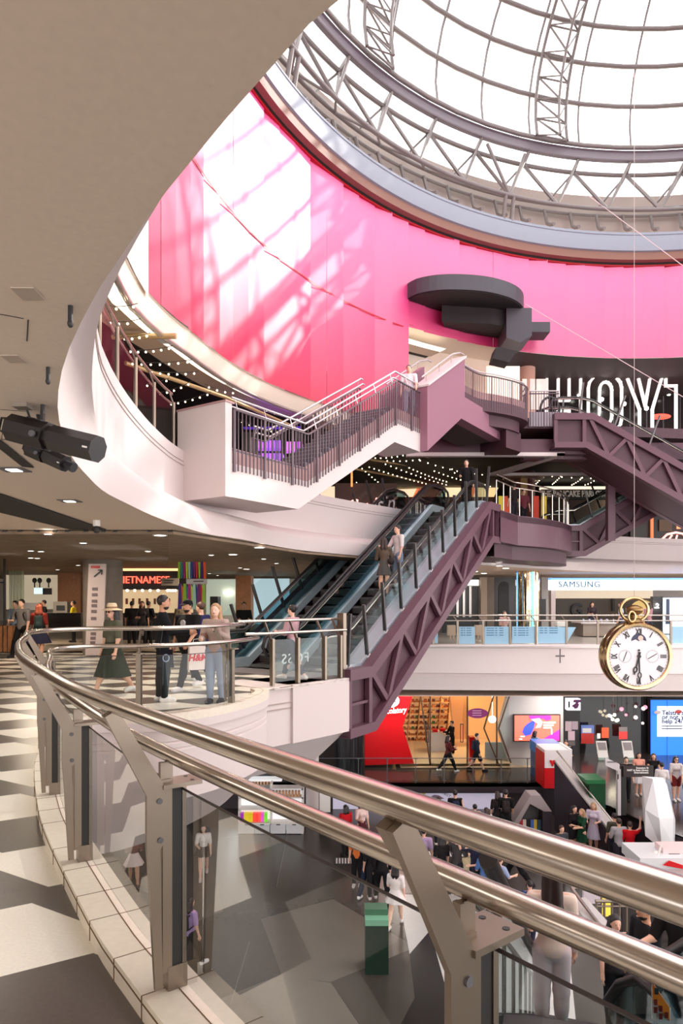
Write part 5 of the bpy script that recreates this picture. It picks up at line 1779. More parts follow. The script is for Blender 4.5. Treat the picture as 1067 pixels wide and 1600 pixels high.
b = MB(); b.cyl(W(.06, .60, -.008), W(.06, .60, -.014), R0 * .085, 16); b.build('moon', mat('cream moon', srgb(236, 206, 186), .5), pw)
for cx_, an in ((-.45, 20), (.45, 60)):
    b = MB()
    for i in range(24):
        t = i * PI / 12; b.obox(W(cx_ + .2 * math.cos(t), .0 + .2 * math.sin(t), -.006), (.012, 0, 0), (0, 0, .012), (0, .001, 0))
    b.build('subdial_track', mat('grey dots', srgb(176, 172, 178), .6), pw)
    b = MB(); d = Vector((math.sin(math.radians(an)), 0, math.cos(math.radians(an)))); b.bar(W(cx_, 0, -.01) - d * R0 * .17, W(cx_, 0, -.01) + d * R0 * .17, .02, .004, up=(0, 1, 0)); b.build('subdial_hand', M_ink, pw)
b = MB(); b.lathe([(R0 * .30, 1.1 * R0), (R0 * .24, 1.2 * R0), (R0 * .15, 1.25 * R0), (R0 * .14, 1.36 * R0), (R0 * .2, 1.4 * R0), (R0 * .26, 1.45 * R0), (R0 * .28, 1.55 * R0), (R0 * .24, 1.62 * R0), (R0 * .1, 1.68 * R0), (.001, 1.69 * R0)], (0, -.3 + .6, 0), 24)
b.build('crown', M_gold_d, pw, smooth=50)
b = MB(); b.tube([Vector((R0 * .46 * math.cos(t), .3, R0 * (1.52 + .40 * math.sin(t)))) for t in np.linspace(math.radians(-62), math.radians(242), 28)], R0 * .055, 10); b.build('bow', M_gold, pw, smooth=60)
b = MB(); b.tube([Vector((-.22 * R0 + R0 * .11 * math.cos(t), .0, R0 * (1.3 + .17 * math.sin(t)))) for t in np.linspace(0, 2 * PI, 20)[:-1]], R0 * .04, 8, closed=True); b.build('ring', M_gold, pw, smooth=60)
b = MB(); b.tube([Vector((0, .3, R0 * 1.9)), Vector((.0, .3, 17.5 - wc.z))], .008, 6); b.build('hanging_cable', mat('thin wire', srgb(200, 190, 185), .5), pw)
# wires strung across the atrium
for i, (a_, c_) in enumerate((((700, 355, 20), (1090, 600, 20)),)):
    pass
def wire(pa, pb_, label):
    b = MB(); b.tube([pa, pb_], .014, 5); tag(b.build('rigging_wire', mat('pale wire', srgb(220, 200, 200), .5)), label, 'wire')
wire(at(905, 295, 27.5), at(1100, 440, 24), 'thin rigging wire slanting across the grey ring at upper right')
wire(at(820, 475, 28.2), at(1075, 625, 24), 'thin rigging wire from the disc platform down across the pink wall')
# ================================================================ SHOP LEVEL BELOW
ck = thing('chocolate_shop', 'bright orange lit chocolate shop behind a curved red sign wall', 'shop')
M_redg = mat('glossy red wall', srgb(206, 8, 20), .22)
b = MB(); ppoly(b, [(562, 1150), (575, 1082), (647, 1080), (629, 1136), (647, 1193), (562, 1196)], 30, .4); b.build('red_wall', M_redg, ck)
b = MB()
n = 24
b.add([at(609, 1095, 29.9) + Vector((.42 * math.cos(t), 0, .30 * math.sin(t))) for t in np.linspace(0, 2 * PI, n + 1)[:-1]], [tuple(range(n))[::-1]])
b.build('sign_oval', mat('white sign', srgb(250, 244, 246), .4, emit=(1, .95, .95), es=.5), ck)
text('sign_lettering', 'KitKat', .30, mat('navy letters', srgb(30, 30, 60), .4), ck, at(607, 1096, 29.85), rot=(PI / 2, -.25, 0), ext=.01, bold=.012, sx=.8)
text('sign_lettering', 'Chocolatory', .34, em('white script', (1, .85, .85), 1.0), ck, at(611, 1111, 29.88), rot=(PI / 2, -.08, 0), ext=.01, shear=.3, sx=.75, bold=.006)
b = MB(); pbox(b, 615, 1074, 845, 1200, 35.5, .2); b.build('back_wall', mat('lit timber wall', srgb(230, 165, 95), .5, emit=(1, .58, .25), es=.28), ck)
b = MB(); pbox(b, 620, 1192, 800, 1193.5, 30.2, 5.2); b.bbox(2.6, 9.5, 30.05, 35.5, ZG, ZG + .012); b.build('pale_floor', mat('glowing pale floor', srgb(240, 214, 178), .25), ck)
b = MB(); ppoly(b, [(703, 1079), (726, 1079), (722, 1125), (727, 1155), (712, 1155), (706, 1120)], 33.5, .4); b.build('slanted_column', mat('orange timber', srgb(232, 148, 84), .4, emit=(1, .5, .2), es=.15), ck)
b = MB(); pbox(b, 722, 1079, 732, 1155, 33.8, .3); b.build('timber_pier', M_wood_l, ck)
# shelves with boxes
for k in range(9):
    v = 1083 + k * 8.6
    b = MB(); pbox(b, 628 + max(0, (k - 4)) * .5, v + 5.4, 702, v + 6.6, 34.9, .5); b.build('shelf', M_wood_l, ck)
for u in (640, 655, 671, 687, 701):
    b = MB(); ppoly(b, [(u + 3, 1082), (u + 4.2, 1082), (u - 3, 1158), (u - 4.2, 1158)], 34.85, .5); b.build('upright', M_wood_l, ck)
bxm = None
cr = [srgb(150, 70, 40), srgb(200, 120, 60), srgb(90, 44, 30), srgb(70, 120, 60), srgb(240, 190, 120), srgb(120, 60, 120)]
bx_p = {}
for k in range(9):
    for j in range(11):
        if rr.random() < .12:
            continue
        c = rr.choice([0, 0, 1, 1, 2, 4, 2, 3 if rr.random() < .4 else 1, 5 if rr.random() < .3 else 0])
        if c not in bx_p:
            b = MB(); b.bbox(-.07, .07, -.05, .05, 0, .15)
            bx_p[c] = tag(b.build('chocolate_box', mat('carton %d' % c, cr[c], .5)), 'small carton on the lit timber shelves of the chocolate shop', 'box', 'cartons on the chocolate shop shelves')
            o = bx_p[c]
        else:
            o = dup(bx_p[c])
        p = at(632 + j * 6.5, 1083 + k * 8.6 + 5.4, 35.0); o.location = p + Vector((0, .05, .002))
b = MB(); pbox(b, 671, 1145, 702, 1178, 32.5, .7); b.build('till_counter', M_white, ck)
b = MB(); pbox(b, 676, 1140, 684, 1145, 32.6, .3); pbox(b, 688, 1139, 696, 1145, 32.6, .3); b.build('counter_display', M_redg, ck)
b = MB(); b.slab([at(646, 1080, 30.2), at(795, 1080, 30.2), at(795, 1197, 30.2), at(646, 1197, 30.2)], (0, .02, 0)); b.build('glazing', M_gfar, ck)
for u0, v0, u1, v1 in ((666, 1120, 672, 1194), (656, 1120, 640, 1190)):
    pass
for u in (670, 724):
    b = MB(); pbox(b, u - 5, 1131, u - 4, 1160, 30.1, .04); pbox(b, u - 1, 1131, u, 1160, 30.1, .04); pbox(b, u - 5, 1131, u, 1132.2, 30.1, .04); pbox(b, u - 5, 1159, u, 1160, 30.1, .04); b.build('door_handle', M_ink, ck)
for (a_, c_) in (((656, 1080), (672, 1195)), ((672, 1080), (672, 1195)), ((730, 1080), (730, 1195)), ((776, 1080), (776, 1195)), ((773, 1080), (756, 1138)), ((756, 1138), (783, 1205)), ((798, 1080), (779, 1138)), ((779, 1138), (798, 1192))):
    b = MB(); b.bar(at(*a_, 30.15), at(*c_, 30.15), .06, .05, up=(0, 1, 0)); b.build('mullion', mat('bronze mullion', srgb(96, 70, 52), .4, .5), ck)
b = MB(); b.add([at(746, 1114.5, 29.8) + Vector((.44 * math.cos(t) * (1 if abs(math.cos(t)) < .8 else 1.05), 0, .22 * math.sin(t))) for t in np.linspace(0, 2 * PI, 21)[:-1]], [tuple(range(20))[::-1]])
b.build('hanging_sign', mat('magenta sign', srgb(150, 30, 120), .4), ck)
for v in (1111, 1114.5, 1118):
    b = MB(); pbox(b, 738, v - 1, 752, v + .2, 29.78, .01); b.build('sign_text', mat('pink print', srgb(240, 180, 220), .5), ck)
b = MB(); pbox(b, 734, 1152, 742, 1195, 30.3, .4); b.build('red_stand', M_redg, ck)
b = MB(); pbox(b, 758, 1160, 796, 1192, 31, .1); b.build('white_board', mat('pale blue board', srgb(170, 190, 200), .4), ck)
b = MB(); b.sphere(at(769, 1124, 31.5), (.18, .18, .16), 8); b.cyl(at(769, 1085, 31.5), at(769, 1120, 31.5), .015, 6); b.build('pendant_lamp', M_lampw, ck)
b = MB(); pbox(b, 690, 1077, 703, 1081, 30.1, .3); b.build('blue_lit_box', em('pale blue box', srgb(190, 225, 245), 1.0), ck)
# pale faceted wall with a video screen
b = MB(); ppoly(b, [(797, 1070), (880, 1070), (880, 1196), (797, 1196), (778, 1138)], 30.4, .3); struct(b.build('wall_shops', M_gwall))
b = MB(); b.bbox(-20, 40, 36, 36.3, ZL, -1.78); struct(b.build('wall_shops_back', M_darkw))
sc2 = thing('video_screen', 'red and orange video screen with blue and purple shapes on the pale grey wall', 'screen')
b = MB(); pbox(b, 802.5, 1116.5, 875.5, 1159, 30.2, .15); b.build('frame', M_ink, sc2)
b = MB(); pbox(b, 804, 1118, 874, 1157.5, 30.17, .05); b.build('display', em('coral screen', srgb(246, 112, 92), .9), sc2)
def blob(pts, y, m_, nm, par):
    b = MB(); P_ = [at(u, v, y) for u, v in pts]; b.slab(P_, (0, .01, 0)); return b.build(nm, m_, par)
blob([(824, 1131), (832, 1126), (836, 1128), (834, 1138), (829, 1148), (820, 1150), (816, 1144), (819, 1136)], 30.14, em('cobalt shape', srgb(60, 80, 210), .9), 'blue_shape', sc2)
blob([(826, 1118), (860, 1118), (861, 1124), (854, 1126), (848, 1122), (838, 1127), (828, 1123)], 30.13, em('purple shape', srgb(196, 50, 170), .9), 'purple_shape', sc2)
blob([(829, 1124), (843, 1122), (848, 1128), (845, 1137), (836, 1138), (840, 1131), (834, 1127)], 30.12, em('peach shape', srgb(255, 190, 180), .9), 'peach_shape', sc2)
blob([(850, 1154), (874, 1140), (874, 1157), (852, 1157)], 30.13, em('purple shape', (0, 0, 0), 1), 'purple_shape', sc2)
for i, v in enumerate((1128, 1132, 1136)):
    b = MB(); pbox(b, 849, v, 868 - i * 3, v + 2.2, 30.13, .01); b.build('screen_text', em('white text', (1, .95, .95), 1.0), sc2)
b = MB(); pbox(b, 861, 1139, 863, 1148, 30.13, .01); pbox(b, 813, 1150, 820, 1151.5, 30.13, .01); pbox(b, 811, 1154, 816, 1155.5, 30.13, .01); b.build('screen_text', em('white text', (0, 0, 0), 1), sc2)
# phone shop: black glazing, lit logo box, posters, lamps, blue screen
ts = thing('phone_shop', 'black glazed phone shop with a small lit logo box and a huge blue screen', 'shop')
b = MB(); pbox(b, 878, 1072, 1140, 1084, 32.8, .4); b.build('header', mat('grey header', srgb(120, 110, 106), .5), ts)
b = MB(); pbox(b, 878, 1084, 1018, 1190, 33, .1); b.build('glazing', M_blackg, ts)
b = MB(); pbox(b, 876, 1084, 906, 1190, 32.7, .3); b.build('black_pier', mat('black pier', srgb(24, 20, 20), .3), ts)
b = MB(); pbox(b, 886.5, 1092, 907, 1110, 32.3, .35); b.build('logo_box', em('lit white box', srgb(240, 236, 248), 1.0), ts)
text('logo_letter', 'T', .5, mat('purple logo', srgb(100, 20, 90), .4), ts, at(899.5, 1101, 32.28), ext=.01, bold=.04, shear=.25)
blob([(893, 1103), (899, 1099), (905, 1100), (903, 1106), (897, 1106)], 32.29, mat('purple logo', (0, 0, 0)), 'logo_swoosh', ts)
text('logo_letter', 'i', .4, M_ink, ts, at(889, 1101, 32.28), ext=.01, bold=.02)
for i, (u0, v0, u1, v1, c) in enumerate(((883, 1127, 893, 1142, (214, 190, 200)), (893.5, 1127, 903, 1140, (190, 170, 180)), (887.5, 1142.5, 898, 1157, (224, 196, 210)), (888, 1158, 898.5, 1165, (120, 110, 112)))):
    b = MB(); pbox(b, u0, v0, u1, v1, 32.66, .02); b.build('notice', mat('notice %d' % i, srgb(*c), .5), ts)
for i, (u0, v0, u1, v1, c, lb) in enumerate(((908, 1133, 928, 1162, (90, 110, 170), 'blue and red picture poster on the black shop glass'), (940, 1137, 951, 1153, (236, 90, 50), 'orange square poster on the black shop glass'), (967, 1136, 980, 1155, (222, 60, 56), 'red poster on the black shop glass'), (933, 1146, 938, 1154, (230, 225, 220), 'tiny white card on the black shop glass'))):
    ptr = thing('poster', lb, 'poster')
    b = MB(); pbox(b, u0, v0, u1, v1, 32.6, .03); b.build('sheet', mat('poster sheet %d' % i, srgb(*c), .4, emit=srgb(*c), es=.35), ptr)
    if i == 0:
        b = MB(); pbox(b, u0, 1146, u1, 1162, 32.58, .02); b.build('print', mat('poster red print', srgb(200, 50, 40), .5), ptr)
        b = MB(); pbox(b, u0 + 2, 1138, u1 - 4, 1145, 32.58, .02); b.build('print', M_paper, ptr)
    if i == 2:
        b = MB(); pbox(b, u0, v0, u1, v0 + 7, 32.58, .02); b.build('print', mat('grey photo', srgb(150, 140, 140), .5), ptr)
for i, (u, lb) in enumerate(((942, 'left slanted black and white photo board leaning before the phone shop'), (982, 'right slanted black and white photo board leaning before the phone shop'))):
    ptr = thing('photo_board', lb, 'board')
    b = MB(); ppoly(b, [(u - 11, 1158), (u + 5, 1158), (u + 9, 1186), (u - 7, 1186)], 31.5 + .0, .06); b.build('sheet', M_paper, ptr)
    b = MB(); ppoly(b, [(u - 9, 1160), (u + 4, 1160), (u + 6, 1172), (u - 6, 1172)], 31.48, .02); b.build('photo', mat('grey photo', (0, 0, 0)), ptr)
    b = MB(); ppoly(b, [(u - 7, 1184), (u + 9, 1184), (u + 9.5, 1188), (u - 6.5, 1188)], 31.46, .12); b.build('base', mat('green grey base', srgb(150, 170, 160), .5), ptr)
for i, (u, v, c) in enumerate(((971, 1108, (236, 150, 170)), (993, 1104, (240, 220, 215)), (1005, 1107, (236, 210, 210)), (978, 1117, (240, 210, 205)), (993, 1121, (236, 170, 180)), (1004, 1130, (238, 220, 214)), (1008, 1105, (230, 150, 150)))):
    t = thing('globe_lamp', 'small glowing globe lamp %s in the dark phone shop' % ('upper left of its cluster', 'at the top middle of its cluster', 'at the top right, paler', 'in the middle of the cluster', 'pinkish, low in the middle', 'lowest at the right', 'pinkish, far top right')[i], 'lamp')
    b = MB(); b.sphere(at(u, v, 32.5), .07 if i in (1, 3, 5) else .10, 8); b.build('globe', em('globe glow %d' % (i % 3), srgb(*c), .9), t)
    b = MB(); b.cyl(at(u, 1085, 32.5), at(u, v - 3, 32.5), .008, 5); b.build('cord', M_ink, t)
ch = thing('pendant_cluster', 'cluster of warm round bulbs hanging in the dark phone shop', 'lamp')
for (u, v) in ((954, 1119), (960, 1117), (957, 1124), (963, 1126), (952, 1118), (965, 1125)):
    b = MB(); b.sphere(at(u, v, 32.4), .07, 6); b.build('bulb', M_lamp, ch)
b = MB(); b.cyl(at(958, 1085, 32.4), at(958, 1117, 32.4), .01, 5); b.build('cord', M_steel, ch)
bs = thing('blue_screen', 'huge blue video wall with a white message panel beside the phone shop', 'screen')
b = MB(); pbox(b, 1016, 1092, 1130, 1192, 32.5, .3); b.build('cabinet', M_ink, bs)
b = MB(); pbox(b, 1017, 1094, 1130, 1190, 32.45, .06); b.build('display', em('azure screen', srgb(40, 120, 236), .85), bs)
b = MB(); pbox(b, 1027, 1103.5, 1130, 1151, 32.42, .03); b.build('message_panel', em('pale panel', srgb(232, 236, 252), .9), bs)
for i, s_ in enumerate(('Telstra store', 'or not, we’ll', 'help 24/7.')):
    text('message', s_, .30, mat('navy text', srgb(40, 46, 90), .5), bs, at(1034, 1114 + i * 6.6, 32.4), ext=.005, align='LEFT', bold=.006)
for v in (1134, 1138):
    b = MB(); pbox(b, 1034, v, 1066, v + 1.4, 32.4, .01); b.build('small_print', mat('navy text', (0, 0, 0)), bs)
for u in (1042, 1092):
    b = MB(); pbox(b, u, 1094, u + .5, 1190, 32.41, .01); b.build('seam', M_ink, bs)
for i, (u, v, c) in enumerate(((1027, 1113, (220, 200, 200)), (1060, 1112, (230, 90, 90)))):
    b = MB(); b.sphere(at(u, v, 32.2), (.16, .03, .09), 8); b.build('reflected_disc', mat('disc %d' % i, srgb(*c), .5), bs)
# railing of the deck below
dr = thing('balustrade', 'glass balustrade with thin dark posts along the shop deck below', 'balustrade')
for u in (560, 605, 649.5, 694, 739, 783, 824):
    p = at(u, 1200, 27.45)
    b = MB(); b.bar((p.x, 27.45, ZG - .3), (p.x, 27.45, ZG + 1.0), .05, .03); b.bar((p.x - .07, 27.43, ZG + 1.0), (p.x + .07, 27.43, ZG + 1.0), .02, .03); b.bar((p.x - .07, 27.43, ZG + .12), (p.x + .07, 27.43, ZG + .12), .02, .03); b.build('post', M_grey_d, dr)
b = MB(); b.bbox(-1, 7.6, 27.44, 27.455, ZG + .0, ZG + 1.0); b.build('glass_pane', M_gfar, dr)
b = MB(); b.bbox(-1, 7.6, 27.43, 27.465, ZG + 1.0, ZG + 1.025); b.build('top_edge', M_grey_d, dr)
bn = thing('banner_wall', 'long pale lilac banner wall below the shop deck with gold lettering', 'banner')
b = MB(); pbox(b, 520, 1232, 785, 1275, 27.55, .06); b.build('sheet', mat('pale lilac banner', srgb(206, 200, 222), .5, emit=srgb(206, 204, 226), es=.3), bn)  # glow added to brighten the shaded banner sheet
text('gold_lettering', 'MOVE', .36, mat('gold letters', srgb(226, 190, 130), .5), bn, at(646, 1241, 27.53), ext=.004, bold=.01)
text('gold_lettering', 'ON THE', .36, mat('gold letters', (0, 0, 0)), bn, at(596, 1241, 27.53), ext=.004, bold=.01)
b = MB(); ppoly(b, [(673, 1245), (678, 1242), (686, 1243), (694, 1248), (686, 1249), (676, 1248)], 27.52, .02); b.build('leaf_print', mat('mauve print', srgb(140, 120, 140), .5), bn)
text('small_lettering', 'CONNECT', .14, M_ink, bn, at(692, 1239, 27.52), rot=(PI / 2, .45, 0), ext=.003)
# ================================================================ THINGS ON THE LOWER FLOORS
def pen(name, label, cat): return thing(name, label, cat)
kb = pen('kiosk', 'bright blue topped kiosk behind the red and white bank kiosk', 'kiosk')
b = MB(); pbox(b, 838, 1162, 876, 1233, 28.2, .9); b.build('body', mat('dark blue kiosk', srgb(24, 70, 120), .3), kb)
b = MB(); pbox(b, 838, 1162, 876, 1178, 28.1, 1.0); b.build('blue_top', mat('azure kiosk', srgb(40, 130, 214), .35), kb)
kw = pen('kiosk', 'red and white bank kiosk with a red W mark beside the dark ramp', 'kiosk')
p0, p1 = at(851, 1232, 26.7), at(889, 1232, 26.7)
b = MB(); b.bbox(p0.x, p1.x, 26.7, 27.9, at(0, 1200, 26.7).z, at(0, 1172, 26.7).z); b.build('white_top', mat('white kiosk', srgb(236, 230, 230), .35), kw)
b = MB(); b.bbox(p0.x, p1.x, 26.72, 27.9, ZG, at(0, 1200, 26.7).z); b.build('red_body', mat('bank red', srgb(214, 16, 28), .35), kw)
b = MB(); b.bbox(p1.x, p1.x + .12, 26.7, 28.0, ZG, at(0, 1172, 26.7).z + .03); b.build('side_panel', mat('white kiosk', (0, 0, 0)), kw)
b = MB(); b.bbox(p0.x - .02, p0.x + .0, 26.75, 27.9, ZG, at(0, 1177, 26.7).z); b.build('red_side', mat('bank red', (0, 0, 0)), kw)
text('bank_mark', 'W', .26, mat('bank red', (0, 0, 0)), kw, at(865.5, 1193, 26.68), ext=.006, bold=.03)
# dark ramp side with pale coping (stair from the lowest floor up to the shops)
rp_ = pen('stair_wall', 'dark solid ramp wall with a pale sloping coping beside the bank kiosk', 'wall')
p0, p1, p2 = at(866, 1190, 25.0), at(951, 1304, 22.3), at(866, 1300, 25.0)
b = MB(); b.slab([(p0.x, 25.0, p0.z), (p1.x, 22.3, p1.z), (p1.x, 22.3, ZL), (p0.x, 25.0, ZL)], (.25, .5, 0)); b.build('side', mat('aubergine dark panel', srgb(48, 38, 46), .4), rp_)
b = MB(); b.slab([Vector((p0.x, 24.95, p0.z)), Vector((p1.x + .1, 22.2, p1.z - .05)), Vector((p1.x + .5, 22.6, p1.z)), Vector((p0.x + .35, 25.4, p0.z + .06))], (0, 0, .08)); b.build('coping', mat('pale coping', srgb(196, 188, 186), .4), rp_)
b = MB(); b.tube([(p0.x + .15, 25.2, p0.z + .35), (p1.x + .25, 22.45, p1.z + .3)], .03, 8); b.build('handrail', M_steel, rp_, smooth=60)
gh = pen('house_kiosk', 'grey house shaped kiosk with a dark side and colourful cards inside', 'kiosk')
HO = [(806, 1302), (806, 1288), (829, 1243), (835, 1243), (862, 1268), (862, 1302), (850, 1302), (850, 1280), (829, 1262), (814, 1288), (814, 1302)]
b = MB(); ppoly(b, [(803, 1285), (829, 1243), (845, 1243), (862, 1268), (850, 1268), (828, 1256), (808, 1292)], 23.5, .7); b.build('gable_roof', mat('grey gable', srgb(150, 140, 140), .5), gh)
b = MB(); ppoly(b, [(848, 1268), (862, 1268), (862, 1305), (848, 1305)], 23.5, .7); b.build('side_panel', mat('aubergine dark panel', (0, 0, 0)), gh)
b = MB(); ppoly(b, [(808, 1292), (828, 1258), (848, 1270), (848, 1303), (808, 1303)], 24.0, .1); b.build('back_board', mat('slate board', srgb(90, 90, 94), .5), gh)
for i, (u, c) in enumerate(((812, (200, 50, 60)), (817, (230, 220, 210)), (829, (70, 110, 190)), (834, (220, 190, 70)), (840, (60, 90, 110)))):
    b = MB(); pbox(b, u, 1281, u + 5, 1300, 23.7, .05); b.build('card', mat('card %d' % i, srgb(*c), .5), gh)
gp_ = pen('recycling_bin', 'dark green cabinet standing behind the pale ramp coping', 'bin')
b = MB(); pbox(b, 921, 1224, 946, 1272, 23.6, .7); b.build('body', mat('dark green paint', srgb(16, 74, 40), .35), gp_)
b = MB(); pbox(b, 916, 1219, 946, 1225, 23.5, .9); b.build('lid', mat('mid green paint', srgb(30, 110, 60), .35), gp_)
gc = pen('green_plinth', 'tall dark green glass plinth on the lowest floor below the balustrade', 'plinth')
q0, q1 = atz(570.5, 1523, ZL), atz(607, 1523, ZL)
b = MB(); b.bbox(q0.x, q1.x, q0.y, q0.y + .6, ZL, at(0, 1447, q0.y).z); b.build('body', mat('bottle green', srgb(18, 46, 36), .12), gc)
b = MB(); b.bbox(q0.x, q1.x, q0.y + .0, q0.y + .6, at(0, 1447, q0.y).z, at(0, 1438, q0.y).z); b.build('front_lip', mat('mint glass', srgb(120, 180, 150), .2), gc)
b = MB(); b.bbox(q0.x, q1.x, q0.y + .25, q0.y + .6, at(0, 1438, q0.y).z, at(0, 1421, q0.y + .25).z); b.build('raised_back', mat('sea green', srgb(60, 110, 84), .25), gc)
sp2 = pen('sign_pillar', 'black street sign pillar numbered 1 with a slanted white pointer', 'sign')
q = atz(972, 1274, ZG)
b = MB(); b.bbox(q.x - .05, q.x + .14, q.y, q.y + .2, ZG, at(0, 1197, q.y).z); b.build('pillar', M_ink, sp2)
b = MB(); b.bbox(q.x - .16, q.x - .05, q.y - .02, q.y + .12, ZG, at(0, 1202, q.y).z); b.build('white_edge', mat('pale sign', srgb(206, 202, 204), .5), sp2)
b = MB(); ppoly(b, [(946, 1184), (968, 1194), (968, 1206), (946, 1196)], q.y - .05, .08); b.build('pointer', mat('pale sign', (0, 0, 0)), sp2)
b = MB(); pbox(b, 949, 1190, 964, 1191.5, q.y - .07, .01); b.build('pointer_text', M_grey_d, sp2)
b = MB(); pbox(b, 974, 1197, 1021, 1214, q.y - .1, .1); b.build('arm', mat('brown black sign', srgb(44, 32, 32), .4), sp2)
for i, s_ in enumerate(('Swanston St', 'RMIT & State Library', 'Entertainment')):
    text('sign_text', s_, .085, M_paper, sp2, at(1013, 1200 + i * 3.6, q.y - .11), ext=.003, align='RIGHT', bold=.003)
text('number', '1', .22, M_ink, sp2, at(965.5, 1214, q.y - .04), ext=.004, bold=.01)
fp = pen('faceted_pod', 'white faceted crystal shaped kiosk on the dark shop floor', 'kiosk')
q = atz(1028, 1322, ZG)
def fpv(u, v, dy): return at(u, v, q.y + dy)
V_ = [fpv(1003, 1213, .6), fpv(1020, 1217, .0), fpv(1042, 1226, .3), fpv(1052, 1278, .2), fpv(1052, 1322, .2), fpv(1034, 1327, -.1), fpv(1008, 1306, .0), fpv(1008, 1265, -.1), fpv(1030, 1279, -.35), fpv(1003, 1255, .7), fpv(1036, 1215, 1.0), fpv(1055, 1280, 1.1), fpv(1055, 1318, 1.1), fpv(1012, 1303, 1.1)]
b = MB(); b.add(V_, [(0, 1, 7, 9), (1, 8, 7), (1, 2, 8), (2, 3, 8), (8, 3, 4, 5), (7, 8, 5, 6), (0, 10, 2, 1), (2, 10, 11, 3), (3, 11, 12, 4), (0, 9, 13, 11, 10), (9, 7, 6, 13), (13, 12, 11), (6, 5, 4, 12, 13)])
b.build('shell', mat('white facet', srgb(226, 228, 232), .35), fp)
b = MB(); b.add([fpv(1005, 1220, .58), fpv(1016, 1222, .2), fpv(1010, 1248, .2), fpv(1005, 1244, .55)], [(0, 1, 2, 3)]); b.build('mint_recess', mat('mint recess', srgb(186, 214, 208), .4), fp)
pk = pen('sales_counter', 'pale pink sales counter with a white till at the right edge', 'counter')
b = MB(); pbox(b, 1000, 1341, 1110, 1358, 18.2, 1.2); b.build('top', mat('white facet', (0, 0, 0)), pk)
b = MB(); pbox(b, 1003, 1358, 1110, 1400, 18.3, 1.1); b.build('body', mat('pale pink', srgb(232, 206, 206), .5), pk)
b = MB(); pbox(b, 1036, 1325, 1110, 1344, 18.5, .5); b.build('till', mat('pale pink', (0, 0, 0)), pk)
b = MB(); pbox(b, 1045, 1334, 1062, 1342, 18.48, .1); b.build('till_slot', M_grey_d, pk)
b = MB(); b.sphere(at(1024, 1334, 18.6), (.11, .11, .08), 8); b.build('white_device', M_paper, pk)
b = MB(); b.tube([at(1026, 1342, 18.4), at(1034, 1318, 18.4)], .03, 6); b.build('card_reader', M_paper, pk)
b = MB(); ppoly(b, [(1036, 1352), (1046, 1345), (1067, 1352), (1067, 1358)], 18.15, .02); b.build('red_cloth', mat('bank red', (0, 0, 0)), pk)
# white wedge and black side of the escalator well
# white display shelf with coloured goods
sh = pen('display_shelf', 'white display shelf with bright coloured packets and four drawers', 'shelf')
YS = 24.6
for (u0, v0, u1, v1) in ((372, 1220, 374, 1303), (471, 1232, 474, 1303), (422, 1225, 424, 1288), (372, 1264, 474, 1266), (372, 1246, 474, 1248), (372, 1286, 474, 1288), (396, 1232, 474, 1234.5)):
    b = MB(); pbox(b, u0, v0, u1, v1, YS, .5); b.build('board', M_paper, sh)
b = MB(); pbox(b, 373, 1230, 473, 1303, YS + .45, .05); b.build('back_panel', mat('lit white back', srgb(245, 245, 248), .5, emit=(1, 1, 1), es=.35), sh)
for u in (373.5, 397.5, 422.5, 447.5):
    b = MB(); pbox(b, u, 1288, u + 23.5, 1302.5, YS - .02, .4); d_ = b.build('drawer', mat('white facet', (0, 0, 0)), sh)
    b = MB(); pbox(b, u + 9, 1288, u + 15, 1289.5, YS - .04, .03); b.build('handle_notch', M_grey_d, d_)
b = MB(); pbox(b, 420, 1235, 428.5, 1248, YS - .05, .1); b.build('navy_sign', mat('navy sign', srgb(40, 40, 90), .5), sh)
for i, (u0, u1, c, lb) in enumerate(((376, 380, (150, 40, 170), 'violet'), (381, 387, (210, 190, 40), 'yellow'), (387.5, 394.5, (206, 186, 30), 'second yellow'), (395, 399, (240, 80, 60), 'red'), (399.5, 403.5, (236, 70, 56), 'second red'), (404, 407.5, (240, 90, 80), 'third red'), (408, 412, (220, 90, 200), 'pink'), (412.5, 417, (120, 220, 50), 'lime green'))):
    b = MB(); pbox(b, u0, 1271, u1, 1284, YS + .1, .2)
    tag(b.build('packet', mat('packet %d' % i, srgb(*c), .4, emit=srgb(*c), es=.4)), '%s packet standing on the white display shelf' % lb, 'packet', 'packets on the white display shelf')
for i in range(8):
    b = MB(); pbox(b, 430 + i * 5, 1236.5, 433.5 + i * 5, 1245, YS + .1, .2)
    tag(b.build('bottle', mat('amber bottle', srgb(200, 150, 110), .4)), 'small amber bottle on the top of the white display shelf', 'bottle', 'bottles on top of the white display shelf')
for i in range(7):
    b = MB(); pbox(b, 391 + i * 5, 1222, 394 + i * 5, 1240, 26.5, .2)
    tag(b.build('bottle', mat('peach bottle', srgb(226, 186, 150), .4)), 'peach coloured bottle on the shelf further back', 'bottle', 'bottles on the shelf further back')
b = MB(); pbox(b, 385, 1240, 440, 1303, 26.6, .4); pbox(b, 385, 1218, 440, 1221, 26.5, .5); tag(b.build('back_shelf', mat('lit white back', (0, 0, 0))), 'second white shelf standing behind the coloured display shelf', 'shelf')
b = MB(); p = at(490, 1260, 25.5); b.cyl((p.x - .05, 25.5, ZL), (p.x - .05, 25.5, -1.99), .24, 20); struct(b.build('column_white', M_white, smooth=40))
b = MB(); pbox(b, 499, 1235, 516, 1269, 24.5, .3); tag(b.build('white_cabinet', M_paper), 'narrow white box on a black stand beside the white column', 'cabinet')
b = MB(); pbox(b, 499, 1269, 516, 1323, 24.5, .3); tag(b.build('black_stand', M_ink), 'black stand carrying the narrow white box', 'stand')
dc = pen('dark_column', 'glossy dark round column below the escalator', 'column')
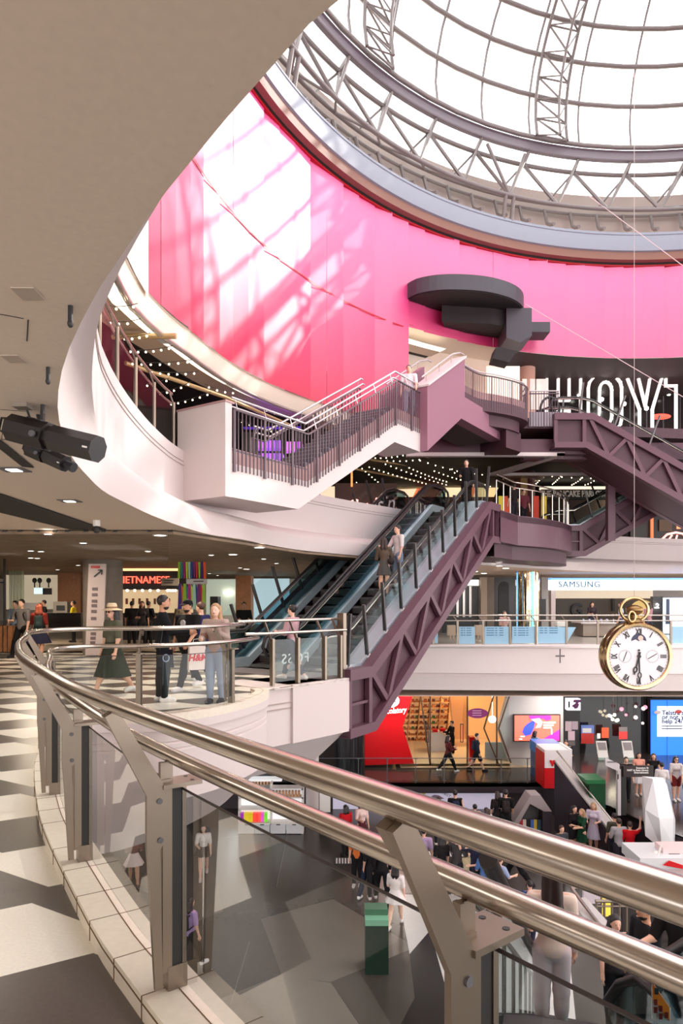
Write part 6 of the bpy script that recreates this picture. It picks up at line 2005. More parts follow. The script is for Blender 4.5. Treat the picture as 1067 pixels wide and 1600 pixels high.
p = at(548, 1200, 26.2); b = MB(); b.cyl((p.x, 28.2, ZG), (p.x, 28.2, -1.98), .62, 28); b.build('shaft', mat('glossy charcoal', srgb(40, 38, 42), .12), dc, smooth=50)
b = MB(); q0 = atz(522, 1345, ZL); b.bbox(q0.x, q0.x + 1.4, q0.y - .3, q0.y + .25, ZL, ZL + .01); gr_ = tag(b.build('floor_grate', M_ink), 'striped floor grate behind the crowd on the lowest floor', 'grate')
for i in range(14):
    b = MB(); b.bbox(q0.x + .06 + i * .095, q0.x + .105 + i * .095, q0.y - .25, q0.y + .2, ZL + .01, ZL + .014); b.build('white_bar', M_paper, gr_)
dup(gr_, None, (2.9, .6, 0), None, 'striped floor grate under the walking legs in the crowd')
# ================================================================ ESCALATOR WELL AT LOWER RIGHT
ew = thing('escalator', 'escalator descending from the near floor into the crowd at lower right', 'escalator')
ED = np.array((.31, .95)); ED = ED / np.linalg.norm(ED); EN = np.array((ED[1], -ED[0]))
def EP(t, n, dz=0):
    p = np.array((2.0, 6.5)) + ED * t + EN * n
    return Vector((p[0], p[1], -2.47 - .577 * t + dz))
def EW(x, y, z): return Vector((x, y, z))
def zs_(y): return -2.47 - (y - 6.5) * .6
M_deckw = mat('pale escalator deck', srgb(205, 204, 202), .35)
ta_, tb_ = -3.6, 7.2
def strip(n0, n1, dz0, dz1, m_, nm, t0=ta_, t1=tb_):
    b = MB(); b.slab([EP(t0, n0, dz0), EP(t1, n0, dz0), EP(t1, n0, dz1), EP(t0, n0, dz1)], (*(EN * (n1 - n0)), 0)); return b.build(nm, m_, ew)
strip(-.34, -.30, -.5, .2, mat('black side panel', srgb(20, 20, 22), .3), 'side_panel')
strip(-.235, -.22, .2, .88, M_eglass2, 'glass_panel')
strip(.92, .935, .1, .88, M_eglass, 'glass_panel')
strip(.97, 1.3, .0, .2, mat('brass deck', srgb(196, 176, 130), .3, .5), 'inner_deck')
for n in (-.22, .93):
    b = MB(); b.tube([EP(t, n, .92) for t in np.linspace(ta_, tb_, 6)], .045, 8); b.build('handrail', M_rubber, ew, smooth=60)
b = MB(); b.tube([EP(t, -.36, .80) for t in np.linspace(ta_, tb_, 6)], .025, 8); b.build('safety_rail', M_steel, ew, smooth=60)
for t in np.arange(-3.2, 7, 1.1):
    b = MB(); b.cyl(EP(t, -.36, .1), EP(t, -.36, .80), .018, 8); b.build('rail_post', M_steel, ew)
for i in range(26):
    t = ta_ + i * .41
    b = MB(); z = EP(t, 0).z
    b.slab([EP(t, -.18, -.3), EP(t + .41, -.18, -.3 + .2366), EP(t + .41, -.18, .2366 - .02), EP(t, -.18, -.02)], (*(EN * 1.04), 0)); b.build('step', M_estep, ew)
e4 = thing('escalator', 'second escalator head with dark handrail loops and pale brass sides at the right edge', 'escalator')
for x in (2.95, 3.75):
    b = MB()
    pts = [EW(x, 7.6, -2.75), EW(x, 7.25, -2.35), EW(x, 6.8, -2.05), EW(x, 6.3, -1.95), EW(x, 5.7, -2.05), EW(x, 5.2, -2.35), EW(x, 4.2, -2.95), EW(x, 2.6, -3.9)]
    b.tube(pts, .05, 8); b.build('handrail', M_rubber, e4, smooth=60)
    b = MB()
    b.slab([p - Vector((0, 0, .05)) for p in pts] + [EW(x, 2.6, -4.9), EW(x, 4.4, -3.9), EW(x, 6.2, -3.1), EW(x, 7.2, -3.05)], (.02, 0, 0)); b.build('glass_panel', M_eglass2, e4)
b = MB(); b.slab([EW(3.0, 2.6, -4.7), EW(3.0, 5.0, -3.4), EW(3.0, 7.6, -3.1), EW(3.0, 7.6, -3.4), EW(3.0, 5.0, -3.8), EW(3.0, 2.6, -5.1)], (.75, 0, 0)); b.build('inner_deck', mat('brass deck', (0, 0, 0)), e4)
b = MB()
for i in range(9):
    y = 2.6 + i * .42; z = -4.75 + i * .24; b.bbox(3.1, 3.65, y, y + .42, z - .3, z)
b.build('step_band', M_estep, e4)
ob = thing('warning_sign', 'orange and white warning notice on the escalator glass at lower right', 'sign')
b = MB(); ppoly(b, [(1019, 1534), (1048, 1576), (1048, 1618), (1019, 1592)], 4.6, .01); b.build('sheet', M_paper, ob)
b = MB(); ppoly(b, [(1021, 1538), (1046, 1574), (1046, 1596), (1021, 1562)], 4.59, .008); b.build('orange_field', mat('safety orange', srgb(240, 130, 30), .5), ob)
for (u, v) in ((1022, 1562), (1030, 1572), (1039, 1582), (1022, 1574), (1030, 1584)):
    b = MB(); pbox(b, u, v, u + 5, v + 9, 4.585, .005); b.build('pictogram', mat('dark red ink', srgb(120, 30, 20), .5), ob)
b = MB(); pbox(b, 1023, 1544, 1029, 1554, 4.585, .005); b.build('pictogram', M_ink, ob)
# low rail, barrier and yellow post near the escalators
lr2 = thing('stair_rail', 'pale sloping stair cheek with steel rails in front of the crowd', 'railing')
b = MB(); b.slab([at(890, 1404, 12), at(915, 1402, 12), at(955, 1446, 10), at(922, 1446, 10)], (0, .2, -.3)); b.build('cheek', M_deckw, lr2)
b = MB(); b.tube([at(894, 1386, 12), at(926, 1386, 12)], .03, 8); b.tube([at(894, 1386, 12), at(896, 1392, 11.8), at(937, 1446, 10)], .03, 8); b.build('handrail', M_steel, lr2, smooth=60)
b = MB(); b.tube([at(930, 1408, 13.5), at(980, 1408, 13.5)], .035, 8); b.tube([at(930, 1416, 13.5), at(980, 1416, 13.5)], .02, 8); b.build('handrail', M_steel_d, lr2, smooth=60)
for u in (932, 944, 956, 968, 979):
    b = MB(); b.cyl(at(u, 1408, 13.5), at(u, 1460, 13.5), .025, 6); b.build('rail_post', M_steel_d, lr2)
b = MB(); pbox(b, 943, 1384, 955, 1432, 15, .1); tag(b.build('yellow_banner', mat('yellow banner', srgb(244, 214, 60), .5, emit=(1, .8, .2), es=.3)), 'narrow yellow lit banner behind the stair rail', 'banner')
b = MB(); pbox(b, 912, 1380, 938, 1412, 16, .1); tag(b.build('notice_board', mat('lilac board', srgb(206, 196, 206), .5)), 'pale lilac notice board behind the stair cheek', 'board')
b = MB(); pbox(b, 972, 1384, 1100, 1460, 17, .2); tag(b.build('dark_partition', M_darkw), 'dark partition behind the escalator heads at lower right', 'partition')
# ================================================================ PEOPLE
def sdf_field(prims, h, lo, hi):
    """prims: ('c', a, b, ra, rb[, k]) tapered capsule | ('e', c, r[, k]) ellipsoid | ('cut', n, c) keep n.p < c | ('cone', c0, z0, z1, r0, r1, sy)"""
    n = [int(math.ceil((hi[i] - lo[i]) / h)) + 1 for i in range(3)]
    ax = [lo[i] + h * np.arange(n[i]) for i in range(3)]
    fld = np.full(n, .06, np.float32)
    def sub(c0, c1, m):
        s = []
        for i in range(3):
            a = max(0, int((min(c0[i], c1[i]) - m - lo[i]) / h)); b_ = min(n[i], int((max(c0[i], c1[i]) + m - lo[i]) / h) + 2)
            if b_ <= a:
                return None
            s.append(slice(a, b_))
        return tuple(s)
    for p in prims:
        if p[0] == 'c':
            a, b_ = np.array(p[1]), np.array(p[2]); ra, rb = p[3], p[4]; k = p[5] if len(p) > 5 else .018
            s = sub(a, b_, max(ra, rb) + .05)
            if s is None: continue
            X, Y, Z = ax[0][s[0]][:, None, None], ax[1][s[1]][None, :, None], ax[2][s[2]][None, None, :]
            d = b_ - a; L2 = float(d @ d) + 1e-12
            t = np.clip(((X - a[0]) * d[0] + (Y - a[1]) * d[1] + (Z - a[2]) * d[2]) / L2, 0, 1)
            q = np.sqrt((X - a[0] - t * d[0]) ** 2 + (Y - a[1] - t * d[1]) ** 2 + (Z - a[2] - t * d[2]) ** 2) - (ra + (rb - ra) * t)
        elif p[0] == 'e':
            c, r = np.array(p[1]), np.array(p[2]); k = p[3] if len(p) > 3 else .025
            s = sub(c - r, c + r, .05)
            if s is None: continue
            X, Y, Z = ax[0][s[0]][:, None, None] - c[0], ax[1][s[1]][None, :, None] - c[1], ax[2][s[2]][None, None, :] - c[2]
            k0 = np.sqrt((X / r[0]) ** 2 + (Y / r[1]) ** 2 + (Z / r[2]) ** 2); k1 = np.sqrt((X / r[0] ** 2) ** 2 + (Y / r[1] ** 2) ** 2 + (Z / r[2] ** 2) ** 2) + 1e-6
            q = k0 * (k0 - 1) / k1
        elif p[0] == 'cone':
            _, cc, z0, z1, r0, r1, sy = p[:7]; k = .02
            s = (slice(None),) * 3
            X, Y, Z = ax[0][:, None, None] - cc[0], ax[1][None, :, None] - cc[1], ax[2][None, None, :]
            R = r0 + (r1 - r0) * np.clip((z1 - Z) / (z1 - z0), 0, 1)
            an = np.arctan2(Y, X)
            q = (np.sqrt(X ** 2 + (Y / sy) ** 2) - R * (1 + .05 * np.sin(an * 7) * np.clip((z1 - Z) / (z1 - z0), 0, 1))) * .8
            q = np.maximum(q, np.maximum(z0 - Z, Z - z1))
        elif p[0] == 'cut':
            nn, c = p[1], p[2]
            X, Y, Z = ax[0][:, None, None], ax[1][None, :, None], ax[2][None, None, :]
            fld = np.maximum(fld, X * nn[0] + Y * nn[1] + Z * nn[2] - c)
            continue
        f0 = fld[s]
        hh = np.clip(.5 + .5 * (f0 - q) / k, 0, 1)
        fld[s] = f0 + (q - f0) * hh - k * hh * (1 - hh)
    return fld, ax
def surf_net(fld, lo, h):
    S = fld < 0
    n = S.shape
    cnt = np.zeros((n[0] - 1, n[1] - 1, n[2] - 1), np.int8)
    for i in (0, 1):
        for j in (0, 1):
            for k in (0, 1):
                cnt += S[i:n[0] - 1 + i, j:n[1] - 1 + j, k:n[2] - 1 + k]
    act = (cnt > 0) & (cnt < 8)
    idx = np.full(act.shape, -1, np.int64)
    cells = np.argwhere(act)
    idx[act] = np.arange(len(cells))
    acc = np.zeros((len(cells), 3)); num = np.zeros(len(cells))
    cr = [(i, j, k) for i in (0, 1) for j in (0, 1) for k in (0, 1)]
    val = {c: fld[cells[:, 0] + c[0], cells[:, 1] + c[1], cells[:, 2] + c[2]] for c in cr}
    for c in cr:
        for d in range(3):
            if c[d] == 0:
                e = list(c); e[d] = 1; e = tuple(e)
                a, b_ = val[c], val[e]
                m = (a < 0) != (b_ < 0)
                t = np.where(m, a / (a - b_ + 1e-12), 0)
                P_ = np.tile(np.array(c, float), (len(cells), 1)); P_[:, d] += t
                acc += P_ * m[:, None]; num += m
    V = (cells + acc / np.maximum(num, 1)[:, None]) * h + np.array(lo)
    F_ = []
    for d in range(3):
        a, b_ = (d + 1) % 3, (d + 2) % 3
        sl0 = [slice(1, -1)] * 3; sl1 = [slice(1, -1)] * 3
        sl0[d] = slice(0, n[d] - 1); sl1[d] = slice(1, n[d])
        s0, s1 = S[tuple(sl0)], S[tuple(sl1)]
        ch = np.argwhere(s0 != s1)
        if not len(ch): continue
        fl = s0[s0 != s1]
        off = np.ones(3, int); off[d] = 0
        g = ch + off
        q = []
        for (da, db) in ((-1, -1), (0, -1), (0, 0), (-1, 0)):
            c = g.copy(); c[:, a] += da; c[:, b_] += db
            q.append(idx[c[:, 0], c[:, 1], c[:, 2]])
        q = np.stack(q, 1)
        q[~fl] = q[~fl][:, ::-1]
        F_.append(q)
    return V, np.concatenate(F_)
def sdf_mesh(name, prims, h, m, parent, scale=1.):
    pts = []
    for p in prims:
        if p[0] == 'c':
            r = max(p[3], p[4]); pts += [np.array(p[1]) - r, np.array(p[1]) + r, np.array(p[2]) - r, np.array(p[2]) + r]
        elif p[0] == 'e':
            pts += [np.array(p[1]) - np.array(p[2]), np.array(p[1]) + np.array(p[2])]
        elif p[0] == 'cone':
            R = max(p[4], p[5]) * 1.1; pts += [np.array((p[1][0] - R, p[1][1] - R, p[2])), np.array((p[1][0] + R, p[1][1] + R, p[3]))]
    lo = np.min(pts, 0) - .02 - 2 * h; hi = np.max(pts, 0) + .02 + 2 * h
    fld, ax = sdf_field(prims, h, lo, hi)
    V, F_ = surf_net(fld, lo, h)
    me = bpy.data.meshes.new(name)
    me.from_pydata((V * scale).tolist(), [], F_.tolist())
    me.polygons.foreach_set('use_smooth', [True] * len(F_))
    me.materials.append(m)
    me.update()
    o = bpy.data.objects.new(name, me)
    COL.objects.link(o)
    o.parent = parent
    return o
SKINS = {'light': mat('light skin', srgb(226, 178, 152), .5), 'tan': mat('tan skin', srgb(198, 146, 116), .5), 'pale': mat('pale skin', srgb(236, 194, 172), .5)}
HAIRS = {'black': mat('black hair', srgb(30, 24, 24), .45), 'brown': mat('brown hair', srgb(74, 46, 34), .5), 'blond': mat('blond hair', srgb(176, 140, 102), .5), 'red': mat('auburn hair', srgb(140, 62, 34), .5), 'dbrown': mat('dark brown hair', srgb(52, 34, 28), .45)}
def cloth(c):
    return mat('cloth %d %d %d' % c, srgb(*c), .85, spec=.2)
POSE = {'stand': ((3, 2), (-2, 2)), 'walk': ((24, 6), (-20, 14)), 'walk2': ((-20, 16), (24, 6)), 'stride': ((30, 10), (-26, 18)), 'relax': ((6, 8), (-3, 2)), 'step': ((18, 34), (-4, 4)), 'sit': ((85, 88), (82, 85))}
ARMS = {'down': (4, 8, 12, 0), 'back': (-22, 8, 14, 0), 'fwd': (20, 8, 24, 0), 'bent': (12, 10, 80, .35), 'phone': (22, 12, 100, .45), 'up': (100, 25, 55, .1), 'hold': (28, 8, 62, .1), 'reach': (62, 10, 22, .1), 'hip': (-10, 30, 70, .6), 'pocket': (-12, 14, 34, .1)}
def person(label, loc, rz, h=1.7, sex='m', pose='stand', arms=('down', 'down'), hair='black', hairlen=0, top=((40, 40, 44), .35), bottom=('trousers', (30, 30, 34), 1.), shoes=(230, 228, 226), skin='light', near=False, wide=1., beard=False, lean=0., bun=False, group=None, face=True, lookz=0):
    t = thing('person', label, 'person', loc, rz, group)
    vx = .0068 if near else .0105
    fr = .0062 if near else .0085
    fem = sex == 'f'
    shx = (.098 if fem else .110) * (1 + (wide - 1) * .6)
    hipx = .05
    lg = []
    for sd_, (hf, kf) in zip((1, -1), POSE[pose]):
        H_ = np.array((sd_ * hipx, 0, .52)); a = math.radians(hf); c = math.radians(hf - kf)
        K_ = H_ + .235 * np.array((sd_ * .02, math.sin(a), -math.cos(a))); A_ = K_ + .245 * np.array((0, math.sin(c), -math.cos(c)))
        lg.append([H_, K_, A_, c])
    dz = .04 - min(l[2][2] for l in lg)
    def Z(v): return (np.array(v, float) + np.array((0, 0, dz)))
    for l in lg:
        for i in range(3):
            l[i] = Z(l[i])
    def TL(v):      # torso lean about the hips
        v = np.array(v, float); a = math.radians(lean); y, z = v[1], v[2] - .53
        return Z((v[0], y * math.cos(a) + z * math.sin(a), .53 - y * math.sin(a) + z * math.cos(a)))
    am = []
    for sd_, nm in zip((1, -1), arms):
        f, o, e, inw = ARMS[nm]
        f_, o_ = math.radians(f + lean), math.radians(o)
        S_ = TL((sd_ * shx, 0, .815))
        E_ = S_ + .175 * np.array((sd_ * math.sin(o_), math.sin(f_) * math.cos(o_), -math.cos(f_) * math.cos(o_)))
        g = math.radians(f + e + lean)
        dv_ = np.array((sd_ * (math.sin(o_) * .4 - inw), math.sin(g), -math.cos(g))); dv_ /= np.linalg.norm(dv_)
        W_ = E_ + .148 * dv_
        am.append((S_, E_, W_, dv_, sd_))
    w = wide
    torso = [('e', Z((0, -.004, .535)), (.082 * w * (1.06 if fem else 1), .062 * w, .07)), ('e', TL((0, .004 * w, .62)), (.068 * w * (.93 if fem else 1.06), .052 * w, .085)), ('e', TL((0, 0, .735)), (.084 * w, .058 * w, .10)), ('c', TL((-shx * .72, 0, .81)), TL((shx * .72, 0, .81)), .038, .038)]
    if fem:
        torso += [('e', TL((sx * .036, .045, .735)), (.032, .03, .034)) for sx in (-1, 1)]
    elif w > 1.1:
        torso += [('e', TL((0, .03, .63)), (.085 * w, .06 * w, .08))]
    def arms_p(add, frac, hand=False):
        out = []
        for S_, E_, W_, dv_, sd_ in am:
            if frac <= .5:
                q = S_ + (E_ - S_) * frac * 2
                out.append(('c', S_, q, .031 + add, .031 - .008 * frac * 2 + add))
            else:
                q = E_ + (W_ - E_) * (frac - .5) * 2
                out += [('c', S_, E_, .031 + add, .023 + add), ('c', E_, q, .023 + add, .023 - .008 * (frac - .5) * 2 + add)]
            if hand:
                a = np.array((sd_, 0, 0.)); a = a - dv_ * (a @ dv_); a /= np.linalg.norm(a); b_ = np.cross(dv_, a)   # a: knuckle row normal, b: across
                out.append(('c', W_, W_ + dv_ * .03, .014, .017, .012))
                out.append(('c', W_ + dv_ * .026 + b_ * .009, W_ + dv_ * .026 - b_ * .009, .013, .013, .01))
                curl = -a * .35
                for i, ln in enumerate((.034, .040, .038, .030)):
                    st = W_ + dv_ * .042 + b_ * (.0165 - .011 * i)
                    md = st + (dv_ + curl * .4) * ln * .55
                    out += [('c', st, md, fr, fr * .95, .003), ('c', md, md + (dv_ + curl * 1.6) / 1.25 * ln * .5, fr * .95, fr * .8, .003)]
                th = W_ + dv_ * .014 + b_ * .013
                out += [('c', th, th + (b_ * .7 + dv_ * .6 - a * .2) * .022, fr * 1.2, fr * 1.1, .005), ('c', th + (b_ * .7 + dv_ * .6 - a * .2) * .022, th + (b_ * .7 + dv_ * .6 - a * .2) * .022 + dv_ * .02, fr * 1.05, fr * .85, .004)]
        return out
    def legs_p(add, frac):
        out = []
        for H_, K_, A_, c in lg:
            tr = .050 * (1 + (w - 1) * .6)
            if frac <= .5:
                out.append(('c', H_, H_ + (K_ - H_) * frac * 2, tr + add, tr - (tr - .036) * frac * 2 + add))
            else:
                q = K_ + (A_ - K_) * (frac - .5) * 2
                out += [('c', H_, K_, tr + add, .036 + add), ('c', K_, q, .035 + add, .035 - .014 * (frac - .5) * 2 + add)]
                if frac > .9:
                    out.append(('e', (K_ * .68 + A_ * .32) + np.array((0, -.008, 0)), (.03 + add * .5, .031 + add * .5, .07)))
        return out
    def foot(l, add):
        A_ = l[2]; toe = A_ + np.array((0, .085, 0)); toe[2] = max(.016, A_[2] - .03 + math.sin(l[3]) * -.0)
        heel = A_ + np.array((0, -.018, -.022))
        return [('c', A_ + np.array((0, 0, -.008)), heel, .02 + add, .018 + add, .012), ('c', heel, toe, .018 + add, .018 + add, .012), ('c', A_, toe, .019 + add, .016 + add, .012)]
    hd = TL((0, .006 if not lean else .012, .935)) + np.array((0, 0, 0))
    def HP_(x, y, z): return hd + np.array((x, y, z))
    head = [('c', TL((0, -.006, .835)), HP_(0, -.006, -.045), .029 if not fem else .024, .026 if not fem else .022, .015), ('e', HP_(0, .004, .012), (.041, .052, .054)), ('e', HP_(0, .018, -.03), (.032, .034, .036), .02), ('c', HP_(0, .053, .006), HP_(0, .063, -.012), .006, .0085, .008), ('e', HP_(.0425, -.002, -.006), (.007, .012, .018), .006), ('e', HP_(-.0425, -.002, -.006), (.007, .012, .018), .006), ('e', HP_(0, .046, -.040), (.012, .010, .009), .008), ('c', HP_(-.018, .048, .017), HP_(.018, .048, .017), .006, .006, .008)]
    kind = bottom[0]
    body = torso + arms_p(0, 1., True) + legs_p(0, 1.) + head
    for l in lg:
        body += foot(l, 0)
    sdf_mesh('body', body, vx, SKINS[skin], t, h)
    tc_, sl = top
    if tc_:
        tp = [(p[0], p[1], tuple(np.array(p[2]) + .011)) if p[0] == 'e' else ('c', p[1], p[2], p[3] + .010, p[4] + .010) for p in torso[0 if kind in ('trousers', 'shorts') else 1:]]
        if sl > 0:
            tp += arms_p(.010 if sl < .6 else .012, sl)
        cutn = TL((0, 0, .838)) - TL((0, 0, .738)); cutn /= np.linalg.norm(cutn)
        tp.append(('cut', tuple(cutn), float(cutn @ TL((0, 0, .847)))))
        tp.append(('cut', (0, 0, -1), -(Z((0, 0, .50 if kind in ('trousers', 'shorts') else .575))[2])))
        sdf_mesh('top', tp, vx, cloth(tc_), t, h)
    bc = cloth(bottom[1])
    if kind in ('trousers', 'shorts'):
        fr_ = bottom[2] if len(bottom) > 2 else 1.
        bp = [('e', torso[0][1], tuple(np.array(torso[0][2]) + .008))] + legs_p(.010 if kind == 'trousers' else .016, fr_ * .985)
        bp.append(('cut', (0, 0, 1), float(Z((0, 0, .585))[2])))
        sdf_mesh(kind, bp, vx, bc, t, h)
    else:
        zt = .62 if kind == 'skirt' else .70
        z0 = bottom[2]
        my = (lg[0][1][1] + lg[1][1][1]) / 2
        sprd = max(abs(lg[0][2][1] - lg[1][2][1]) * .45, 0)
        R0_, R1_ = .073 * w, .105 + .07 * (zt - z0) + sprd * (.75 - z0)
        sdf_mesh(kind, [('cone', (0, my * .3), z0 + dz, zt + dz, R0_, R1_, .82)], vx, bc, t, h)
    for l in lg:
        sdf_mesh('shoe', foot(l, .008) + [('cut', (0, 0, 1), float(l[2][2] + .012))], vx * .9, cloth(shoes), t, h)
    hm = HAIRS[hair]
    hp = [('e', HP_(0, -.004, .020), (.049, .058, .056)), ('cut', (0, .75, -.66), float(.75 * (hd[1] + .036) - .66 * (hd[2] + .034)))]
    sdf_mesh('hair', hp, vx * .8, hm, t, h)
    if hairlen > 0:
        lp_ = [('c', HP_(sx * .022, -.03, .02), HP_(sx * .030, -.042, -.05 - hairlen * .5), .034, .034) for sx in (-1, 1)] + [('c', HP_(sx * .03, -.042, -.05 - hairlen * .5), HP_(sx * .024, -.052, -.05 - hairlen), .034, .018) for sx in (-1, 1)] + [('c', HP_(sx * .041, -.006, .0), HP_(sx * .044, -.012, -.05 - hairlen * .6), .013, .012) for sx in (-1, 1)]
        sdf_mesh('long_hair', lp_, vx * .9, hm, t, h)
    if bun:
        sdf_mesh('hair_bun', [('e', HP_(0, -.06, .03), (.024, .024, .024))], vx * .8, hm, t, h)
    if beard:
        sdf_mesh('beard', [('e', HP_(0, .014, -.042), (.0335, .040, .030)), ('cut', (0, 0, 1), float(hd[2] - .034))], vx * .8, hm, t, h)
    if near and face:
        for sx in (-1, 1):
            b = MB(); b.sphere(Vector(HP_(sx * .017, .0465, .004)) * h, (.0075 * h, .005 * h, .0045 * h), 6); b.build('eye', mat('eye white', srgb(225, 220, 216), .3), t)
            b = MB(); b.sphere(Vector(HP_(sx * .017, .0505, .004)) * h, .0034 * h, 6); b.build('iris', mat('dark iris', (.02, .012, .01), .2), t)
            b = MB(); b.bar(Vector(HP_(sx * .009, .052, .0165)) * h, Vector(HP_(sx * .027, .046, .0165)) * h, .003 * h, .0045 * h); b.build('eyebrow', hm, t)
        b = MB(); b.sphere(Vector(HP_(0, .052, -.0305)) * h, (.013 * h, .005 * h, .0045 * h), 6); b.build('lips', mat('lips', srgb(186, 92, 84), .5), t)
    t_info = dict(head=hd, am=am, TL=TL, h=h, Z=Z)
    return t, t_info
def world_of(t, v, h):
    v = np.array(v) * h
    c, s = math.cos(t.rotation_euler.z), math.sin(t.rotation_euler.z)
    return Vector((t.location.x + c * v[0] - s * v[1], t.location.y + s * v[0] + c * v[1], t.location.z + v[2]))
def backpack(t, info, label, col, name='backpack', cat='backpack', sc=1.):
    h = info['h']
    e = thing(name, label, cat, world_of(t, info['TL']((0, -.085, .70)), h), t.rotation_euler.z)
    sdf_mesh('pack', [('c', (-.03 * sc, 0, -.09), (-.03 * sc, 0, .07), .045 * sc, .04 * sc), ('c', (.03 * sc, 0, -.09), (.03 * sc, 0, .07), .045 * sc, .04 * sc), ('e', (0, -.03, -.06), (.05, .03, .05))], .010, cloth(col), e, h)
    for sx in (-1, 1):
        b = MB(); b.tube([Vector((sx * .05, .02, .08)) * h, Vector((sx * .07, .085, .135)) * h, Vector((sx * .075, .155, .06)) * h, Vector((sx * .07, .10, -.06)) * h, Vector((sx * .06, .01, -.1)) * h], .010 * h, 5); b.build('strap', cloth(col), e)
    b = MB(); b.tube([Vector((-.02, .0, .11)) * h, Vector((0, .0, .135)) * h, Vector((.02, .0, .11)) * h], .005 * h, 5); b.build('carry_loop', cloth(col), e)
    return e
D = math.radians
# angle: 0 faces away from the viewer, 180 faces the viewer, 90 faces left, -90 faces right
# ---- on our floor
x, i_ = person('woman in a straw hat, olive top and dark green skirt walking behind the balustrade', atz(176, 1084, 0), D(140), 1.66, 'f', 'walk', ('down', 'down'), 'black', .10, ((92, 92, 78), .42), ('skirt', (52, 58, 48), .23), (236, 234, 230), 'light', True, 1.12)
hh = world_of(x, i_['head'], i_['h'])
ht = thing('sun_hat', 'cream straw sun hat on the woman in the olive top', 'hat', hh + Vector((0, -.015, .075)), x.rotation_euler.z)
b = MB(); b.lathe([(.001, .10), (.06, .098), (.085, .08), (.092, .03), (.095, .0), (.15, -.012), (.19, -.03), (.188, -.036), (.14, -.02), (.09, -.008)], n=28); b.build('crown_and_brim', mat('straw', srgb(226, 204, 170), .8, noise=.1, nscale=60), ht, smooth=50)
b = MB(); b.lathe([(.0955, .004), (.0945, .03)], n=28); b.build('hat_band', cloth((150, 120, 90)), ht)
def sunglasses(t, info, label, dz=.004, dy=.05):
    h = info['h']; e = thing('sunglasses', label, 'glasses', world_of(t, info['head'] + np.array((0, dy, dz)), h), t.rotation_euler.z)
    for sx in (-1, 1):
        b = MB(); b.sphere((sx * .031, .006, 0), (.026, .008, .02), 8); b.build('lens', mat('dark lens', (.01, .008, .008), .1), e)
        b = MB(); b.bar((sx * .056, .0, .006), (sx * .074, -.085, .006), .004, .006); b.build('temple', M_ink, e)
    b = MB(); b.bar((-.012, .012, .004), (.012, .012, .004), .005, .005); b.build('bridge', M_ink, e)
sunglasses(x, i_, 'dark round sunglasses worn by the woman in the straw hat')
x, i_ = person('bearded man in a black jacket with sunglasses pushed up on his hair', atz(254, 1096, 0), D(-75), 1.80, 'm', 'relax', ('hold', 'down'), 'black', 0, ((24, 24, 28), .98), ('trousers', (26, 26, 28), 1.), (232, 230, 228), 'tan', True, 1.0, beard=True)
sunglasses(x, i_, 'sunglasses resting on the hair of the man in the black jacket', .045, .035)
hb = thing('shoulder_bag', 'black shoulder bag with a pale ring mark beside the man in the black jacket', 'bag', world_of(x, (.10, .03, .42), 1.8), x.rotation_euler.z)
b = MB(); b.slab([(-.02, -.13, -.16), (-.02, .13, -.16), (-.02, .11, .14), (-.02, -.11, .14)], (.07, 0, 0)); b.build('pouch', cloth((22, 22, 30)), hb)
b = MB(); b.tube([(.055, .05 * math.cos(q), .06 * math.sin(q)) for q in np.linspace(0, 2 * PI, 14)[:-1]], .008, 5, closed=True); b.build('ring_print', mat('pale blue print', srgb(150, 170, 200), .5), hb)
b = MB(); b.tube([(.015, -.1, .14), (-.02, -.06, .40), (-.06, -.02, .74), (-.02, .06, .40), (.015, .1, .14)], .008, 5); b.build('strap', M_ink, hb)
x, i_ = person('stout man in a black cap and black tee with a round chest badge', atz(294, 1077, 0), D(145), 1.78, 'm', 'walk2', ('down', 'fwd'), 'black', 0, ((26, 24, 26), .45), ('trousers', (28, 26, 28), 1.), (226, 222, 220), 'tan', True, 1.5, beard=True)
cp = thing('baseball_cap', 'black baseball cap worn by the stout man in black', 'cap', world_of(x, i_['head'] + np.array((0, 0, .028)), 1.78), x.rotation_euler.z)
b = MB(); b.lathe([(.001, .082), (.05, .075), (.085, .045), (.095, 0), (.096, -.015)], n=24, sy=1.12); b.build('crown', cloth((20, 18, 20)), cp, smooth=60)
b = MB(); b.slab([(-.07, .09, -.012), (-.05, .165, -.03), (0, .185, -.034), (.05, .165, -.03), (.07, .09, -.012), (0, .11, -.004)], (0, 0, .01)); b.build('peak', cloth((20, 18, 20)), cp)
b = MB(); q = world_of(x, i_['TL']((-.035, .098, .755)), 1.78); dl_ = Vector((-math.sin(D(145)), math.cos(D(145)), 0)); b.cyl(q, q + dl_ * .03, .06, 16)
o = b.build('shirt_badge', mat('pale badge', srgb(190, 186, 186), .6)); o.parent = x; o.matrix_parent_inverse = (Matrix.Translation(x.location) @ Matrix.Rotation(x.rotation_euler.z, 4, 'Z')).inverted()
sb2 = thing('shopping_bag', 'white paper shopping bag with red letters carried by the stout man', 'bag', atz(306, 1035, .38) if False else at(306, 1026, 12.6), D(30))
b = MB(); b.slab([(-.15, -.05, -.24), (.15, -.05, -.24), (.17, -.05, .19), (-.13, -.05, .2)], (0, .1, 0)); b.build('paper_body', mat('white paper bag', srgb(226, 214, 208), .6), sb2)
text('red_letters', 'H&M', .17, mat('red ink', srgb(200, 20, 30), .5), sb2, (.02, -.055, -.02), ext=.002, bold=.006, shear=.2)
b = MB(); b.tube([(-.07, 0, .19), (-.04, 0, .32), (.06, 0, .33), (.1, 0, .19)], .005, 5); b.build('cord_handle', M_paper, sb2)
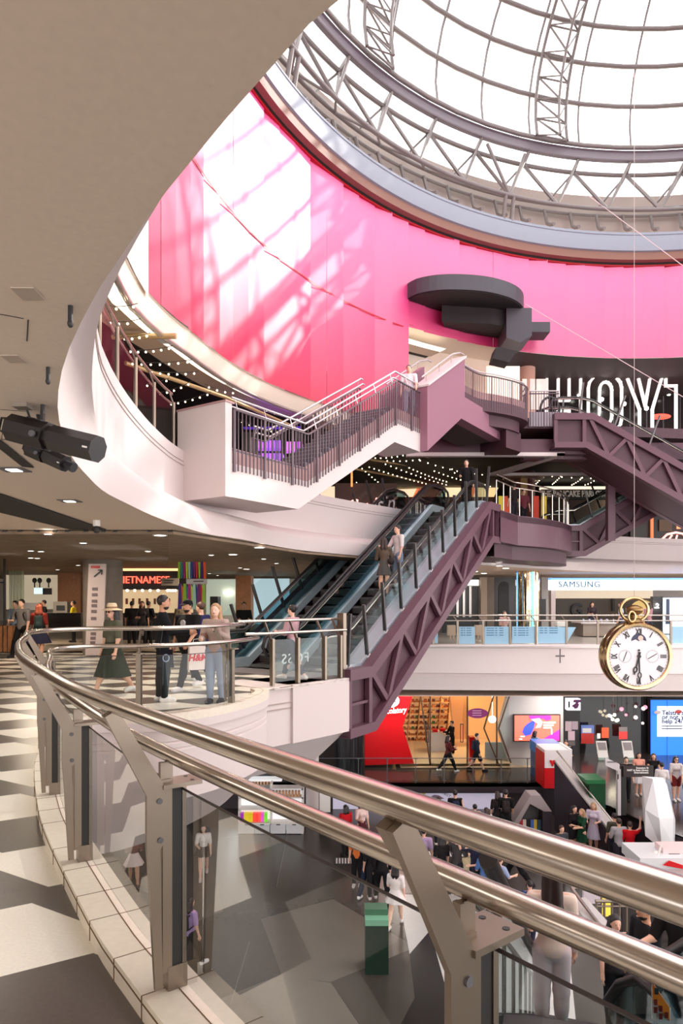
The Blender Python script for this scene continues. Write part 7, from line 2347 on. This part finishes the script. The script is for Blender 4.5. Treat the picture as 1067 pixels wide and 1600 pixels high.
person('young man in a navy shirt walking behind the man in the black cap', atz(314, 1066, 0), D(60), 1.74, 'm', 'walk', ('down', 'down'), 'brown', 0, ((40, 40, 82), .45), ('trousers', (40, 40, 50), 1.), (200, 200, 200), 'light', True)
x, i_ = person('smiling blond woman in a beige cardigan and pale jeans looking at her phone', atz(337, 1098, 0), D(172), 1.66, 'f', 'stand', ('bent', 'phone'), 'blond', .12, ((176, 156, 146), .98), ('trousers', (140, 152, 172), 1.), (34, 32, 34), 'pale', True)
b = MB(); q = world_of(x, i_['am'][1][2] + np.array((.01, .03, .035)), 1.66); b.obox(q, (.035, 0, 0), (0, .006, 0), (0, .03, .065)); tag(b.build('phone', M_ink), 'black phone in the hand of the smiling blond woman', 'phone')
hb = thing('shoulder_bag', 'small tan bag tucked under the arm of the blond woman', 'bag', world_of(x, (.13, -.02, .68), 1.66), x.rotation_euler.z)
sdf_mesh('pouch', [('c', (-.02, -.06, 0), (-.02, .06, 0), .05, .05)], .012, cloth((150, 116, 100)), hb, 1.4)
x, i_ = person('woman in a pink floral blouse and navy trousers walking past the escalator foot', atz(457, 1062, 0), D(62), 1.66, 'f', 'walk', ('bent', 'bent'), 'black', 0, ((196, 158, 166), .9), ('trousers', (34, 38, 60), .9), (226, 214, 210), 'pale', True, bun=True)
x, i_ = person('man in a grey tee and black trousers with a backpack at the left edge', at(34, 1023, 20.6) * 1.0 * Vector((1, 1, 0)), D(168), 1.80, 'm', 'walk', ('bent', 'down'), 'black', 0, ((112, 106, 104), .45), ('trousers', (22, 20, 22), 1.), (40, 36, 36), 'light', True)
backpack(x, i_, 'black backpack worn by the man in the grey tee', (24, 22, 24))
x, i_ = person('auburn haired woman in a dark red top and navy skirt seen from behind', at(61, 1026, 19.8) * Vector((1, 1, 0)), D(18), 1.66, 'f', 'walk2', ('down', 'fwd'), 'red', .07, ((120, 40, 32), .45), ('skirt', (34, 34, 54), .32), (60, 44, 40), 'tan', True)
backpack(x, i_, 'dark green backpack on the auburn haired woman', (40, 52, 50))
person('cook in a yellow shirt standing behind the dark counter', Vector((at(115, 950, 28.0).x, 28.0, 0)), D(100), 1.70, 'm', 'stand', ('bent', 'bent'), 'black', 0, ((214, 190, 40), .45), ('trousers', (40, 40, 40), 1.), (40, 40, 40), 'tan')
person('cook in dark clothes by the two menu screens', Vector((at(69, 950, 29.2).x, 29.2, 0)), D(120), 1.72, 'm', 'stand', ('bent', 'down'), 'black', 0, ((40, 38, 42), .45), ('trousers', (40, 40, 40), 1.), (40, 40, 40), 'tan')
person('person in a pale shirt half hidden behind the man with the backpack', Vector((at(24, 960, 22.6).x, 22.6, 0)), D(160), 1.70, 'm', 'stand', ('down', 'down'), 'black', 0, ((150, 170, 190), .45), ('trousers', (60, 60, 80), 1.), (60, 60, 60), 'light')
for i, (u, yy_, c, rz, lb, sx) in enumerate(((206, 25.6, (30, 28, 30), 10, 'diner in black standing leftmost under the red letter sign', 'm'), (222, 25.2, (44, 38, 40), 200, 'diner in dark grey facing out under the red letter sign', 'f'), (232, 25.8, (28, 26, 32), -30, 'diner in charcoal under the middle of the red letter sign', 'm'), (283, 25.3, (96, 84, 66), 40, 'diner in khaki between the two men in black', 'm'))):
    person(lb, Vector((at(u, 950, yy_).x, yy_, 0)), D(rz), 1.68, sx, 'stand', ('bent', 'down'), 'black', .04 if sx == 'f' else 0, (c, .45), ('trousers', (30, 30, 34), 1.), (40, 40, 40), 'tan')
person('man in black leaning by the pale shop near the escalator', Vector((at(381, 950, 22.5).x, 22.5, 0)), D(190), 1.66, 'm', 'stand', ('bent', 'bent'), 'black', 0, ((24, 24, 26), .45), ('trousers', (30, 30, 34), 1.), (40, 40, 40), 'tan')
# ---- on the escalators and stairs
def on_esc(P_, zf, s, n):
    q = P_(s, n, zf(s)); return q
ed = math.degrees(math.atan2(.843, .537)) - 90
x, i_ = person('woman in a brown top with long dark hair riding the escalator beside a man', on_esc(E1, Z1f, 3.0, 1.35) + Vector((0, 0, .0)), D(ed + 25), 1.62, 'f', 'stand', ('hold', 'bent'), 'dbrown', .10, ((96, 80, 68), .95), ('skirt', (84, 80, 76), .36), (60, 50, 50), 'light', True)
hb = thing('handbag', 'dark handbag hanging from the woman in brown on the escalator', 'bag', world_of(x, (.12, .0, .6), 1.62), x.rotation_euler.z)
sdf_mesh('pouch', [('c', (0, -.06, 0), (0, .06, 0), .06, .06)], .014, cloth((50, 44, 44)), hb, 1.5)
person('man in a white tee facing the woman in brown on the escalator', on_esc(E1, Z1f, 3.45, 1.15), D(ed + 150), 1.72, 'm', 'stand', ('hold', 'down'), 'black', 0, ((214, 204, 204), .45), ('trousers', (130, 146, 170), .8), (200, 190, 190), 'light', True)
person('man in a dark jacket at the head of the near escalator', on_esc(E1, Z1f, 8.0, .95), D(160), 1.70, 'm', 'stand', ('bent', 'down'), 'black', 0, ((30, 26, 28), .98), ('trousers', (26, 26, 30), 1.), (30, 30, 30), 'light')
person('young man in a white tee coming down the upper stair landing', sp_(8.1, -.25, Z25), D(170), 1.66, 'm', 'walk', ('down', 'fwd'), 'black', 0, ((226, 222, 228), .45), ('trousers', (150, 156, 176), 1.), (200, 200, 200), 'light')
for i, (u, yy_, c, rz, lb) in enumerate(((803, 27.5, (40, 34, 36), 20, 'person in black standing behind the plum landing railing'), (818, 29.0, (120, 60, 70), 190, 'person in dusty red beside the poster column on the plum landing'))):
    person(lb, Vector((at(u, 900, yy_).x, yy_, Z2)), D(rz), 1.68, 'm', 'stand', ('down', 'down'), 'black', 0, (c, .45), ('trousers', (34, 32, 38), 1.), (40, 40, 40), 'light')
for i, (u, yy_, c, rz, lb, sx) in enumerate(((925, 34.0, (60, 50, 56), 180, 'shop assistant in dark clothes behind the phone display counter', 'f'), (970, 30.6, (170, 178, 200), 60, 'shopper in pale blue left of the watch crown on the gallery', 'm'), (1013, 29.5, (190, 140, 150), 20, 'shopper in dusty pink right of the watch crown on the gallery', 'f'), (788, 28.5, (214, 180, 176), 180, 'seated looking person in pale pink behind the printed glass panels', 'f'))):
    person(lb, Vector((at(u, 900, yy_).x, yy_, -.35 if i == 3 else 0)), D(rz), 1.62, sx, 'stand', ('bent', 'down'), 'dbrown', .04 if sx == 'f' else 0, (c, .45), ('trousers', (60, 60, 80), 1.), (60, 60, 60), 'light')
# ---- on the shop floor
def gf(u, v, z=ZG): return atz(u, v, z)
x, i_ = person('person in a dark red jacket striding past the chocolate shop door', gf(700, 1206), D(-70), 1.62, 'f', 'stride', ('bent', 'hold'), 'black', .05, ((84, 34, 36), .95), ('trousers', (26, 24, 26), 1.), (228, 226, 226), 'light')
x, i_ = person('boy in dark clothes and shorts walking past the chocolate shop', gf(745, 1204), D(-95), 1.66, 'm', 'walk', ('down', 'down'), 'black', 0, ((40, 46, 62), .9), ('shorts', (28, 30, 36), .46), (40, 40, 44), 'light')
backpack(x, i_, 'navy backpack on the boy in shorts by the chocolate shop', (44, 52, 70))
person('shop assistant in a black cap and uniform inside the chocolate shop', Vector((at(706, 1150, 32.2).x, 32.2, ZG)), D(100), 1.68, 'm', 'stand', ('hold', 'hold'), 'black', 0, ((24, 22, 24), .9), ('trousers', (22, 22, 24), 1.), (30, 30, 30), 'light')
person('person in a blue shirt behind the blue topped kiosk', Vector((at(836, 1160, 29.8).x, 29.8, ZG)), D(-70), 1.66, 'm', 'stand', ('bent', 'down'), 'black', .02, ((110, 150, 170), .45), ('trousers', (40, 40, 50), 1.), (40, 40, 40), 'tan')
person('person in black leaning on the side of the red and white kiosk', Vector((at(886, 1190, 27.9).x, 27.9, ZG)), D(150), 1.70, 'm', 'relax', ('bent', 'bent'), 'black', 0, ((26, 24, 28), .45), ('trousers', (24, 22, 26), 1.), (30, 30, 30), 'light', lean=14)
person('boy in black standing behind the brown street sign arm', gf(978, 1252), D(170), 1.62, 'm', 'stand', ('down', 'down'), 'dbrown', 0, ((28, 26, 30), .45), ('trousers', (26, 26, 30), 1.), (30, 28, 28), 'light')
person('woman in a salmon pink top and white skirt behind the street sign arm', gf(998, 1243), D(175), 1.62, 'f', 'stand', ('down', 'down'), 'black', .02, ((230, 160, 140), .1), ('skirt', (226, 222, 224), .30), (200, 180, 170), 'light', bun=True)
person('woman in a black top with crossed arms before the blue screen', gf(1021, 1245), D(165), 1.62, 'f', 'stand', ('bent', 'bent'), 'brown', .03, ((24, 22, 24), .1), ('trousers', (40, 40, 60), 1.), (200, 200, 200), 'light')
x, i_ = person('woman in a white tee seen from behind with a tan bag near the faceted pod', gf(1034, 1262), D(-20), 1.60, 'f', 'stand', ('bent', 'down'), 'black', 0, ((224, 216, 216), .45), ('skirt', (176, 130, 100), .40), (220, 210, 210), 'light', bun=True)
x, i_ = person('girl in sunglasses, white tee and maroon shorts before the blue screen', gf(1056, 1251), D(178), 1.62, 'f', 'stand', ('down', 'bent'), 'black', .05, ((222, 214, 214), .45), ('shorts', (120, 40, 44), .32), (230, 226, 226), 'light')
sunglasses(x, i_, 'sunglasses on the girl in maroon shorts')
person('person in dark shorts at the right edge before the blue screen', gf(1074, 1256), D(185), 1.66, 'm', 'stand', ('down', 'down'), 'black', 0, ((220, 214, 210), .45), ('shorts', (40, 40, 50), .4), (220, 220, 220), 'light')
# ---- on the lowest floor
def low(u, vtop, h):
    """plan position of a standing person of height h whose head top shows at (u, vtop)"""
    y = (EYE - (ZL + h)) * F / (vtop - HY); q = at(u, vtop, y); return Vector((q.x, q.y, ZL))
x, i_ = person('girl in a lilac tee and black leggings with a small black backpack', Vector((atz(297, 1512, ZL).x, atz(297, 1512, ZL).y, ZL)), D(-40), 1.64, 'f', 'walk', ('down', 'down'), 'dbrown', .07, ((176, 146, 204), .40), ('trousers', (30, 28, 30), 1.), (236, 234, 236), 'light', True)
backpack(x, i_, 'small black backpack on the girl in the lilac tee', (26, 24, 26), sc=.8)
person('woman in a white tee and black mini skirt crossing the dark floor', Vector((atz(318, 1370, ZL).x, atz(318, 1370, ZL).y, ZL)), D(190), 1.64, 'f', 'walk', ('bent', 'down'), 'black', .10, ((232, 226, 224), .42), ('skirt', (48, 44, 46), .44), (214, 200, 196), 'pale', True)
person('woman in a maroon top and white skirt at the far left of the dark floor', Vector((atz(209, 1382, ZL).x, atz(209, 1382, ZL).y, ZL)), D(20), 1.62, 'f', 'walk2', ('bent', 'bent'), 'brown', .04, ((104, 54, 50), .45), ('skirt', (222, 206, 200), .40), (90, 80, 76), 'tan', True)
x, i_ = person('woman in a white mini dress walking behind the green plinth', Vector((atz(618, 1447, ZL).x, atz(618, 1447, ZL).y, ZL)), D(-20), 1.64, 'f', 'walk', ('down', 'bent'), 'black', .08, ((230, 222, 220), .4), ('skirt', (228, 222, 220), .42), (226, 218, 216), 'pale', True)
person('person in navy jeans and white trainers under the middle of the rail', Vector((atz(575, 1400, ZL).x, atz(575, 1400, ZL).y, ZL)), D(-30), 1.68, 'm', 'walk', ('down', 'bent'), 'black', 0, ((36, 34, 38), .95), ('trousers', (34, 42, 66), 1.), (234, 232, 232), 'light')
person('person in black trousers beside the person in navy jeans', Vector((atz(597, 1406, ZL).x, atz(597, 1406, ZL).y, ZL)), D(10), 1.72, 'm', 'walk2', ('down', 'down'), 'black', 0, ((26, 24, 28), .95), ('trousers', (20, 20, 24), 1.), (36, 34, 36), 'light')
x, i_ = person('shopper in a red jacket between the black stand and the rail', low(540, 1258, 1.66), D(30), 1.66, 'f', 'stand', ('bent', 'down'), 'black', .04, ((190, 24, 34), .95), ('trousers', (30, 28, 30), 1.), (40, 40, 40), 'light')
hb = thing('shopping_bag', 'pink and white shopping bag beside the shopper in the red jacket', 'bag', low(543, 1258, 1.66) + Vector((.25, -.3, .72)), .3)
b = MB(); b.slab([(-.13, -.05, -.2), (.13, -.05, -.2), (.11, -.05, .18), (-.11, -.05, .18)], (0, .1, 0)); b.build('paper_body', mat('pink bag', srgb(240, 200, 210), .6), hb)
b = MB(); b.bbox(-.05, .05, -.056, -.05, -.08, .06); b.build('print', M_redg, hb)
LOWS = [
    ('shopper in a pale pink top and maroon skirt behind the upper rail', 565, 1252, 1.62, 200, 'f', (236, 206, 200), ('skirt', (90, 40, 48), .36), 'brown', .04, 'stand', ('bent', 'down')),
    ('person with a black topknot just under the upper rail', 558, 1296, 1.66, 170, 'f', (226, 120, 60), ('trousers', (30, 30, 34), 1.), 'black', 0, 'stand', ('down', 'down')),
    ('person in black carrying a bag beside the topknot', 582, 1312, 1.66, 10, 'm', (30, 28, 32), ('trousers', (30, 30, 34), 1.), 'black', 0, 'stand', ('down', 'down')),
    ('person in a lilac shirt with a dark hood behind the bracket arm', 662, 1294, 1.70, -20, 'm', (186, 160, 198), ('trousers', (120, 130, 150), 1.), 'black', 0, 'stand', ('down', 'bent')),
    ('person in black right of the lilac shirt', 690, 1306, 1.66, 15, 'f', (30, 28, 30), ('trousers', (34, 34, 40), 1.), 'black', .06, 'stand', ('down', 'down')),
    ('man in a charcoal tee holding a green bottle sleeve', 714, 1304, 1.74, -45, 'm', (70, 66, 68), ('trousers', (40, 40, 46), 1.), 'black', 0, 'stand', ('hold', 'hold')),
    ('person in navy waving a hand in the crowd', 742, 1314, 1.66, 120, 'm', (40, 42, 66), ('trousers', (30, 30, 40), 1.), 'black', 0, 'stand', ('up', 'bent')),
    ('girl with a brown ponytail in a blue denim jacket', 757, 1327, 1.58, 10, 'f', (74, 110, 168), ('trousers', (40, 44, 60), 1.), 'blond', .10, 'stand', ('bent', 'bent')),
    ('person in light denim beside the girl with the ponytail', 781, 1338, 1.54, -60, 'm', (150, 165, 200), ('trousers', (120, 140, 180), 1.), 'brown', 0, 'stand', ('hold', 'down')),
    ('tall person in black striding in the middle of the crowd', 806, 1290, 1.78, 70, 'm', (34, 30, 34), ('trousers', (24, 22, 26), 1.), 'black', 0, 'stride', ('down', 'bent')),
    ('dark haired person low in front of the crowd', 774, 1388, 1.5, 20, 'm', (30, 30, 34), ('trousers', (30, 30, 34), 1.), 'black', 0, 'stand', ('down', 'down')),
    ('person in a navy top behind the woman with very long hair', 828, 1376, 1.58, 10, 'm', (36, 60, 110), ('trousers', (40, 40, 60), 1.), 'black', 0, 'stand', ('bent', 'down')),
    ('person with dark hair whose head shows against the left of the banner', 685, 1246, 1.62, 0, 'f', (60, 40, 40), ('trousers', (40, 40, 50), 1.), 'dbrown', .03, 'stand', ('down', 'down')),
    ('person in an orange top with a low bun before the banner', 742, 1257, 1.58, 15, 'f', (214, 150, 96), ('trousers', (60, 60, 70), 1.), 'black', 0, 'stand', ('down', 'up')),
    ('person in white with dark hair before the right of the banner', 760, 1262, 1.54, 20, 'f', (216, 200, 190), ('trousers', (70, 70, 80), 1.), 'dbrown', .03, 'stand', ('down', 'down')),
    ('woman in black with red straps before the banner end', 777, 1237, 1.68, 10, 'f', (40, 34, 36), ('trousers', (40, 36, 44), 1.), 'dbrown', .03, 'stand', ('down', 'down')),
    ('woman in a black tee first of the three girls by the ramp', 897, 1259, 1.64, 200, 'f', (28, 24, 28), ('shorts', (40, 36, 40), .3), 'black', .06, 'stand', ('bent', 'bent')),
    ('blond girl in a dark green dress by the ramp', 909, 1264, 1.58, 110, 'f', (30, 70, 48), ('skirt', (24, 66, 44), .34), 'blond', .08, 'stand', ('bent', 'hold')),
    ('blond girl in a lilac white dress by the ramp', 927, 1254, 1.66, 150, 'f', (216, 206, 226), ('skirt', (210, 200, 222), .28), 'blond', .04, 'stand', ('bent', 'bent')),
    ('boy with light brown hair whose head shows over the rail by the three girls', 877, 1290, 1.52, 200, 'm', (60, 64, 70), ('trousers', (50, 50, 60), 1.), 'brown', 0, 'stand', ('down', 'down')),
    ('person in a grey hoodie near the white pod', 967, 1279, 1.68, 0, 'm', (168, 166, 172), ('trousers', (50, 50, 60), 1.), 'dbrown', 0, 'stand', ('down', 'bent')),
    ('person in a red tee raising one arm beside the grey hoodie', 984, 1284, 1.62, -20, 'm', (206, 20, 34), ('trousers', (40, 40, 50), 1.), 'dbrown', 0, 'stand', ('up', 'down')),
    ('person in a dark patterned shirt behind the grey hoodie', 960, 1271, 1.66, 10, 'm', (80, 78, 66), ('trousers', (40, 40, 50), 1.), 'black', 0, 'stand', ('down', 'down')),
    ('person in brown bending behind the ramp coping', 921, 1233, 1.62, 100, 'f', (84, 64, 56), ('trousers', (40, 36, 40), 1.), 'dbrown', .02, 'stand', ('hold', 'hold')),
]
for (lb, u, v, h, rz, sx, c, bt, hr, hl, po, ar) in LOWS:
    px, pi_ = person(lb, low(u, v, h), D(rz), h, sx, po, ar, hr, hl, (c, .45), bt, (214, 208, 206) if len(lb) % 2 else (44, 42, 44), 'light', bun='bun' in lb or 'topknot' in lb)
    if 'charcoal tee' in lb:
        b = MB(); q = world_of(px, pi_['am'][0][2] + np.array((0, .03, .03)), h); b.cyl(q - Vector((0, 0, .22)), q + Vector((0, 0, .22)), .07, 12); tag(b.build('green_sleeve', mat('vivid green', srgb(30, 190, 80), .4)), 'vivid green tall bottle sleeve held by the man in charcoal', 'bottle')
x, i_ = person('person in black with a dark blue backpack before the lilac banner', low(711, 1235, 1.74), D(0), 1.74, 'm', 'stand', ('down', 'down'), 'black', 0, ((28, 26, 30), .45), ('trousers', (30, 30, 36), 1.), (40, 40, 40), 'light')
backpack(x, i_, 'dark blue backpack before the lilac banner', (40, 46, 70))
x, i_ = person('person in a black tee with a shoulder pack at the banner end', low(790, 1234, 1.78), D(-10), 1.78, 'm', 'stand', ('down', 'down'), 'black', 0, ((28, 26, 28), .45), ('trousers', (40, 40, 44), 1.), (40, 40, 40), 'light')
backpack(x, i_, 'grey black backpack at the banner end', (52, 46, 46))
# ---- riding the escalators at lower right
x, i_ = person('woman with very long brown hair in a cream top and white trousers on the escalator', EP(0, .0) + Vector((0, 0, .0)), D(-12), 1.66, 'f', 'stand', ('down', 'hip'), 'dbrown', .24, ((226, 206, 192), .9), ('trousers', (226, 206, 206), 1.), (220, 206, 200), 'light', True)
person('man with short black hair and a dark shirt beyond the escalator loop', Vector((at(1009, 1407, 8.4).x, 8.4, at(1009, 1407, 8.4).z - 1.74)), D(100), 1.74, 'm', 'stand', ('down', 'down'), 'black', 0, ((28, 28, 32), .5), ('trousers', (30, 30, 34), 1.), (40, 40, 40), 'tan', True, beard=True)
person('dark haired girl whose head shows between the handrails at lower right', Vector((at(961, 1430, 9.6).x, 9.6, at(961, 1430, 9.6).z - 1.6)), D(180), 1.60, 'f', 'stand', ('down', 'down'), 'black', .03, ((40, 40, 44), .5), ('trousers', (30, 30, 34), 1.), (40, 40, 40), 'light', True)
person('man in a black tee resting a hand on the escalator rail at the right edge', Vector((at(1066, 1400, 7.0).x, 7.0, at(1066, 1385, 7.0).z - 1.74)), D(120), 1.74, 'm', 'stand', ('hold', 'down'), 'black', 0, ((26, 24, 26), .45), ('trousers', (30, 30, 34), 1.), (40, 40, 40), 'light', True)
